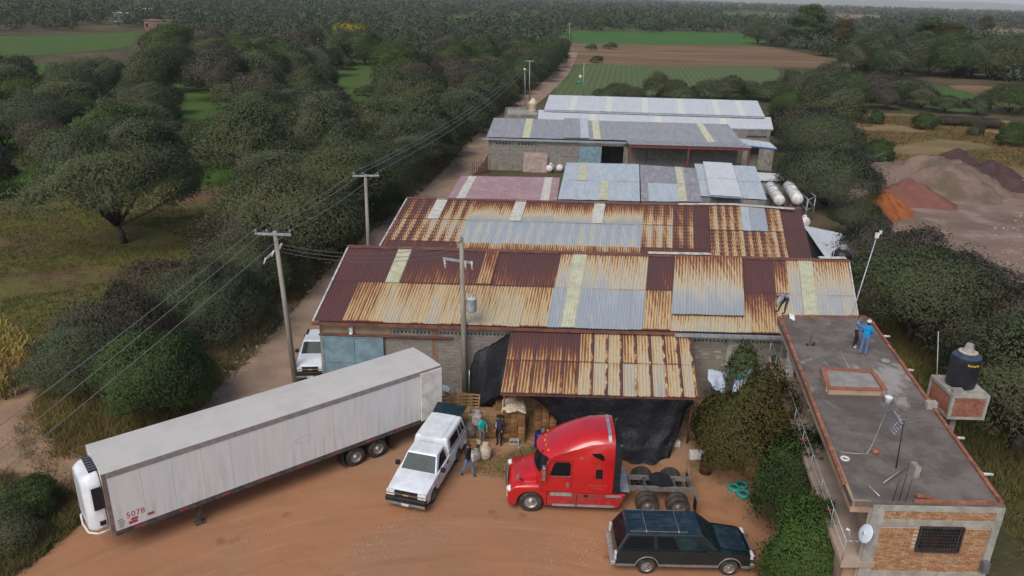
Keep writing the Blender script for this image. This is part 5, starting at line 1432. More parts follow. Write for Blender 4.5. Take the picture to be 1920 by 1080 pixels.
# balcony
ob_f, ob_r = Vector((11.5, 21.2)), Vector((13.82, 37.3))
slab('balcony', [ob_f, fl + Vector((.48, -.1)), rl_ + Vector((.48, 0)), ob_r], ZB - .2, ZB, MAT['balcony_floor'], hs)
slab('ground_wall', [ob_f + Vector((.25, .3)), fl + Vector((.48, .3)), rl_ + Vector((.48, -.3)), ob_r + Vector((.25, -.3))], 0, ZB - .21, MAT['plaster_tan'], hs)
ra = thing('balcony_railing', 'thin galvanised railing along the balcony edge of the house', 'railing')
dirb = (ob_r - ob_f).normalized()
MB().tube([(*(ob_f + Vector((.05, .1))), ZB + .85), (*(ob_r + Vector((.05, -.1))), ZB + .85)], .016, 6).build('top_rail', MAT['galv'], ra)
MB().tube([(*(ob_f + Vector((.05, .1))), ZB + .45), (*(ob_r + Vector((.05, -.1))), ZB + .45)], .012, 5).build('mid_rail', MAT['galv'], ra)
MB().tube([(*(ob_f + Vector((.05, .1))), ZB + .85), (12.1, 21.27, ZB + .85)], .022, 6).build('end_rail', MAT['galv'], ra)
for k in range(10):
    p = ob_f + Vector((.05, .1)) + dirb * (k * 1.78); MB().cyl((p.x, p.y, ZB), (p.x, p.y, ZB + .85), .018, n=5).build('post', MAT['galv'], ra)
v, f = leaf_quads(crown_points(np.random.default_rng(4), [(0, 0, .42, .2, .2, .2)], 90)[0], .5, .09, 1.6, np.random.default_rng(4))
pot_plant = np_mesh('plant', v, f, MAT['leaf_citrus'])
pot_mesh = MB().lathe([(.0, 0), (.12, 0), (.17, .26), (.18, .26), (.18, .3), (.15, .3), (.13, .24), (0, .24)], 14).mesh('pot', MAT['terracotta'])
for i, (k, lb) in enumerate(((15.0, 'terracotta pot on the balcony edge, farthest back by the block wall'), (12.2, 'terracotta pot on the balcony edge, second from the block wall'), (9.6, 'terracotta pot on the balcony edge near the dark jug'), (7.4, 'dark terracotta jug on the balcony edge above the citrus tree'), (2.6, 'terracotta pot on the balcony edge, nearest to the satellite dish'))):
    p = ob_f + Vector((.16, .1)) + dirb * k
    o = thing('flower_pot', lb, 'flower pot', (p.x, p.y, ZB), 0, 'pots on the balcony')
    link('pot', pot_mesh, o)
    if i != 3: link('plant', pot_plant, o)
for nm, lb, u, v, sz, mt in (('white_cabinet', 'white upright cabinet at the back end of the balcony', 1478, 703, (.35, .4, 1.1), 'plastic_white'), ('concrete_block', 'pale concrete block on the balcony, farther of two', 1520, 800, (.2, .4, .2), 'concrete_light'), ('concrete_block', 'pale concrete block on the balcony, nearer of two', 1525, 815, (.2, .4, .18), 'concrete_light'), ('bucket', 'small blue and white bucket on the balcony', 1519, 772, (.2, .2, .2), 'plastic_blue')):
    p = at(u, v, ZB)
    if nm == 'bucket':
        o = thing(nm, lb, 'bucket', (p.x, p.y, ZB)); MB().lathe([(0, 0), (.12, 0), (.15, .16), (.15, .18)], 14).build('base', MAT['plastic_white'], o); MB().lathe([(.14, .17), (.14, .28), (0, .3)], 14).build('lid', MAT[mt], o)
    else:
        m = MB().box(-sz[0] / 2, sz[0] / 2, -sz[1] / 2, sz[1] / 2, 0, sz[2])
        if nm == 'white_cabinet': m.box(-sz[0] / 2 - .04, sz[0] / 2 + .04, -sz[1] / 2 - .04, sz[1] / 2 + .04, sz[2] + .001, sz[2] + .06).box(-sz[0] / 2 - .03, sz[0] / 2 + .03, -sz[1] / 2 - .03, -sz[1] / 2, 0, .3)
        o = m.build(nm, MAT[mt], None, p, bevel=.015); o.rotation_euler = (0, 0, -.14); tag(o, lb, 'cabinet' if 'cab' in nm else 'block')
# doorway strip on the side wall (blue door edge)
p0 = fl + (rl_ - fl) * .3
m = MB(); m.box(-.05, 0, 0, .8, 0, 2.0); o = m.build('side_door', MAT['blue_steel'], hs); o.location = (p0.x + .47, p0.y, ZB); o.rotation_euler = (0, 0, -.141)
# satellite dish on the front left corner
dh = thing('satellite_dish', 'pale oval satellite dish on the front left corner of the house', 'satellite dish', (12.0, 21.15, 5.25), 0)
R = Matrix.Rotation(math.radians(-78), 4, 'Z') @ Matrix.Rotation(math.radians(68), 4, 'X')
m = MB(); prof = [(0, .0), (.15, .012), (.3, .05), (.38, .085), (.4, .1)]; prof = [(a * .72, b * .72) for a, b in prof]
k0 = MB().lathe(prof, 26); m.add(k0.v, k0.f, True, R @ Matrix.Diagonal((1, 1.18, -1, 1)))
od = m.build('reflector', pm('dish_paint', (.55, .62, .68), (.5, .56, .62), 3, .35, spec=.5), dh); sd = od.modifiers.new('s', 'SOLIDIFY'); sd.thickness = .02
tip = R @ Vector((0, .25, .6)); 
MB().tube([R @ Vector((0, -.42, .05)), R @ Vector((0, -.3, .45)), R @ Vector((0, -.05, .62))], .018, 6).build('feed_arm', MAT['galv'], dh)
MB().cyl(R @ Vector((0, -.05, .58)), R @ Vector((0, -.02, .72)), .045, n=8).build('receiver', MAT['plastic_white'], dh)
MB().tube([R @ Vector((0, 0, -.03)), R @ Vector((0, 0, -.2)), (.2, .25, -.35)], .03, 6).build('bracket', MAT['galv'], dh)

# things on the roof
def on_roof(u, v): return at(u, v, ZR)
p = on_roof(1680, 878)
an = thing('tv_antenna', 'tv antenna on a thin dark mast on the house roof', 'antenna', p)
top = at_y(1695, 790, p.y) - p
MB().tube([(0, 0, 0), top], .022, 6).build('mast', MAT['iron'], an)
m = MB(); a = top + Vector((-.25, 0, .05)); b = top + Vector((.55, .1, .08)); m.tube([a, b], .015, 5)
for k in range(8):
    c_ = lerp(a, b, k / 7); m.tube([c_ + Vector((0, -.3 + .02 * k, 0)), c_ + Vector((0, .3 - .02 * k, 0))], .01, 4)
m.build('boom', MAT['trim_grey'], an)
m = MB()
for s in (-1, 1):
    for k in range(4): m.tube([top + Vector((-.22 - .05 * k, -.3, s * (.08 + .09 * k))), top + Vector((-.22 - .05 * k, .3, s * (.08 + .09 * k)))], .012, 4)
    m.tube([top + Vector((-.2, 0, 0)), top + Vector((-.4, 0, s * .38))], .012, 4)
m.build('reflector', MAT['galv'], an)
bk = thing('white_bucket', 'white plastic bucket beside the roof light', 'bucket', on_roof(1664, 757))
MB().lathe([(0, .0), (.13, 0), (.16, .3), (.17, .32), (.15, .32), (.13, .05), (0, .05)], 16).build('pail', MAT['plastic_white'], bk)
m = MB(); m.tube([(.16 * math.cos(k / 10 * math.pi), .05, .31 + .1 * math.sin(k / 10 * math.pi)) for k in range(11)], .006, 4); m.build('handle', MAT['galv'], bk)
o = MB().box(-.1, .1, -.2, .2, 0, .42).build('concrete_block', MAT['concrete_light'], None, on_roof(1713, 890), bevel=.01); tag(o, 'pale block standing upright on the near half of the house roof', 'block')
o = MB().tube([(0, 0, .04), (1.15, .75, .3)], .035, 8).build('metal_pipe', MAT['trim_grey'], None, on_roof(1655, 908)); tag(o, 'grey pipe leaning on the upright block on the house roof', 'pipe')
o = MB().tube([(0, 0, .02), (.12, -.55, .02)], .02, 6).build('white_stick', MAT['flashing'], None, on_roof(1629, 912)); tag(o, 'short white stick lying near the front edge of the house roof', 'stick')
o = MB().lathe([(.1, 0), (.16, 0), (.17, .03), (.16, .06), (.1, .06), (.09, .03), (.1, 0)], 18).build('white_ring', MAT['plastic_white'], None, on_roof(1584, 861)); tag(o, 'small white ring lying by the left parapet of the roof', 'ring')
o = MB().lathe([(0, 0), (.1, 0), (.13, .08), (.08, .16), (0, .17)], 12).build('orange_pot', MAT['terracotta'], None, on_roof(1641, 850)); tag(o, 'small orange pot lying at the end of the roof cables', 'pot')
for i, (pts, lb) in enumerate((([(1664, 765), (1650, 800), (1635, 835), (1625, 852)], 'pale cable from the white bucket down to the orange pot'), ([(1625, 852), (1600, 851), (1575, 848)], 'pale cable from the orange pot to the left parapet'), ([(1592, 690), (1580, 668), (1572, 652)], 'thin white stick lying behind the roof light'))):
    o = MB().tube([on_roof(*q) + Vector((0, 0, .02)) for q in pts], .009, 5).build('roof_cable', MAT['flashing']); tag(o, lb, 'cable')
sp = [on_roof(1518, 648), on_roof(1526, 647)]
rb = thing('rebar_stubs', 'dark reinforcing stubs sticking out of the roof near the bending man', 'rebar', sp[0])
m = MB(); m.cyl((0, 0, 0), (0, 0, .55), .02, n=5); m.cyl((.15, .02, 0), (.2, .0, .18), .07, n=6); m.cyl((-.12, 0, 0), (-.14, 0, .1), .06, n=6); m.build('bars', MAT['iron'], rb)
rb = thing('rebar_stubs', 'thin rusty starter bars rising at the front left edge of the roof', 'rebar', (13.1, 21.5, ZR))
for dx in (0, .22, -.2): MB().tube([(dx, 0, -.1), (dx + .03, 0, .5), (dx + .05, 0, 1.1 - abs(dx))], .013, 4).build('bar', MAT['iron'], rb)
st_ = MB(); st_.lathe([(0, 0), (.22, 0), (.26, .06), (.18, .13), (0, .15)], 9); o = st_.build('stone', MAT['concrete'], None, on_roof(1660, 678)); tag(o, 'flat grey stone near the right parapet of the roof', 'stone')
o = drape('plastic_bag', 'crumpled white plastic bag by the bending man', [[on_roof(1480, 594) + Vector((0, .2, .02)), on_roof(1490, 594) + Vector((0, .2, .02))], [on_roof(1480, 596) + Vector((0, .1, .25)), on_roof(1490, 597) + Vector((0, .1, .2))], [on_roof(1481, 600) + Vector((0, 0, .02)), on_roof(1492, 600) + Vector((0, 0, .02))]], MAT['plastic_white'], .01, 4); o['category'] = 'bag'
for i, (u, v) in enumerate(((1662, 628), (1706, 691), (1800, 818), (1853, 886))):
    p = on_roof(u, v)
    o = MB().tube([p + Vector((-.35, 0, -.06)), p + Vector((.18, .0, -.08))], .055, 10).build('drain_spout', MAT['plastic_white'])
    tag(o, 'white drain spout on the right parapet, %s from the lamp mast' % ('first', 'second', 'third', 'fourth')[i], 'drain spout', 'drain spouts of the house roof')

# water tank stand
ts = thing('tank_stand', 'brick and concrete tank stand at the right edge of the house roof', 'stand')
x0, x1, y0, y1, z0, z1 = 18.2, 19.75, 28.0, 29.8, 5.75, 6.75
MB().box(x0, x1, y0, y1, z1, z1 + .14).build('top_slab', MAT['concrete_light'], ts)
MB().box(x0, x1, y0, y1, z0, z0 + .12).build('base_slab', MAT['concrete_light'], ts)
for a, b in ((x0, x0 + .12), (x1 - .12, x1)):
    for c_, d_ in ((y0, y0 + .12), (y1 - .12, y1)): MB().box(a, b, c_, d_, z0 + .12, z1).build('frame_post', MAT['concrete_light'], ts)
MB().box(x0 + .12, x1 - .12, y0 + .03, y1 - .03, z0 + .121, z1 - .001).build('infill', MAT['mortar'], ts)
MB().box(x0 + .03, x0 + .12, y0 + .121, y1 - .121, z0 + .121, z1 - .001).build('infill', MAT['brick_red'], ts)
me = MB().box(0, .235, -.02, .02, 0, .06).mesh('brick', MAT['brick_red'])
for r_ in range(11):
    for k in range(5):
        xx = x0 + .13 + k * .25 + (r_ % 2) * .06
        if xx + .24 < x1 - .11: o = link('brick', me, ts, (xx, y0 + .03, z0 + .13 + r_ * .078))
MB().box(18.7, 18.95, 28.5, 28.75, 0, z0).build('column', MAT['concrete'], ts)
wt = thing('black_water_tank', 'tall black plastic water tank with yellow lettering on the brick stand', 'water tank', (18.98, 28.95, z1 + .141))
kk = MB(); kk.lathe([(0, 0), (.53, 0), (.56, .05), (.565, .3), (.57, .7), (.57, 1.1), (.57, 1.3), (.55, 1.36)], 48)
kk.v = [(x * (1 + .012 * math.cos(12 * math.atan2(y, x))), y * (1 + .012 * math.cos(12 * math.atan2(y, x))), z) for x, y, z in kk.v]
kk.build('vessel', MAT['tank_black'], wt)
MB().lathe([(.55, 1.361), (.42, 1.46), (.22, 1.52), (.0, 1.53)], 32).build('dome', MAT['tank_top'], wt)
m = MB(); m.lathe([(.24, 1.5), (.25, 1.56), (.2, 1.6), (.15, 1.86), (.13, 1.9), (0, 1.9)], 14); m.build('cover', MAT['concrete_light'], wt)
m = MB(); m.lathe([(.36, 1.50), (.38, 1.54), (.22, 1.57), (.21, 1.54), (.36, 1.50)], 10, smooth=False); m.build('cover_cloth', pm('cloth', (.5, .42, .3), (.4, .33, .25), 5, .9), wt)
def text_mesh(s, size, material, bend=None, ext=.004, name='lettering'):
    cu = bpy.data.curves.new('t', 'FONT'); cu.body = s; cu.size = size; cu.extrude = ext; cu.align_x = 'CENTER'; cu.resolution_u = 2
    o = bpy.data.objects.new('t', cu); COL.objects.link(o)
    dg = bpy.context.evaluated_depsgraph_get()
    me = bpy.data.meshes.new_from_object(o.evaluated_get(dg)); me.name = name
    bpy.data.objects.remove(o)
    if bend:
        for v in me.vertices:
            a = v.co.x / bend; v.co = Vector((bend * math.sin(a), -bend * math.cos(a) - v.co.z, v.co.y))
    me.materials.clear(); me.materials.append(material)
    return me
TXT = {}
TXT['tank'] = text_mesh('Rotoplas', .14, MAT['yellow'], .592)
o = link('lettering', TXT['tank'], wt, (0, 0, 1.1)); o.rotation_euler = (0, 0, math.radians(2))
MB().tube([(18.35, 29.6, z1 + .14), (18.3, 30.2, z1 + 2.0)], .018, 5).build('vent_pipe', MAT['flashing'], wt).location = (-18.98, -28.95, -(z1 + .141))
o = MB().box(-.2, .2, -.1, .1, 0, .2).build('hollow_block', MAT['concrete_light'], None, (18.45, 28.2, z1 + .141), bevel=.012); tag(o, 'pale hollow block on the tank stand beside the tank', 'block')
o = MB().box(-.2, .2, -.13, .13, 0, .32).build('hollow_block', MAT['concrete_light'], None, (17.35, 27.9, ZR), bevel=.012); tag(o, 'pale block on the roof edge beside the tank stand', 'block')

# black tank behind the front warehouse
bt = thing('black_water_tank', 'short black tank with white lettering behind the right end of the front warehouse ridge', 'water tank', (23.0, 51.2, 0))
MB().box(-.9, .9, -.7, .7, 0, 4.35).build('stand', MAT['concrete'], bt)
MB().lathe([(0, 4.36), (.68, 4.36), (.7, 4.5), (.66, 4.8), (.7, 4.85), (.66, 5.2), (.7, 5.25), (.62, 5.5), (.25, 5.75), (0, 5.78)], 26).build('vessel', MAT['tank_black'], bt)
MB().lathe([(.26, 5.7), (.28, 5.9), (.18, 6.05), (0, 6.05)], 12).build('lid', MAT['concrete'], bt)
o = link('lettering', text_mesh('Citijal', .34, MAT['letter_white'], .71), bt, (0, 0, 4.95)); o.rotation_euler = (0, 0, math.radians(-4))
MB().tube([(-.7, -.3, 4.4), (-.72, -.3, 5.9), (-.3, -.2, 6.0)], .03, 5).build('pipe', MAT['plastic_white'], bt)

# ================================================================== POLES, MASTS, CABLES
def pole(name, label, base, top, r0=.17, r1=.11):
    b = Vector(base)
    o = thing(name, label, 'utility pole', b)
    MB().tube([(0, 0, -.2), (Vector(top) - b) * .5, Vector(top) - b], [r0, (r0 + r1) / 2, r1], 10).build('shaft', MAT['pole'], o)
    return o
def insulator(parent, p, h=.22, r=.06):
    MB().lathe([(0, 0), (.02, 0), (.02, h * .2), (r, h * .3), (r * .5, h * .5), (r * .9, h * .6), (r * .4, h * .85), (0, h)], 10, 'Z', p).build('insulator', MAT['insulator'], parent)
p1b, p1t = Vector((-12.56, 40.08, 0)), Vector((-13.03, 40.08, 9.31))
po1 = pole('utility_pole', 'concrete power pole with steel crossarm beside the blue gate', p1b, p1t)
al, ar = at_y(478, 438, 40.0) - p1b, at_y(546, 440, 40.0) - p1b
MB().beam(al, ar, .1, .12).build('crossarm', MAT['galv'], po1)
A1 = [lerp(al, ar, s) + Vector((0, 0, .08)) for s in (.03, .33, .97)]
for q in A1: insulator(po1, q)
b2 = p1t - p1b + Vector((0, 0, -1.0))
MB().beam(b2 + Vector((-.55, -.15, -.55)), b2 + Vector((.32, .1, .25)), .09, .1).build('lower_arm', MAT['galv'], po1)
for k in range(3):
    q = lerp(b2 + Vector((-.55, -.15, -.55)), b2 + Vector((.32, .1, .25)), k / 2)
    MB().tube([q + Vector((0, -.05, .05)), q + Vector((-.12, -.12, -.28))], [.06, .05], 8).build('fuse_cutout', MAT['insulator'], po1)
p2b, p2t = Vector((-10.95, 55.3, 0)), at_y(685, 327, 55.3)
p2t.z = max(p2t.z, 9.0)
po2 = pole('utility_pole', 'power pole rising behind the left end of the front warehouse', p2b, p2t)
al, ar = at_y(661, 330, 55.2) - p2b, at_y(711, 329, 55.2) - p2b
MB().beam(al, ar, .1, .12).build('crossarm', MAT['galv'], po2)
A2 = [lerp(al, ar, s) + Vector((0, 0, .08)) for s in (.05, .4, .95)]
for q in A2: insulator(po2, q)
p3b, p3t = Vector((-2.52, 39.35, 0)), at_y(865, 446, 39.35)
po3 = pole('utility_pole', 'power pole with transformer can standing before the front warehouse wall', p3b, p3t, .19, .12)
k = p3t - p3b
q3 = at_y(860, 490, 39.3) - p3b
MB().beam(q3 + Vector((-.85, 0, .15)), q3 + Vector((.75, .1, -.1)), .1, .12).build('crossarm', MAT['galv'], po3)
for s in (-.75, .35, .7): MB().tube([q3 + Vector((s, -.08, .06)), q3 + Vector((s + .05, -.16, -.4))], [.07, .05], 8).build('fuse_cutout', MAT['insulator'], po3)
MB().tube([k + Vector((-.25, 0, -.35)), k + Vector((.02, -.15, -.1)), k + Vector((-.02, 0, .1))], .05, 6).build('arrester', MAT['insulator'], po3)
tq = at_y(882, 568, 39.3) - p3b
MB().lathe([(0, -.42), (.26, -.42), (.28, -.38), (.28, .3), (.3, .32), (.26, .38), (0, .42)], 18, 'Z', tq + Vector((.08, -.15, 0))).build('transformer', pm('transformer_paint', (.45, .47, .5), (.33, .33, .34), 4, .5), po3)
for s in (-.12, .08, .24): MB().lathe([(0, 0), (.05, 0), (.06, .08), (.03, .12), (.05, .16), (0, .24)], 8, 'Z', tq + Vector((s, -.15, .38))).build('bushing', MAT['insulator'], po3)
MB().tube([(.22, -.1, .0), (.22, -.1, 1.6)], .035, 6).build('conduit', MAT['galv'], po3)

def far_pole(label, ub, vb, ut, vt, name='utility_pole', r=.13, arm=True, lampm=None):
    b = at(ub, vb); tp = at_y(ut, vt, b.y)
    o = thing(name, label, 'utility pole' if lampm is None else 'mast', b)
    MB().tube([(0, 0, -.1), tp - b], [r, r * .7], 8).build('shaft', MAT['pole'] if lampm is None else MAT['galv'], o)
    if arm: MB().beam(tp - b + Vector((-.9, 0, -.15)), tp - b + Vector((.9, 0, -.15)), .1, .12).build('crossarm', MAT['galv'], o)
    if lampm: MB().lathe([(0, -.15), (.2, -.1), (.26, .1), (.15, .3), (0, .32)], 10, 'Z', tp - b).build('lamp', MAT['plastic_white'], o)
    return o, tp
_, t4 = far_pole('far power pole by the cream water tank', 993, 192, 993, 113, r=.14)
_, t5 = far_pole('farthest power pole beside the bright green field', 1068, 97, 1068, 44, r=.16)
far_pole('lamp mast left of the far power pole', 985, 200, 984, 131, 'lamp_mast', .08, False, True)
o6, t6 = far_pole('power pole with a transformer behind the white warehouse', 1093, 186, 1095, 118, r=.14, arm=False)
MB().lathe([(0, -.3), (.3, -.3), (.3, .35), (0, .4)], 12, 'Z', t6 - o6.location + Vector((-.6, 0, -3.0))).build('transformer', MAT['plastic_white'], o6)
MB().lathe([(0, -.3), (.3, -.3), (.3, .35), (0, .4)], 12, 'Z', t6 - o6.location + Vector((-.9, 0, -4.2))).build('transformer', MAT['teal'], o6)
b = Vector((18.45, 38.6, 0)); tp = at_y(1645, 440, 39)
ml = thing('lamp_mast', 'tall thin lamp mast at the back right corner of the brick house', 'mast', b)
MB().tube([(0, 0, 0), (0, 0, 5.5), tp - b], [.04, .035, .028], 8).build('shaft', MAT['galv'], ml)
m = MB(); q = tp - b; m.box(q.x - .1, q.x + .1, q.y - .1, q.y + .08, q.z - .05, q.z + .1); m.lathe([(.05, -.22), (.11, -.2), (.12, -.02), (0, 0)], 10, 'Z', q); m.build('lamp', MAT['plastic_white'], ml, bevel=.03)
MB().box(q.x + .08, q.x + .2, q.y - .06, q.y + .04, q.z + .06, q.z + .22).build('sensor', MAT['plastic_white'], ml)
far_pole('thin pale post in the left far meadow', 137, 55, 129, 18, 'thin_post', .12, False, None)
far_pole('short white post in the upper right grove', 1803, 98, 1803, 80, 'thin_post', .12, False, None)

def cable(label, a, b, sag, r=.018, material='wire', group=None, n=18):
    a, b = Vector(a), Vector(b)
    pts = [lerp(a, b, k / n) - Vector((0, 0, sag * 4 * (k / n) * (1 - k / n))) for k in range(n + 1)]
    o = MB().tube(pts, r, 5, False).build('power_cable', MAT[material])
    return tag(o, label, 'cable', group)
names = ('left', 'middle', 'right')
ends = [at(0, 783, 8.6), at(0, 827, 8.6), at(0, 870, 8.6)]
G1 = 'three power lines'
for i in range(3):
    a = p1b + A1[i] + Vector((0, 0, .2)); e = ends[i]; far_end = a + (e - a) * 1.9
    cable('%s of the three power lines crossing the lower left' % names[i], a, far_end, .25, .014, group=G1)
    cable('%s of the three power lines between the first and second pole' % names[i], a, p2b + A2[i] + Vector((0, 0, .2)), .3, .014, group=G1)
    cable('%s of the three power lines running from the second pole along the road' % names[i], p2b + A2[i] + Vector((0, 0, .2)), t4 + Vector((-.8 + .8 * i, 0, 0)), 1.6, .018, group=G1)
for i in range(3):
    cable('%s of the three sagging lines from the gate pole to the transformer pole' % names[i], p1b + b2 + Vector((.3, .1, .2 - .22 * i)), p3t + Vector((-.25 + .1 * i, 0, -.35 - .25 * i)), .55, .013, 'wire_dark', 'service lines')
cable('thin service cable from the far pole to the transformer pole behind', t4, t6, .6, .02, 'wire_dark')

# ================================================================== VEHICLES
def sharp(o, deg=32):
    o.data.polygons.foreach_set('use_smooth', [True] * len(o.data.polygons))
    o.data.set_sharp_from_angle(angle=math.radians(deg))
    return o
def loft(layers):
    """layers: list of point lists (equal length, closed loops)"""
    m = MB(); n = len(layers[0]); vs = [p for L in layers for p in L]; fs = []
    for k in range(len(layers) - 1):
        for i in range(n): fs.append((k * n + i, k * n + (i + 1) % n, (k + 1) * n + (i + 1) % n, (k + 1) * n + i))
    fs += [tuple(range(n))[::-1], tuple((len(layers) - 1) * n + i for i in range(n))]
    m.add(vs, fs); return m
def arc(cx, cz, r, a0, a1, n=10):
    return [(cx + r * math.cos(math.radians(a0 + (a1 - a0) * k / n)), cz + r * math.sin(math.radians(a0 + (a1 - a0) * k / n))) for k in range(n + 1)]
_wm = {}
def wheel(parent, x, y, r, w, out, rim='rim', style='car', name='wheel'):
    """out = -1 / +1: side the rim faces"""
    o = bpy.data.objects.new(name, None); COL.objects.link(o); o.parent = parent; o.location = (x, y, r)
    key = (r, w, rim, style)
    if key not in _wm:
        h = w / 2; ri = r * (.62 if style == 'car' else .56)
        ty = MB().lathe([(ri, -h), (r * .88, -h), (r * .97, -h * .82), (r, -h * .5), (r, h * .5), (r * .97, h * .82), (r * .88, h), (ri, h)], 30, 'Y').mesh('tyre', MAT['tyre'])
        m = MB()
        if style == 'car':
            m.lathe([(ri, -h), (ri * .97, -h * 1.02), (ri * .9, -h * .75), (ri * .86, -h * .55)], 30, 'Y')
            m.lathe([(ri * .9, -h * .35), (.0, -h * .35)], 30, 'Y')
            for k in range(5):
                a = 2 * math.pi * k / 5
                d = Vector((math.cos(a), 0, math.sin(a)))
                m.beam(d * .02 + Vector((0, -h * .75, 0)), d * ri * .92 + Vector((0, -h * .7, 0)), ri * .34, h * .3, (0, 1, 0))
            m.lathe([(ri * .26, -h * .8), (ri * .24, -h * .98), (0, -h * 1.0)], 16, 'Y')
        else:
            m.lathe([(ri, -h), (ri * .96, -h * 1.05), (ri * .9, -h * .6), (ri * .8, -h * .35), (ri * .42, -h * .5), (ri * .4, -h * 1.0), (ri * .3, -h * 1.12), (0, -h * 1.12)], 30, 'Y')
            for k in range(10):
                a = 2 * math.pi * k / 10
                m.lathe([(ri * .1, -h * .38), (ri * .1, -h * .62), (0, -h * .62)], 6, 'Y', (ri * .62 * math.cos(a), 0, ri * .62 * math.sin(a)))
        _wm[key] = (ty, m.mesh('rim', MAT[rim]))
    ty, rm = _wm[key]
    link('tyre', ty, o); q = link('rim', rm, o)
    if out > 0: o.rotation_euler = (0, 0, math.pi)
    return o
def panel(parent, name, quad, ins, material, off=.012, th=.01, bevel=0):
    """thin pane laid on the four-cornered face quad (bl, br, tr, tl); ins = (u0, u1, v0, v1)"""
    bl, br, tr, tl = (Vector(q) for q in quad)
    nrm = (br - bl).cross(tl - bl).normalized()
    f = lambda u, v: lerp(lerp(bl, br, u), lerp(tl, tr, u), v)
    u0, u1, v0, v1 = ins
    c = [f(u0, v0), f(u1, v0), f(u1, v1), f(u0, v1)]
    return MB().hexa([p + nrm * (off - th) for p in c] + [p + nrm * off for p in c]).build(name, material, parent, bevel=bevel)
def pane_poly(parent, name, quad, pts, material, off=.012, th=.012):
    bl, br, tr, tl = (Vector(q) for q in quad)
    nrm = (br - bl).cross(tl - bl).normalized()
    f = lambda u, v: lerp(lerp(bl, br, u), lerp(tl, tr, u), v)
    n = len(pts); c = [f(*p) for p in pts]
    m = MB(); m.add([p + nrm * (off - th) for p in c] + [p + nrm * off for p in c], [tuple(range(n))[::-1], tuple(range(n, 2 * n))] + [(i, (i + 1) % n, (i + 1) % n + n, i + n) for i in range(n)])
    return m.build(name, material, parent)
def mirror_pair(fn):
    for s in (-1, 1): fn(s)

# ---------------------------------------------------------------- white box trailer
TL, TW = 15.75, 1.3
d = Vector((.768, .641)).normalized(); nrm2 = Vector((-d.y, d.x))
org = Vector((-15.59, 24.86)) + nrm2 * TW
tr_ = thing('box_trailer', 'long white box trailer standing diagonally across the yard', 'trailer', (org.x, org.y, 0), math.atan2(d.y, d.x))
MB().box(.05, TL, -TW + .04, TW - .04, 1.2, 4.02).build('body', MAT['trailer_side'], tr_)
npn = 13
for k in range(npn):
    x0, x1 = .12 + k * (TL - .2) / npn, .12 + (k + 1) * (TL - .2) / npn - .008
    for s in (-1, 1):
        m = MB().box(x0, x1, s * TW - .03 * (s < 0), s * TW + .03 * (s > 0), 1.32, 3.86) if False else MB().box(x0, x1, min(s * (TW - .04), s * TW), max(s * (TW - .04), s * TW), 1.32, 3.799)
        m.build('side_panel', MAT['trailer_side'], tr_)
MAT['rail_grey'] = pm('rail_grey', (.32, .3, .29), (.25, .235, .225), 3, .6, metal=.3)
for s in (-1, 1):
    MB().box(0, TL, min(s * (TW - .06), s * (TW + .012)), max(s * (TW - .06), s * (TW + .012)), 3.80, 4.045).build('top_rail', MAT['rail_grey'], tr_)
    MB().box(0, TL, min(s * (TW - .06), s * (TW + .014)), max(s * (TW - .06), s * (TW + .014)), 1.10, 1.319).build('bottom_rail', MAT['chassis'], tr_)
m = MB()
for k in range(9): m.box(.8 + k * 1.75, 1.2 + k * 1.75, -TW - .018, -TW - .0141, 1.17, 1.24)
m.build('reflector_tape', MAT['letter_red'], tr_)
m = MB(); n_ = 8
vs, fs = [], []
for i in range(n_ + 1):
    y = -TW + 2 * TW * i / n_; z = 4.05 + .035 * (1 - (y / TW) ** 2)
    vs += [(-.02, y, z), (TL, y, z)]
for i in range(n_): fs.append((2 * i, 2 * i + 1, 2 * i + 3, 2 * i + 2))
m.add(vs, fs, False); ro = m.build('roof', MAT['trailer_roof'], tr_); sd = ro.modifiers.new('s', 'SOLIDIFY'); sd.thickness = .03
MB().box(-.04, .1, -TW - .016, -TW + .1, 1.1, 4.04).build('front_post', pm('post_brown', (.16, .1, .085), (.22, .16, .13), 3, .6), tr_)
MB().box(-.04, .1, TW - .1, TW + .016, 1.1, 4.04).build('front_post', MAT['rail_grey'], tr_)
MB().box(-.01, .049, -TW + .1, TW - .1, 1.15, 4.02).build('front_wall', MAT['trailer_side'], tr_)
# open rear door folded along the near side
dr = MB().box(TL - 1.27, TL - .03, -TW - .12, -TW - .05, 1.28, 3.95).build('rear_door', pm('door_inside', (.66, .65, .6), (.58, .55, .5), 2, .5, c3=(.35, .25, .18), sc3=2, f3=.35), tr_)
m = MB()
for x in (TL - 1.0, TL - .3): m.cyl((x, -TW - .04, 1.3), (x, -TW - .04, 3.93), .02, n=6)
m.build('lock_rods', MAT['galv'], dr)
MB().box(TL - .02, TL + .05, .02, TW, 1.28, 3.95).build('rear_door', MAT['trailer_side'], tr_)
# cooling unit on the nose
cu = loft([[(-.04, y * .98, z) for y, z in ((-.98, 1.45), (.98, 1.45), (.98, 3.55), (.7, 3.92), (-.7, 3.92), (-.98, 3.55))],
           [(-.45, y, z) for y, z in ((-.96, 1.35), (.96, 1.35), (.96, 3.5), (.68, 3.85), (-.68, 3.85), (-.96, 3.5))],
           [(-.72, y, z) for y, z in ((-.8, 1.42), (.8, 1.42), (.8, 3.4), (.58, 3.7), (-.58, 3.7), (-.8, 3.4))]]).build('cooling_unit', MAT['white_paint'], tr_, bevel=.12, seg=4)
sharp(cu, 50)
MB().box(-.43, -.07, -.995, -.965, 2.35, 3.35).build('side_grille', MAT['black'], cu)
MB().box(-.33, -.1, -.995, -.97, 1.6, 1.8).build('access_panel', MAT['black'], cu)
MB().box(-.34, -.05, -.62, .62, 3.87, 3.93).build('top_grille', MAT['black'], cu)
m = MB()
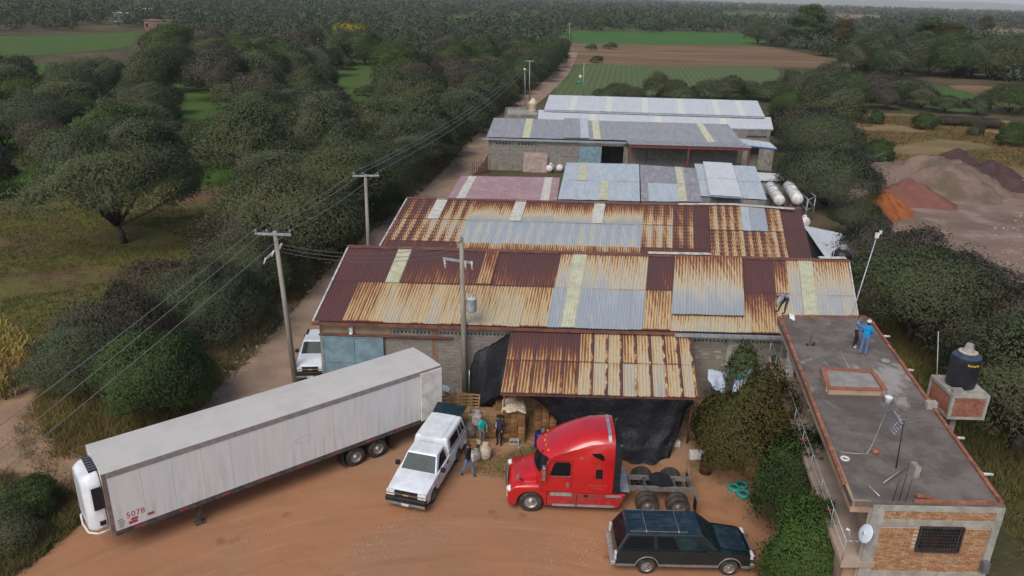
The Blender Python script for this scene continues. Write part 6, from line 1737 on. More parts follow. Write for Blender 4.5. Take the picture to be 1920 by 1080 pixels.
for k in range(6): m.box(-.33, -.06, -.55 + k * .2, -.47 + k * .2, 3.931, 3.95)
m.build('fan_louvre', MAT['grey_plastic'], cu)
m = MB(); m.tube([(-.06, -1.0, 1.3), (-.45, -.98, 1.28), (-.74, -.7, 1.3), (-.8, 0, 1.3), (-.74, .7, 1.3), (-.45, .98, 1.28), (-.06, 1.0, 1.3)], .045, 8); m.build('bumper_rail', MAT['plastic_white'], cu)
# running gear
m = MB()
for y in (-.5, .5): m.box(9.4, 13.6, y - .06, y + .06, .85, 1.1)
m.build('slider_frame', MAT['chassis'], tr_)
for x in (10.8, 12.02):
    MB().cyl((x, -1.0, .5), (x, 1.0, .5), .07, n=8).build('axle', MAT['chassis'], tr_)
    for s in (-1, 1):
        wheel(tr_, x, s * 1.12, .5, .26, s, 'rim', 'truck'); wheel(tr_, x, s * .80, .5, .26, s, 'rim', 'truck')
for s in (-1, 1):
    MB().prism([(3.0, 1.1), (3.7, 1.1), (3.55, .75), (3.15, .75)], s * 1.0 - .05, s * 1.0 + .05).build('gear_gusset', MAT['chassis'], tr_)
    MB().box(3.28, 3.42, s * 1.0 - .07, s * 1.0 + .07, .1, .9).build('landing_leg', MAT['chassis'], tr_)
    MB().box(3.15, 3.55, s * 1.0 - .15, s * 1.0 + .15, 0.02, .1).build('leg_foot', MAT['chassis'], tr_)
MB().box(4.8, 5.3, -1.0, -.75, .85, 1.1).build('tool_box', MAT['chassis'], tr_)
for x in (10.1, 12.75): MB().box(x, x + .03, -1.28, -.68, .25, 1.05).build('mud_flap', MAT['black'], tr_)
def on_side(s, size, x, z, material, parent, nm='lettering', y=-TW - .003):
    o = link(nm, text_mesh(s, size, material, None, .002), parent, (x, y, z)); o.rotation_euler = (math.pi / 2, 0, 0)
    return o
on_side('5078', .36, .92, 1.74, MAT['letter_red'], tr_, 'number')
m = MB()
for x0, x1, z0, z1 in ((.62, .95, 1.42, 1.55), (.72, .98, 1.57, 1.68), (1.35, 1.6, 1.52, 1.64)): m.box(x0, x1, -TW - .004, -TW - .001, z0, z1)
m.build('red_label', MAT['letter_red'], tr_)
m = MB()
for x0, x1, z0, z1 in ((.24, .42, 1.75, 1.79), (.24, .5, 1.64, 1.68), (.26, .46, 1.54, 1.57), (.25, .42, 1.45, 1.48)): m.box(x0, x1, -TW - .004, -TW - .001, z0, z1)
m.build('small_print', MAT['letter_dark'], tr_)
m = MB(); m.tube([(8.2 + .42 * math.cos(k / 20 * 6.283), -TW - .002, 2.55 + .16 * math.sin(k / 20 * 6.283)) for k in range(21)], .012, 4); m.build('oval_mark', pm('faded_mark', (.48, .43, .4), None, rough=.6), tr_)

# ---------------------------------------------------------------- red tractor unit
tk = thing('red_tractor', 'red sleeper cab tractor unit parked without trailer beside the dark estate car', 'truck', (-.02, 29.86, 0), -.012)
W = 1.24
cabp = [(1.5, 1.15), (1.45, 1.6), (1.5, 2.02), (1.95, 2.82), (1.72, 2.86), (1.78, 3.0), (2.1, 3.22), (2.6, 3.5), (3.1, 3.72), (3.7, 3.9), (4.3, 3.98), (4.72, 3.98), (4.74, 3.0), (4.74, 1.15)]
def cab_layer(y):
    k = abs(y) / W
    out = []
    for x, z in cabp:
        if z > 2.84: z2 = 2.84 + (z - 2.84) * (1 - .30 * max(0, (k - .55) / .45) ** 2.0); x2 = x + (.25 * max(0, (k - .3) / .7) ** 2 if x < 3.2 else 0)
        else: z2, x2 = z, x
        if x < 2.0 and z < 2.9: x2 = x2 - .28 * (1 - k * k)
        if x < 3.2 and z >= 2.84: x2 -= .12 * (1 - k * k)
        yy = y * (1 - .03 * max(0, (z - 2.0) / 2))
        out.append((x2, yy, z2))
    return out
cab = sharp(loft([cab_layer(W * q) for q in (-1, -.97, -.9, -.75, -.5, -.2, .2, .5, .75, .9, .97, 1)]).build('cab', MAT['red_paint'], tk), 42)
# hood and fenders
hp = [(.12, .62), (.06, 1.0), (.14, 1.42), (.4, 1.62), (.9, 1.78), (1.62, 2.04), (1.72, 2.04), (1.72, .62)]
def hood_layer(q):
    y = q * .98
    return [(x + .16 * q * q * (x < .5), y * (1 - .16 * (1 - min(1, x / 1.6))), z - .16 * abs(q) ** 3 * (z > 1.3)) for x, z in hp]
sharp(loft([hood_layer(q) for q in (-1, -.92, -.75, -.5, -.2, .2, .5, .75, .92, 1)]).build('hood', MAT['red_paint'], tk), 42)
fend = [(.1, .38), (.08, .95), (.22, 1.26), (.55, 1.42), (1.1, 1.48), (1.85, 1.45), (1.85, .4), (1.74, .4)] + arc(1.12, .5, .61, 0, 180, 12) + [(.45, .38)]
for s in (-1, 1):
    L = [[(x + .1 * (k == 2) * (x < .4), s * y, min(z, zt)) for x, z in fend] for k, (y, zt) in enumerate(((.72, 1.5), (1.12, 1.46), (1.235, 1.34)))]
    f_ = loft(L).build('fender', MAT['red_paint'], tk); sharp(f_, 35)
    bv = f_.modifiers.new('b', 'BEVEL'); bv.width = .05; bv.segments = 3; bv.limit_method = 'ANGLE'; bv.angle_limit = math.radians(40)
    hl = MB(); k0 = MB().lathe([(0, -.15), (.1, -.13), (.15, -.05), (.15, .05), (0, .1)], 14, 'X'); hl.add(k0.v, k0.f, True, Matrix.Translation((.22, s * 1.02, 1.12)) @ Matrix.Diagonal((1.2, 1.15, 1, 1)))
    hl.build('headlight', MAT['lamp_glass'], tk)
    MB().box(.055, .09, s * .5 - .2, s * .5 + .2, .45, .58).build('fog_lamp', MAT['lamp_glass'], tk)
MB().box(.09, .3, -1.05, 1.05, .33, .66).build('bumper', MAT['red_paint'], tk, bevel=.06, seg=3)
g_ = MB().prism([(.02, .78), (.02, 1.4), (.1, 1.46), (.1, .78)], -.48, .48).build('grille', MAT['chrome'], tk)
m = MB()
for k in range(5): m.box(-.005, .018, -.42, .42, .84 + k * .11, .9 + k * .11)
m.build('grille_bars', MAT['black'], g_)
# glass
sideq = lambda s: [(1.5, s * (W + .0), 1.15), (4.74, s * (W + .0), 1.15), (4.74, s * W, 2.84), (1.5, s * W, 2.84)] if s < 0 else [(4.74, W, 1.15), (1.5, W, 1.15), (1.5, W, 2.84), (4.74, W, 2.84)]
def spoly(s, name, pts, material, off=.012, parent=tk):
    """pts in vehicle x,z on the side plane"""
    m = MB(); n = len(pts); y0, y1 = s * (W - .02), s * (W + off)
    tl_ = lambda y, z: y * (1 - .03 * max(0, (z - 2.0) / 2))
    m.add([(x, tl_(y0, z), z) for x, z in pts] + [(x, tl_(y1, z), z) for x, z in pts], [tuple(range(n)), tuple(range(n, 2 * n))] + [(i, (i + 1) % n, (i + 1) % n + n, i + n) for i in range(n)])
    return m.build(name, material, parent)
for s in (-1, 1):
    spoly(s, 'side_window', [(1.93, 2.02), (2.78, 2.02), (2.84, 2.1), (2.84, 2.62), (2.76, 2.7), (2.2, 2.7), (2.1, 2.62)], MAT['glass'])
    spoly(s, 'sleeper_window', [(3.98, 1.93), (4.22, 1.93), (4.25, 1.96), (4.25, 2.36), (4.22, 2.4), (3.98, 2.4), (3.95, 2.36), (3.95, 1.96)], MAT['glass'])
    spoly(s, 'roof_window', [(3.7, 3.18), (3.85, 3.04), (4.22, 2.86), (4.3, 2.88), (4.25, 3.08), (4.12, 3.2)], MAT['glass'], off=.015)
    dl = [(1.62, 1.2), (2.9, 1.2), (2.92, 2.76), (1.98, 2.76), (1.6, 2.05)]
    m = MB()
    for i in range(5):
        (xa, za), (xb, zb) = dl[i], dl[(i + 1) % 5]; m.beam((xa, s * (W + .002), za), (xb, s * (W + .002), zb), .012, .02, (0, 1, 0))
    m.build('door_seam', MAT['black'], tk)
    MB().beam((1.95, s * (W + .006), 2.0), (2.85, s * (W + .006), 2.0), .02, .03, (0, 1, 0)).build('window_sill', MAT['trim_grey'], tk)
    spoly(s, 'door_handle', [(2.68, 1.42), (2.8, 1.42), (2.8, 1.66), (2.68, 1.66)], MAT['chrome'], off=.03)
    # lower fairing, steps and strips
    MB().prism([(1.86, .42), (1.86, 1.1), (5.35, 1.1), (5.05, .42)], s * 1.0 - .1 * (s < 0) if s < 0 else 1.0, s * 1.235).build('side_fairing', MAT['red_lower'], tk, bevel=.02)
    for x0, x1 in ((2.1, 3.14), (3.2, 4.9)): MB().box(x0, x1, min(s * 1.235, s * 1.26), max(s * 1.235, s * 1.26), .43, .53).build('fairing_strip', MAT['alu'], tk)
    MB().box(2.0, 2.95, min(s * 1.1, s * 1.275), max(s * 1.1, s * 1.275), .98, 1.14).build('door_step', MAT['alu'], tk)
    MB().box(4.45, 5.15, min(s * 1.1, s * 1.265), max(s * 1.1, s * 1.265), .98, 1.08).build('deck_step', MAT['alu'], tk)
    MB().box(3.5, 3.68, min(s * 1.23, s * 1.25), max(s * 1.23, s * 1.25), .95, 1.06).build('filler_cap', MAT['black'], tk)
    MB().box(3.158, 3.182, min(s * 1.23, s * 1.238), max(s * 1.23, s * 1.238), .43, 1.09).build('panel_gap', MAT['black'], tk)
    # mirrors
    m = MB(); m.tube([(1.72, s * 1.2, 2.1), (1.66, s * 1.5, 2.15)], .025, 6); m.tube([(1.75, s * 1.2, 2.6), (1.66, s * 1.5, 2.55)], .025, 6); m.build('mirror_arm', MAT['black'], tk)
    MB().box(1.58, 1.74, s * 1.52 - .12, s * 1.52 + .12, 1.98, 2.66).build('mirror', MAT['chrome'], tk, bevel=.04)
    m = MB(); m.tube([(.75, s * .95, 1.5), (.62, s * 1.1, 1.72), (.55, s * 1.14, 1.8)], .025, 6); m.build('hood_mirror_arm', MAT['black'], tk)
    MB().box(.48, .6, s * 1.15 - .1, s * 1.15 + .1, 1.76, 1.96).build('hood_mirror', MAT['chrome'], tk, bevel=.03)
    # side extender behind the sleeper
    MB().box(4.742, 5.05, min(s * 1.16, s * 1.21), max(s * 1.16, s * 1.21), 1.2, 3.55).build('side_extender', MAT['black'], tk)
    MB().tube([(4.95, s * 1.12, 1.0), (4.95, s * 1.12, 3.5), (5.02, s * 1.12, 3.62)], .06, 8).build('exhaust_stack', MAT['chassis'], tk)
# windscreen as two bent panes
def wscreen(s):
    ys = (.04, .5, .9, 1.13)
    vs, fs = [], []
    for y in ys:
        k = y / W
        dx = -.28 * (1 - k * k)
        for x, z in ((1.535, 2.08), (1.92, 2.77)):
            vs.append((x + dx - .012, s * y, z + .01))
    for i in range(3): fs.append((2 * i, 2 * i + 1, 2 * i + 3, 2 * i + 2))
    m = MB(); m.add(vs, fs, True); m.build('windscreen', MAT['glass'], tk)
mirror_pair(wscreen)
m = MB()
for k in range(5): m.box(1.66 + .05 * abs(k - 2) ** 1.5, 1.78 + .05 * abs(k - 2) ** 1.5, -.8 + k * .4 - .05, -.8 + k * .4 + .05, 3.0, 3.06)
m.build('marker_lights', MAT['lamp_amber'], tk)
MB().box(1.56, 1.7, -.75, .75, 2.85, 2.93).build('sun_visor', MAT['black'], tk)
m = MB()
for i in range(9):
    y0, y1 = -1.16 + i * .29 * .89, -1.16 + (i + 1) * .29 * .89
    z = lambda y: 3.975 - .30 * 1.12 * max(0, (abs(y) / W - .55) / .45) ** 2 + .012
    m.add([(4.42, y0, z(y0)), (4.56, y0, z(y0)), (4.56, y1, z(y1)), (4.42, y1, z(y1))], [(0, 1, 2, 3)])
m.build('roof_band', MAT['alu'], tk)
# emblem star and faint lettering
m = MB(); pts = []
for k in range(10):
    a = math.pi / 2 + k * math.pi / 5; r_ = .13 if k % 2 == 0 else .05
    pts.append((3.3 + r_ * math.cos(a), 2.95 + r_ * math.sin(a)))
for s in (-1, 1):
    spoly(s, 'star_emblem', pts, MAT['letter_faint'], .014)
on_side('TRANSPORTES', .12, 4.1, 1.52, MAT['letter_faint'], tk, y=-W - .004); on_side('LOGISTICA', .1, 4.12, 1.38, MAT['letter_faint'], tk, y=-W - .004)
# chassis
m = MB()
for y in (-.42, .42): m.box(1.8, 8.55, y - .04, y + .04, .82, 1.06)
m.build('frame_rail', MAT['trim_grey'], tk)
m = MB()
for x in (5.6, 6.36, 7.0, 7.72, 8.4): m.box(x - .06, x + .06, -.38, .38, .86, 1.0)
m.build('cross_member', MAT['chassis'], tk)
MB().box(5.15, 5.55, -.95, .95, 1.07, 1.11).build('deck_plate', MAT['alu'], tk)
MB().box(4.76, 5.12, -.9, .9, .6, 1.07).build('battery_box', MAT['chassis'], tk)
fw = loft([[(6.55, y, 1.2) for y in (-.3, .3)] + [(6.6, .3, 1.1), (6.6, -.3, 1.1)], [(7.0, y, 1.24) for y in (-.5, .5)] + [(7.0, .5, 1.1), (7.0, -.5, 1.1)], [(7.55, y, 1.14) for y in (-.4, .4)] + [(7.55, .4, 1.07), (7.55, -.4, 1.07)]]).build('fifth_wheel', MAT['black'], tk)
for x in (6.38, 7.74):
    MB().cyl((x, -1.0, .52), (x, 1.0, .52), .08, n=8).build('axle', MAT['chassis'], tk)
    for s in (-1, 1):
        wheel(tk, x, s * 1.12, .52, .27, s, 'rim_dusty', 'truck'); wheel(tk, x, s * .8, .52, .27, s, 'rim_dusty', 'truck')
for s in (-1, 1):
    wheel(tk, 1.15, s * 1.06, .52, .29, s, 'rim', 'truck')
    MB().box(8.5, 8.56, s * .95 - .3, s * .95 + .3, .95, 1.0).build('flap_bracket', MAT['trim_grey'], tk)
    MB().box(8.52, 8.54, s * 1.2 - .02, s * 1.2 + .02, .5, 1.5).build('marker_rod', MAT['trim_grey'], tk)
    MB().box(8.515, 8.53, s * .95 - .28, s * .95 + .24, .25, .94).build('mud_flap', MAT['black'], tk)
MB().cyl((1.15, -.95, .52), (1.15, .95, .52), .07, n=8).build('axle', MAT['chassis'], tk)

# ---------------------------------------------------------------- cars
def car_lower(L, zb, zt_front, zt, hood_end, ax, r, drop=.06):
    a = [(0.02, zb), (0, zt_front - .32), (.05, zt_front - .06), (.22, zt_front), (hood_end, zt)]
    a += [(L - .06, zt), (L, zt - .2), (L - .02, zb)]
    for x in reversed(ax): a += [(x + r, zb)] + arc(x, zb + .02, r, 0, 180, 10)[0:] + [(x - r, zb)]
    return a
def car(o, L, Wd, prof, paint):
    h = Wd / 2
    lay = []
    for y, ins, dz in ((-h, 0, -.07), (-h * .985, 0, 0), (-h * .9, .0, .02), (-h * .5, -.04, .035), (h * .5, -.04, .035), (h * .9, 0, .02), (h * .985, 0, 0), (h, 0, -.07)):
        zmax = max(z for _, z in prof)
        lay.append([(x + (.10 * (abs(y) / h) ** 4 if x < .3 else (-.06 * (abs(y) / h) ** 4 if x > L - .3 else 0)), y * (1 - .05 * max(0, (.9 - x) / .9)), z + (dz if z > zmax - .35 else 0)) for x, z in prof])
    return sharp(loft(lay).build('body', paint, o), 38)
def greenhouse(o, name, x0, x1, X0, X1, hb, ht, zb, zt, paint, bevel=.06):
    q = [(x0, -hb, zb), (x1, -hb, zb), (x1, hb, zb), (x0, hb, zb), (X0, -ht, zt), (X1, -ht, zt), (X1, ht, zt), (X0, ht, zt)]
    b = MB().hexa(q).build(name, paint, o, bevel=bevel, seg=3)
    faces = dict(near=(q[0], q[1], q[5], q[4]), far=(q[2], q[3], q[7], q[6]), front=(q[3], q[0], q[4], q[7]), back=(q[1], q[2], q[6], q[5]))
    return b, faces

# dark green estate car
es = thing('dark_estate_car', 'dark green estate car with roof rack at the bottom edge of the yard', 'car', (9.98, 25.87, 0), math.pi + .012)
car(es, 5.57, 1.96, car_lower(5.57, .42, 1.02, 1.16, 1.45, (.92, 4.26), .43), MAT['green_paint'])
gb, gf = greenhouse(es, 'cabin', 1.3, 5.5, 2.08, 5.12, .93, .77, 1.15, 1.84, MAT['green_paint'], .05)
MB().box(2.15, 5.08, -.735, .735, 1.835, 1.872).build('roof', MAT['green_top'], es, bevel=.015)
for k in range(6):
    y = -.58 + k * .232; MB().box(2.75, 5.0, y - .025, y + .025, 1.873, 1.893).build('roof_rib', MAT['green_top'], es)
for x in (3.05, 4.35): MB().tube([(x, -.74, 1.88), (x, -.66, 1.95), (x, .66, 1.95), (x, .74, 1.88)], .018, 6).build('rack_bar', MAT['chrome'], es)
for s in (-.68, .68): MB().box(2.7, 5.0, s - .015, s + .015, 1.895, 1.925).build('rack_rail', MAT['grey_plastic'], es)
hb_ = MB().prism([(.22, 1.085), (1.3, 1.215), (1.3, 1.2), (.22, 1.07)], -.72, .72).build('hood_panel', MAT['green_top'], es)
panel(es, 'windscreen', gf['front'], (.05, .95, .08, .92), MAT['glass_light']); panel(es, 'rear_window', gf['back'], (.06, .94, .1, .9), MAT['glass'])
for k in ('near', 'far'):
    fl_ = (lambda u: u) if k == 'near' else (lambda u: 1 - u)
    for nm, pts, mt in (('front_window', [(.10, .12), (.355, .12), (.365, .84), (.19, .84)], 'glass_light'), ('rear_door_window', [(.40, .12), (.605, .12), (.61, .84), (.405, .84)], 'glass'), ('quarter_window', [(.65, .12), (.965, .12), (.95, .84), (.655, .84)], 'glass')):
        pp = [(fl_(u), v) for u, v in pts]
        pane_poly(es, nm, gf[k], pp if k == 'near' else pp[::-1], MAT[mt])
for s in (-1, 1):
    y = s * .985
    for x0, x1 in ((1.38, 3.8), (4.72, 5.5), (.05, .46)): MB().box(x0, x1, min(y - .012, y + .012), max(y - .012, y + .012), .44, .55).build('side_trim', MAT['trim_grey'], es)
    for x in (.92, 4.26):
        m = MB(); pts = arc(x, .44, .46, 8, 172, 12); m.tube([(a, s * .975, b) for a, b in pts], .03, 5); m.build('arch_trim', MAT['trim_grey'], es)
    wheel(es, .92, s * .82, .37, .25, s, 'rim'); wheel(es, 4.26, s * .82, .37, .25, s, 'rim')
    MB().box(1.75, 1.95, s * 1.06 - .1, s * 1.06 + .1, 1.16, 1.32).build('mirror', MAT['black'], es, bevel=.04)
    MB().box(-.03, .1, s * .72 - .16, s * .72 + .16, .78, .98).build('headlight', MAT['lamp_glass'], es)
    MB().box(5.5, 5.585, s * .88 - .06, s * .88 + .06, .7, 1.08).build('tail_light', MAT['plate'], es)
    for x in (2.5, 3.65): MB().box(x, x + .16, s * .985 - .015, s * .985 + .015, .98, 1.02).build('door_handle', MAT['black'], es)
    for x in (1.62, 2.78, 3.92): MB().box(x, x + .012, s * .981 - .004, s * .981 + .004, .5, 1.1).build('door_seam', MAT['black'], es)
MB().box(-.12, .12, -.95, .95, .42, .62).build('front_bumper', MAT['chrome'], es, bevel=.05); MB().box(5.5, 5.72, -.95, .95, .42, .64).build('rear_bumper', MAT['alu'], es, bevel=.05)
MB().box(-.035, .02, -.52, .52, .74, .98).build('grille', MAT['grey_plastic'], es)
for s in (-.5, .5): MB().box(-.18, -.1, s - .04, s + .04, .45, .95).build('bumper_guard', MAT['chrome'], es)

# white pickup with a camper shell
def pickup(label, loc, rz, cap=True, L=5.65, Wd=1.96, plate=True):
    o = thing('white_pickup', label, 'pickup', loc, rz)
    h = Wd / 2; k = Wd / 1.96
    zt = 1.17
    car(o, L, Wd, car_lower(L, .45, 1.03, zt, 1.5, (.96, .96 + L * .6), .44), MAT['white_paint'])
    gb, gf = greenhouse(o, 'cab', 1.38, 3.02, 2.02, 2.9, .91 * k, .72 * k, zt - .02, 1.8, MAT['white_paint'], .05)
    panel(o, 'windscreen', gf['front'], (.04, .96, .06, .9), MAT['glass_light'])
    panel(o, 'rear_window', gf['back'], (.1, .9, .15, .85), MAT['glass'])
    for s, kk in ((-1, 'near'), (1, 'far')):
        fl_ = (lambda u: u) if kk == 'near' else (lambda u: 1 - u)
        pp = [(fl_(u), v) for u, v in ((.14, .08), (.86, .08), (.84, .84), (.36, .84))]
        pane_poly(o, 'side_window', gf[kk], pp if kk == 'near' else pp[::-1], MAT['glass'])
        MB().box(1.62, 1.8, s * (h + .13) - .11, s * (h + .13) + .11, 1.16, 1.36).build('mirror', MAT['black'], o, bevel=.04)
        MB().box(2.62, 2.8, s * h - .02, s * h + .02, 1.0, 1.06).build('door_handle', MAT['black'], o)
        for x in (1.55, 2.9): MB().box(x, x + .014, s * h - .005, s * h + .005, .52, 1.1).build('door_seam', MAT['black'], o)
        for x in (.96, .96 + L * .6): wheel(o, x, s * (h - .16), .38, .26, s, 'rim_dusty')
        MB().box(-.05, .1, s * .74 * k - .19, s * .74 * k + .19, .9, 1.0).build('headlight', MAT['lamp_glass'], o)
        MB().box(-.05, .1, s * .74 * k - .19, s * .74 * k + .19, .76, .84).build('turn_lamp', MAT['lamp_glass'], o)
    g = MB().box(-.045, .05, -.54 * k, .54 * k, .74, 1.0).build('grille', MAT['black'], o)
    MB().box(-.065, -.02, -.9 * k, .9 * k, .85, .895).build('grille_bar', MAT['chrome'], g)
    MB().prism([(-.085, .84), (-.06, .9), (-.05, .9), (-.05, .84)], -.13, .13).build('badge', pm('badge_gold', (.4, .25, .08), None, rough=.3, metal=.6), g)
    MB().box(-.14, .12, -.97 * k, .97 * k, .42, .72).build('front_bumper', MAT['black'], o, bevel=.06, seg=3)
    MB().box(-.165, -.1, -.94 * k, .94 * k, .36, .5).build('bumper_face', MAT['trim_grey'], o, bevel=.03)
    MB().box(-.185, -.166, -.17, .17, .38, .5).build('number_plate', MAT['plate'], o)
    MB().prism([(.2, 1.055), (1.4, 1.205), (1.4, 1.19), (.2, 1.04)], -.7 * k, .7 * k).build('hood_panel', MAT['white_paint'], o)
    MB().box(L - .05, L + .14, -.9 * k, .9 * k, .45, .62).build('rear_bumper', MAT['chrome'], o, bevel=.03)
    if cap:
        cb, cf = greenhouse(o, 'camper_shell', 3.06, L - .04, 3.12, L - .28, .94, .80, zt + .01, 1.98, MAT['white_paint'], .09)
        MB().box(3.1, L - .35, -.55, .55, 1.97, 2.01).build('shell_ridge', MAT['white_paint'], cb, bevel=.015)
        for kk in ('near', 'far'):
            fl_ = (lambda u: u) if kk == 'near' else (lambda u: 1 - u)
            for pts in ([(.10, .22), (.58, .22), (.58, .78), (.14, .78)], [(.64, .22), (.75, .22), (.74, .78), (.64, .78)], [(.79, .22), (.92, .22), (.88, .78), (.78, .78)]):
                pp = [(fl_(u), v) for u, v in pts]
                pane_poly(o, 'shell_window', cf[kk], pp if kk == 'near' else pp[::-1], MAT['glass'])
            pp = [(fl_(u), v) for u, v in ((.02, .02), (.98, .02), (.98, .06), (.02, .06))]
            pane_poly(o, 'shell_seal', cf[kk], pp if kk == 'near' else pp[::-1], MAT['black'])
        # raised tailgate glass of the shell
        hinge = Vector((L - .28, 0, 1.96))
        lid = MB().hexa([hinge + Vector((0, -.74, 0)), hinge + Vector((.85, -.8, .08)), hinge + Vector((.85, .8, .08)), hinge + Vector((0, .74, 0)), hinge + Vector((0, -.74, .035)), hinge + Vector((.85, -.8, .115)), hinge + Vector((.85, .8, .115)), hinge + Vector((0, .74, .035))]).build('shell_hatch', MAT['glass_light'], o)
    else:
        m = MB(); 
        for s in (-1, 1): m.box(3.1, L - .05, s * (h - .08) - .06, s * (h - .08) + .06, zt, zt + .06)
        m.box(3.05, 3.12, -h + .1, h - .1, zt, zt + .5)
        m.build('bed_rail', MAT['black'], o)
        MB().box(3.15, L - .1, -h + .16, h - .16, zt + .005, zt + .02).build('bed_floor', MAT['chassis'], o)
    return o
dd = Vector((.8, 3.1)).normalized(); nn = Vector((-dd.y, dd.x))
po_ = Vector((-3.32, 29.19)) - dd * .96 + nn * .9
pickup('white pickup with camper shell parked between the trailer and the red truck', (po_.x, po_.y, 0), math.atan2(dd.y, dd.x))
pk2 = at(578, 718)
pickup('small white pickup parked on the road behind the blue gate', (pk2.x + .15, pk2.y + .1, 0), math.radians(96), False, 5.0, 1.75)

# ================================================================== PEOPLE
SKIN = pm('skin', (.28, .15, .1), (.24, .125, .08), 6, .6)
HAIR = pm('hair', (.012, .01, .009), None, rough=.6)
SHOE = pm('shoe', (.02, .018, .016), None, rough=.6)
SHOE_W = pm('shoe_white', (.55, .55, .55), None, rough=.6)
def cloth(name, c): return pm(name, c, tuple(x * .7 for x in c), 9, .9, bump=.3, bsc=14)
BASE = dict(pelvis=(0, 0, .93), belly=(0, 0, 1.08), chest=(0, 0, 1.30), neck=(0, 0, 1.47), head=(0, -.01, 1.58), crown=(0, 0, 1.68),
            shL=(.17, 0, 1.39), elL=(.235, .03, 1.12), wrL=(.23, -.06, .90), shR=(-.17, 0, 1.39), elR=(-.235, .03, 1.12), wrR=(-.23, -.06, .90),
            hipL=(.09, 0, .88), knL=(.105, -.03, .48), anL=(.105, .02, .09), toL=(.125, -.15, .045), hipR=(-.09, 0, .88), knR=(-.105, -.03, .48), anR=(-.105, .02, .09), toR=(-.125, -.15, .045))
RAD = dict(pelvis=.135, belly=.13, chest=.145, neck=.055, head=.088, crown=.075, shL=.075, elL=.05, wrL=.032, shR=.075, elR=.05, wrR=.032,
           hipL=.095, knL=.065, anL=.045, toL=.038, hipR=.095, knR=.065, anR=.045, toR=.038)
EDGES = [('pelvis', 'belly', 'shirt'), ('belly', 'chest', 'shirt'), ('chest', 'neck', 'shirt'), ('neck', 'head', 'skin'), ('head', 'crown', 'hair'), ('chest', 'shL', 'shirt'), ('shL', 'elL', 'shirt'), ('elL', 'wrL', 'sleeve'),
         ('chest', 'shR', 'shirt'), ('shR', 'elR', 'shirt'), ('elR', 'wrR', 'sleeve'), ('pelvis', 'hipL', 'legs'), ('hipL', 'knL', 'legs'), ('knL', 'anL', 'legs'), ('anL', 'toL', 'shoe'),
         ('pelvis', 'hipR', 'legs'), ('hipR', 'knR', 'legs'), ('knR', 'anR', 'legs'), ('anR', 'toR', 'shoe')]
pending = []
def person(label, loc, rz, pose, shirt, legs, sleeve='shirt', hair=None, shoe=None, hat=None, scale=1.0, extra=None):
    J = dict(BASE); J.update(pose)
    names = list(J)
    me = bpy.data.meshes.new('raw')
    me.from_pydata([J[k] for k in names], [(names.index(a), names.index(b)) for a, b, _ in EDGES], [])
    o = bpy.data.objects.new('raw', me); COL.objects.link(o)
    sk_ = o.modifiers.new('skin', 'SKIN')
    for i, k in enumerate(names):
        sv = me.skin_vertices[0].data[i]; r_ = RAD[k]
        sv.radius = (r_ * (1.25 if k in ('chest', 'belly', 'pelvis') else 1), r_ * (.82 if k in ('chest', 'belly', 'pelvis') else 1)); sv.use_root = k == 'pelvis'
    su = o.modifiers.new('sub', 'SUBSURF'); su.levels = su.render_levels = 2
    pending.append((o, J, label, loc, rz, shirt, legs, sleeve, hair or HAIR, shoe or SHOE, hat, scale, extra))
def seg_dist(p, a, b):
    ab = b - a; t_ = max(0, min(1, (p - a).dot(ab) / (ab.length_squared + 1e-9)))
    return (p - (a + ab * t_)).length
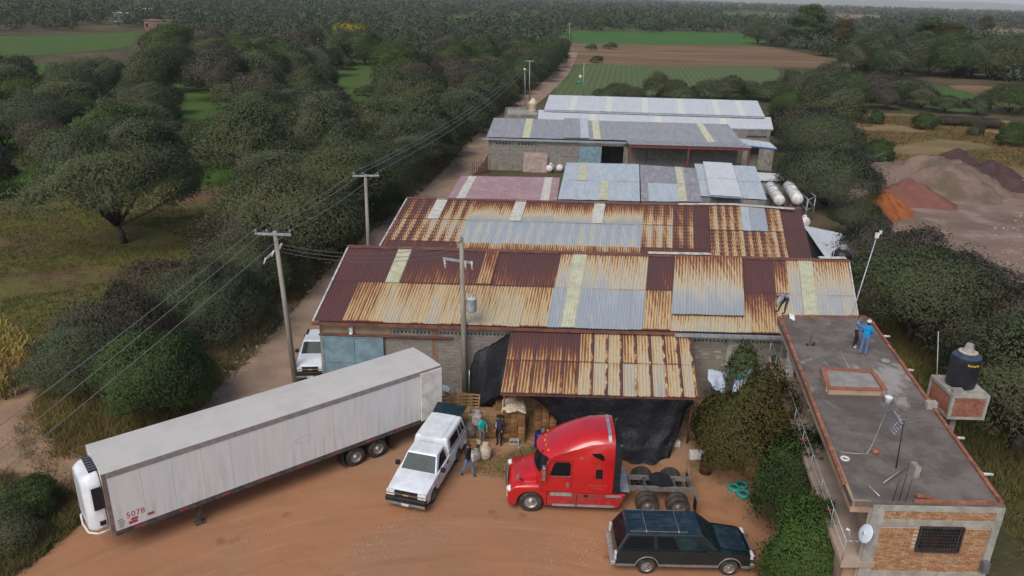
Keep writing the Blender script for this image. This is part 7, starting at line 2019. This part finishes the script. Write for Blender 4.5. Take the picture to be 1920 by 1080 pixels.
def finish_people():
    dg = bpy.context.evaluated_depsgraph_get()
    for o, J, label, loc, rz, shirt, legs, sleeve, hair, shoe, hat, scale, extra in pending:
        me = bpy.data.meshes.new_from_object(o.evaluated_get(dg)); me.name = 'person'
        bpy.data.objects.remove(o)
        me.materials.clear()
        slots = dict(shirt=0, legs=1, skin=2, hair=3, shoe=4)
        for mt in (shirt, legs, SKIN, hair, shoe): me.materials.append(mt)
        slots['sleeve'] = 0 if sleeve == 'shirt' else 2
        JV = {k: Vector(v) for k, v in J.items()}
        for pgn in me.polygons:
            c = pgn.center
            best = min(EDGES, key=lambda e: seg_dist(c, JV[e[0]], JV[e[1]]) - (RAD[e[0]] + RAD[e[1]]) * .4)
            k = best[2]
            if best[0] == 'pelvis' and best[1] == 'belly' and (c - JV['pelvis']).dot(JV['belly'] - JV['pelvis']) < 0: k = 'legs'
            if best[1] == 'neck' and (c - JV['neck']).length < .06: k = 'skin'
            if best[1] in ('head', 'crown'):
                up = (JV['crown'] - JV['head']).normalized()
                h_ = (c - JV['head']).dot(up); fwd = (c - JV['head']).dot(Vector((0, -1, 0)))
                k = 'hair' if (h_ > .05 or fwd < -.03) else 'skin'
            pgn.material_index = slots[k]; pgn.use_smooth = True
        # hands: palm, four fingers and a thumb; nose and ears
        bm = bmesh.new(); bm.from_mesh(me)
        ex = MB()
        for s in 'LR':
            w_, e_ = JV['wr' + s], JV['el' + s]; d_ = (w_ - e_).normalized()
            side = d_.cross(Vector((0, 0, 1))); side = side.normalized() if side.length > .1 else Vector((0, 1, 0))
            up_ = side.cross(d_)
            ex.tube([w_, w_ + d_ * .05, w_ + d_ * .09], [.026, .036, .03], 6)
            for k, L_ in enumerate((.06, .07, .075, .062)):
                b_ = w_ + d_ * .085 + side * (-.027 + .018 * k); mid = b_ + d_ * L_ * .5 - up_ * .008; ex.tube([b_ - d_ * .02, mid, mid + d_ * L_ * .4 - up_ * .02], [.0095, .009, .007], 5)
            b_ = w_ + d_ * .03 + side * .03; ex.tube([b_, b_ + d_ * .03 + side * .022, b_ + d_ * .06 + side * .026], [.012, .011, .008], 5)
        hd = JV['head']
        ex.tube([hd + Vector((0, -.085, .025)), hd + Vector((0, -.108, -.012))], [.008, .014], 5)
        for s in (-1, 1): ex.tube([hd + Vector((s * .082, .01, .025)), hd + Vector((s * .095, .015, .0)), hd + Vector((s * .082, .01, -.03))], [.012, .018, .01], 5)
        em = ex.mesh('x'); n0 = len(bm.faces); bm.from_mesh(em)
        bm.faces.ensure_lookup_table()
        for f_ in bm.faces[n0:]: f_.material_index = 2; f_.smooth = True
        bm.to_mesh(me); bm.free()
        p = link('person', me, None, loc); p.rotation_euler = (0, 0, rz); p.scale = (scale,) * 3
        tag(p, label, 'person')
        if hat:
            q = link('hat', hat, p); q.location = JV['crown']
        if extra: extra(p, JV)
CAP = lambda c, nm: (lambda m: (m.lathe([(.095, -.03), (.1, .0), (.09, .05), (.05, .085), (0, .092)], 16), m.add([(-.07, -.08, -.012), (.07, -.08, -.012), (.05, -.19, -.03), (-.05, -.19, -.03)], [(0, 1, 2, 3)]), m.mesh('hat', cloth(nm, c)))[2])(MB())
def brim_hat(c, nm):
    m = MB(); m.lathe([(.19, -.005), (.185, .0), (.1, .01), (.095, .08), (.06, .11), (0, .1)], 18); m.lathe([(.19, -.006), (.0, -.008)], 18)
    return m.mesh('hat', cloth(nm, c))
P = lambda u, v, z: at(u, v, z)
jeans, dark, greyp = cloth('jeans', (.11, .19, .36)), cloth('dark_trousers', (.025, .025, .035)), cloth('grey_trousers', (.2, .18, .19))
zr = ZR + .001
person('person in a bright blue jacket, jeans and white cap on the house roof', P(1617, 666, zr), math.radians(150), dict(anL=(.12, .03, .09), toL=(.15, -.14, .045), wrL=(.12, -.2, 1.06), wrR=(-.12, -.2, 1.06), elL=(.26, -.02, 1.14), elR=(-.26, -.02, 1.14)), cloth('blue_jacket', (.012, .25, .55)), jeans, shoe=SHOE_W, hat=CAP((.7, .7, .7), 'white_cap'), scale=1.03)
person('person in a grey blue shirt raising a hand beside the mast on the roof', P(1600, 651, zr), math.radians(60), dict(knR=(-.14, -.14, .5), anR=(-.13, .02, .1), toR=(-.15, -.14, .05), elL=(.22, -.18, 1.3), wrL=(.12, -.25, 1.5), elR=(-.22, -.14, 1.2), wrR=(-.08, -.3, 1.3)), cloth('slate_shirt', (.16, .2, .32)), dark, shoe=SHOE_W, scale=.98)
person('person in a grey shirt and dark trousers bending over the roof edge', P(1468, 588, zr), math.radians(-82), dict(pelvis=(0, .12, .9), belly=(0, .0, 1.02), chest=(0, -.2, 1.10), neck=(0, -.36, 1.08), head=(0, -.45, 1.03), crown=(0, -.54, .98), shL=(.17, -.26, 1.08), elL=(.2, -.34, .82), wrL=(.14, -.42, .58), shR=(-.17, -.26, 1.08), elR=(-.2, -.34, .82), wrR=(-.14, -.44, .56), hipL=(.09, .1, .85), hipR=(-.09, .1, .85), knL=(.12, .02, .46), knR=(-.14, -.12, .46), anR=(-.16, -.2, .09), toR=(-.17, -.36, .045)), cloth('grey_shirt', (.24, .25, .29)), cloth('navy_trousers', (.05, .055, .085)), scale=1.02)
def backpack(p, J):
    MB().box(-.14, .14, .1, .24, 1.06, 1.42).build('backpack', cloth('black_bag', (.02, .02, .03)), p, bevel=.04, seg=3)
walk = dict(hipL=(.09, -.02, .88), knL=(.1, -.18, .5), anL=(.1, -.22, .1), toL=(.11, -.38, .07), knR=(-.1, .1, .48), anR=(-.1, .32, .13), toR=(-.11, .2, .05), elL=(.26, .12, 1.14), wrL=(.24, .06, .9), elR=(-.25, -.06, 1.14), wrR=(-.2, -.2, .96))
person('person in a black jacket and blue jeans walking behind the white pickup', P(877, 893, 0), math.radians(62), walk, cloth('black_jacket', (.018, .018, .026)), jeans, hat=CAP((.03, .03, .035), 'black_cap'), scale=1.06)
person('person in a turquoise shirt with a dark bag beside the stacked boxes', P(903, 836, 0), math.radians(40), dict(elL=(.25, -.08, 1.14), wrL=(.14, -.24, 1.04), elR=(-.25, -.08, 1.14), wrR=(-.12, -.25, 1.02)), cloth('turquoise_shirt', (.01, .42, .36)), greyp, 'skin', extra=lambda p, J: MB().box(-.06, .2, .09, .2, .92, 1.1).build('waist_bag', cloth('dark_bag', (.02, .03, .04)), p, bevel=.03))
def vest(p, J):
    MB().box(-.2, -.14, -.1, .1, 1.0, 1.36).build('pale_sleeve', cloth('pale_sleeve', (.5, .5, .58)), p, bevel=.025)
person('person in dark clothes and a dark brimmed hat in front of the crate stack', P(936, 834, 0), math.radians(-20), dict(elL=(.26, .0, 1.14), wrL=(.2, -.12, .96), elR=(-.26, .0, 1.14), wrR=(-.18, -.16, 1.0)), cloth('dark_shirt', (.03, .022, .05)), cloth('black_trousers', (.015, .015, .02)), hat=brim_hat((.02, .018, .016), 'dark_hat'), extra=vest)
person('person in a navy jacket standing beside the left gas tank', P(1463, 405, 0), math.radians(10), dict(), cloth('navy_jacket', (.02, .025, .07)), cloth('pale_trousers', (.3, .33, .42)), scale=1.05)
finish_people()

# ================================================================== GOODS AND LOOSE THINGS IN THE YARD
def crate_mesh(w, d_, h, nm='crate', holes=True, material='crate'):
    m = MB().box(-w / 2, w / 2, -d_ / 2, d_ / 2, 0, h - .012)
    me = m.mesh(nm, MAT[material])
    if holes:
        me.materials.append(MAT['dark_hole']); bm = bmesh.new(); bm.from_mesh(me); 
        f = min(bm.faces, key=lambda q: q.calc_center_median().y)
        r = bmesh.ops.inset_region(bm, faces=[f], thickness=min(w, h) * .27, depth=0)
        r2 = bmesh.ops.extrude_face_region(bm, geom=[f]); 
        vs = [g_ for g_ in r2['geom'] if isinstance(g_, bmesh.types.BMVert)]
        bmesh.ops.translate(bm, verts=vs, vec=(0, .05, 0))
        bmesh.ops.delete(bm, geom=[f], context='FACES_ONLY') if f.is_valid else None
        for q in bm.faces:
            if q.calc_center_median().y > -d_ / 2 + .02 and q.calc_center_median().y < -d_ / 2 + .06 and q.calc_area() < w * h * .2: q.material_index = 1  # shade of the hand hole put into the colour of its faces
        bm.to_mesh(me); bm.free()
    return me
crA = crate_mesh(.36, .5, .21); crB = crate_mesh(.36, .5, .21, holes=False)
def stack(base, cols, rows, deep, label, group, rz=0.0, top_cut=0, cw=.395, ch=.224):
    R = Matrix.Rotation(rz, 4, 'Z')
    for k in range(rows):
        for c_ in range(cols):
            if k >= rows - top_cut and c_ == cols - 1: continue
            for e in range(deep):
                p = Vector(base) + R @ Vector(((c_ - (cols - 1) / 2) * cw + rnd.uniform(-.012, .012), e * .52 + rnd.uniform(-.012, .012), .12 + k * ch))
                o = link('crate', crA if (rnd.random() < .62 and e == 0) else crB, None, p); o.rotation_euler = (0, 0, rz + rnd.uniform(-.025, .025))
                tag(o, label, 'crate', group)
def pallet(base, rz, label, tilt=0.0, group=None, w=1.15, l=1.1):
    o = thing('pallet', label, 'pallet', base, rz, group); o.rotation_euler = (tilt, 0, rz)
    me = MB().box(-w / 2, w / 2, -.045, .045, 0, .02).mesh('board', MAT['wood'])
    for k in range(7): link('board', me, o, (0, -l / 2 + .05 + k * (l - .1) / 6, .1))
    for k in range(3): link('lower_board', me, o, (0, -l / 2 + .05 + k * (l - .1) / 2, 0))
    m2 = MB().box(-.04, .04, -l / 2, l / 2, .021, .099).mesh('bearer', MAT['wood'])
    for x in (-.5, 0, .5): link('bearer', m2, o, (x * w * .92, 0, 0))
    return o
s1 = at(962, 826)
pallet(s1 + Vector((0, .3, 0)), 0, 'pallet below the tall crate stack')
stack(s1 + Vector((0, 0, 0)), 3, 8, 2, 'wooden crate in the tall stack left of the red truck', 'tall crate stack', .02)
s2 = at(1021, 818)
pallet(s2 + Vector((0, .3, 0)), 0, 'pallet below the lower crate stack')
stack(s2, 3, 6, 2, 'wooden crate in the lower stack under the black tarp', 'lower crate stack', -.03, 1)
o = drape('plastic_wrap', 'pale wrap lying over the top of the tall crate stack', [[s1 + Vector((-.6, .85, 1.95)), s1 + Vector((0, .85, 2.07)), s1 + Vector((.55, .85, 1.95))], [s1 + Vector((-.62, .3, 1.97)), s1 + Vector((0, .3, 2.11)), s1 + Vector((.6, .3, 1.97))], [s1 + Vector((-.64, -.3, 1.82)), s1 + Vector((0, -.31, 1.93)), s1 + Vector((.62, -.3, 1.82))]], MAT['sack'], .01, 4); o['category'] = 'wrap'
# the big low carton block and boxes behind
cb_ = at(905, 825)
BX = crate_mesh(.55, .6, .5, 'carton', False, 'cardboard')
for i in range(4):
    for j in range(2):
        for k in range(2):
            o = link('carton', BX, None, cb_ + Vector((-.75 + i * .57, .55 + j * .62, .1 + k * .42))); o.scale = (1, 1, .82); o.rotation_euler = (0, 0, rnd.uniform(-.03, .03)); tag(o, 'brown carton in the low wide stack behind the turquoise shirted person', 'carton', 'low carton stack')
pallet(cb_ + Vector((0, .8, 0)), 0, 'pallet below the low wide carton stack', 0, None, 2.2, 1.3)
lbl = 'brown carton among the jumbled boxes below the slanting tarp'
for i, (u, v, z, s_) in enumerate(((872, 800, 0, 1.2), (872, 800, .6, 1.0), (890, 800, 0, 1.15), (890, 800, .58, .8), (915, 786, 0, 1.15), (938, 784, 0, 1.3), (938, 784, .66, .95), (957, 780, .0, 1.1), (957, 780, .56, 1.1), (900, 776, 0, 1.0), (1000, 806, 0, 1.0), (1000, 806, .52, .9))):
    o = link('carton', BX, None, at(u, v) + Vector((rnd.uniform(-.05, .05), 0, z))); o.scale = (s_, s_, s_); o.rotation_euler = (0, 0, rnd.uniform(-.15, .15)); tag(o, lbl, 'carton', 'jumbled cartons')
# sacks
def sack_mesh(seed):
    r = np.random.default_rng(seed); m = MB(); prof = [(0, 0), (.24, .0), (.3, .12), (.29, .34), (.24, .55), (.12, .68), (.14, .76), (0, .74)]
    m.lathe([(a * r.uniform(.92, 1.08), b) for a, b in prof], 14); return m
for i, (u, v, mt, sc, lb) in enumerate(((910, 858, 'sack', 1.15, 'cream sack standing in the row before the turquoise shirted person'), (893, 862, 'sack_grey', .85, 'grey sack left of the cream sack'), (880, 818, 'sack_grey', 1.2, 'grey sack pile beside the camper shell, front'), (884, 806, 'sack_grey', 1.3, 'grey sack pile beside the camper shell, back'), (896, 795, 'sack_grey', 1.1, 'grey sack on the boxes near the slanting tarp'))):
    o = sack_mesh(i).build('sack', MAT[mt], None, at(u, v) if i < 4 else at(u, v, 1.1)); o.scale = (sc,) * 3; tag(o, lb, 'sack')
# open box, white box, crate at front
ob = thing('open_box', 'open cardboard box with its flaps out beside the walking person', 'box', at(884, 846) + Vector((0, 0, .0)))
m = MB()
for x0, x1, y0, y1 in ((-.26, .26, -.2, -.18), (-.26, .26, .18, .2), (-.26, -.24, -.18, .18), (.24, .26, -.18, .18)): m.box(x0, x1, y0, y1, 0, .62)
m.box(-.24, .24, -.18, .18, .3, .32); m.build('carton', MAT['cardboard'], ob)
m = MB(); m.hexa([(-.26, -.2, .6), (-.26, .2, .6), (-.48, .2, .5), (-.48, -.2, .5), (-.26, -.2, .61), (-.26, .2, .61), (-.48, .2, .51), (-.48, -.2, .51)]); m.hexa([(.26, -.2, .6), (.26, .2, .6), (.46, .2, .52), (.46, -.2, .52), (.26, -.2, .61), (.26, .2, .61), (.46, .2, .53), (.46, -.2, .53)]); m.build('flap', MAT['sack'], ob)
wb = thing('white_box', 'small white box with a dark mark below the open cardboard box', 'box', at(881, 862))
MB().box(-.2, .2, -.2, .2, .0, .42).build('carton', MAT['plastic_white'], wb, bevel=.01); MB().box(-.07, .07, -.204, -.2, .16, .28).build('mark', MAT['letter_dark'], wb)
hb2 = thing('hollow_block', 'pale hollow concrete block at the foot of the tall crate stack', 'block', at(964, 832))
m = MB(); m.box(-.25, .25, -.12, .12, 0, .06).box(-.25, .25, -.12, .12, .22, .28)
for x in (-.25, -.03, .19): m.box(x, x + .06, -.12, .12, .06, .22)
m.build('shell', MAT['concrete_light'], hb2)
dbr = thing('blue_barrel', 'dark blue plastic barrel beside the nose of the red truck', 'barrel', at(1012, 838))
MB().lathe([(0, 0), (.26, 0), (.29, .08), (.28, .3), (.3, .33), (.28, .36), (.28, .62), (.3, .65), (.27, .85), (0, .86)], 20).build('drum', MAT['plastic_blue'], dbr); MB().lathe([(.05, .86), (.05, .9), (0, .9)], 10).build('cap', MAT['black'], dbr)
br_ = thing('rusty_barrel', 'rusty brown barrel under the olive garden tree', 'barrel', at(1322, 886))
MB().lathe([(0, 0), (.29, 0), (.3, .02), (.29, .28), (.31, .3), (.29, .32), (.29, .58), (.31, .6), (.29, .62), (.29, .88), (.3, .9), (.27, .9), (.27, .85), (0, .85)], 22).build('drum', pm('rusty_drum', (.09, .035, .025), (.06, .025, .02), 4, .85), br_)
for u, v, lb in ((1376, 917, 'left turquoise painted tyre planter under the citrus tree'), (1393, 929, 'right turquoise painted tyre planter under the citrus tree'), (1390, 912, 'back turquoise painted tyre planter under the citrus tree')):
    t_ = thing('tyre_planter', lb, 'planter', at(u, v))
    MB().lathe([(.2, 0), (.3, 0), (.33, .06), (.33, .12), (.28, .18), (.2, .18), (.19, .1), (.2, 0)], 22).build('tyre', MAT['teal'], t_)
    MB().lathe([(.2, .1), (.1, .13), (0, .14)], 14).build('soil', MAT['scrub'], t_)
o = MB().box(-.35, .35, -.2, .2, 0, .35).build('white_crate', MAT['plastic_white'], None, at(1305, 858), bevel=.02); tag(o, 'pale box at the foot of the olive garden tree', 'box')
o = MB().box(-.2, .2, -.15, .15, 0, .3).build('white_crate', MAT['plastic_white'], None, at(1267, 836), bevel=.02); tag(o, 'small pale block on the right edge of the black tarp', 'box')
# leaning pallets by the trailer door
for i, (u, v, rz_, lb) in enumerate(((845, 782, .25, 'brown pallet leaning against the wall beside the open trailer door, left one'), (866, 780, .05, 'greyish pallet leaning against the wall beside the open trailer door, middle one'), (880, 778, -.15, 'orange brown pallet leaning below the tarp, right one'))):
    pallet(at(u, v) + Vector((0, .2, .62)), rz_, lb, math.radians(68), 'leaning pallets')
o = drape('plastic_sheet', 'pale blue plastic sheet lying behind the leaning pallets', [[at(828, 722, .5), at(840, 724, .9), at(852, 726, .5)], [at(828, 734, .3), at(842, 734, .6), at(854, 735, .3)]], pm('pale_blue_sheet', (.42, .48, .58), None, rough=.5), .01, 4)
# draped banner right of the canopy
cl1 = NT('banner_cloth'); Pn = cl1.pos()
cc = cl1.mix(cl1.rng(cl1.noise(Pn, 1.3, 3), .5, .56), (.55, .6, .68), (.06, .3, .48)); cc = cl1.mix(cl1.rng(cl1.noise(Pn, 2.1, 3), .62, .66), cc, (.02, .1, .16))
cl1.bump(cl1.noise(Pn, 3, 3), .4, .06)
MAT['banner'] = cl1.fin(cc, .7, 0, .3)
MAT['banner_plain'] = pm('banner_plain', (.50, .55, .65), (.4, .45, .55), 1.5, .7, bump=.3, bsc=3, c3=(.03, .06, .2), sc3=.9, f3=.3, world=True)
o = drape('banner', 'pale blue printed banner used as an awning, left part beside the canopy', [[at_y(1328, 692, 38.6), at_y(1345, 694, 38.6), at_y(1362, 700, 38.5)], [at_y(1328, 712, 37.8), at_y(1345, 718, 37.8), at_y(1362, 726, 37.8)], [at_y(1338, 728, 37.3), at_y(1350, 734, 37.2), at_y(1360, 738, 37.2)]], MAT['banner_plain'], .01, 5); o['category'] = 'banner'
o = drape('banner', 'turquoise and white printed banner used as an awning before the balcony end', [[at_y(1382, 700, 38.6), at_y(1410, 688, 38.6), at_y(1435, 686, 38.5)], [at_y(1378, 715, 37.8), at_y(1405, 704, 37.8), at_y(1420, 698, 37.9)], [at_y(1372, 738, 37.0), at_y(1395, 722, 37.1), at_y(1412, 708, 37.3)]], MAT['banner'], .01, 5); o['category'] = 'banner'
fr_ = thing('awning_frame', 'thin grey pole frame below the printed banner', 'frame')
for a, b in ((at_y(1403, 712, 37.2), at(1408, 772)), (at_y(1380, 731, 37.0), at_y(1452, 726, 37.0)), (at_y(1328, 694, 38.6), at(1330, 765))):
    MB().tube([a, b], .03, 6).build('pole', MAT['galv'], fr_)
o = MB().box(-1.1, 1.1, -.35, .35, 0, .9).build('maroon_counter', MAT['maroon_steel'], None, at(1425, 770) + Vector((0, .4, 0)), bevel=.03); tag(o, 'maroon counter standing below the balcony end', 'counter')
# rubble at the right, stones of the yard
def rubble(name, label, pl, n, smin, smax, material, kind='stuff', mask=None):
    r = np.random.default_rng(n); m = MB()
    for p in scatter(n, pl, mask):
        s = smin + (smax - smin) * r.random() ** 2.5; a = r.uniform(0, 6.28)
        pts = [(p[0] + s * math.cos(a + k * 1.25) * r.uniform(.6, 1.1), p[1] + s * math.sin(a + k * 1.25) * r.uniform(.6, 1.1)) for k in range(5)]
        h = s * r.uniform(.5, 1.1)
        m.add([(x, y, -.02) for x, y in pts] + [(p[0] + (x - p[0]) * .55, p[1] + (y - p[1]) * .55, h) for x, y in pts], [tuple(range(5, 10))] + [(i, (i + 1) % 5, (i + 1) % 5 + 5, i + 5) for i in range(5)])
    o = m.build(name, material); return tag(o, label, 'stones', None, kind)
MAT['rubble_white'] = pm('rubble_white', (.6, .58, .54), (.42, .4, .37), 3, .9, world=True)
MAT['stone_pale'] = pm('stone_pale', (.36, .29, .23), (.26, .2, .155), 4, .9, world=True)
rubble('rubble', 'white rubble dumped beyond the grey earth mound', poly((1610, 286), (1660, 280), (1672, 294), (1640, 308), (1612, 300)), 90, .2, .7, MAT['rubble_white'])
rubble('pebbles', 'pale pebbles scattered over the dirt yard', poly((250, 1060), (700, 960), (930, 900), (1100, 985), (1140, 1060), (900, 1100)), 800, .012, .06, MAT['stone_pale'], mask=patchy(.9, .7))
rubble('pebbles', 'pale stones along the road edge', [(rx_at(40) - 3.4, 38), (rx_at(40) - 1.6, 38), (rx_at(60) - 1.4, 60), (rx_at(90) - 1.4, 90), (rx_at(90) - 3.0, 90), (rx_at(60) - 3.2, 60)], 420, .04, .18, MAT['stone_pale'])
rubble('rubble', 'stones strewn over the excavated ground', poly((1850, 420), (1920, 400), (1960, 520), (1900, 520)), 150, .05, .2, MAT['stone_pale'])
# far buildings in the trees at the upper left
def far_house(label, u, v, w, dd_, h, c, roofc):
    p = at(u, v); o = thing('far_house', label, 'house', p)
    mt = pm('far_wall', c, tuple(x * .75 for x in c), .5, .9)
    MB().box(-w / 2, w / 2, 0, dd_, 0, h).build('wall', mt, o)
    MB().box(-w / 2 - .3, w / 2 + .3, -.3, dd_ + .3, h, h + .3).build('roof', pm('far_roof', roofc, None, rough=.8), o)
    for k in range(max(2, int(w / 4))): 
        x = -w / 2 + 1.2 + k * (w - 2.2) / max(1, int(w / 4) - 1) if w > 5 else -1 + 2 * k
        wn_ = MB().box(x - .5, x + .5, -.03, .02, h * .45, h * .75).build('window', MAT['glass'], o)
        MB().box(x - .6, x + .6, -.06, -.031, h * .75, h * .8).build('sill', MAT['concrete_light'], wn_)
far_house('long pinkish brick building behind the far left meadow', 298, 60, 13, 8, 5, (.22, .125, .105), (.2, .12, .1))
far_house('pale house among the trees at the top left', 230, 42, 9, 7, 5, (.38, .35, .32), (.55, .55, .55))
far_house('white gabled house farther back among the trees at the top left', 268, 34, 8, 7, 5.5, (.42, .42, .4), (.6, .6, .6))
far_house('small dark roofed hut in the left wood', 195, 192, 6, 4, 2.6, (.35, .33, .3), (.05, .045, .05))

# ================================================================== HAZE
hz = MB().box(-9500, 9500, -70, 12800, -1.0, 215).build('haze', None)
hz.data.materials.clear()
hm = bpy.data.materials.new('haze'); hm.use_nodes = True
nt = hm.node_tree; nt.nodes.remove(nt.nodes['Principled BSDF'])
pv = nt.nodes.new('ShaderNodeVolumePrincipled')
pv.inputs['Color'].default_value = (.92, .97, 1.0, 1); pv.inputs['Density'].default_value = 0.00008
nt.links.new(pv.outputs[0], nt.nodes['Material Output'].inputs['Volume'])
hz.data.materials.append(hm)
tag(hz, 'thin bluish haze over the whole plain', 'haze', None, 'stuff')
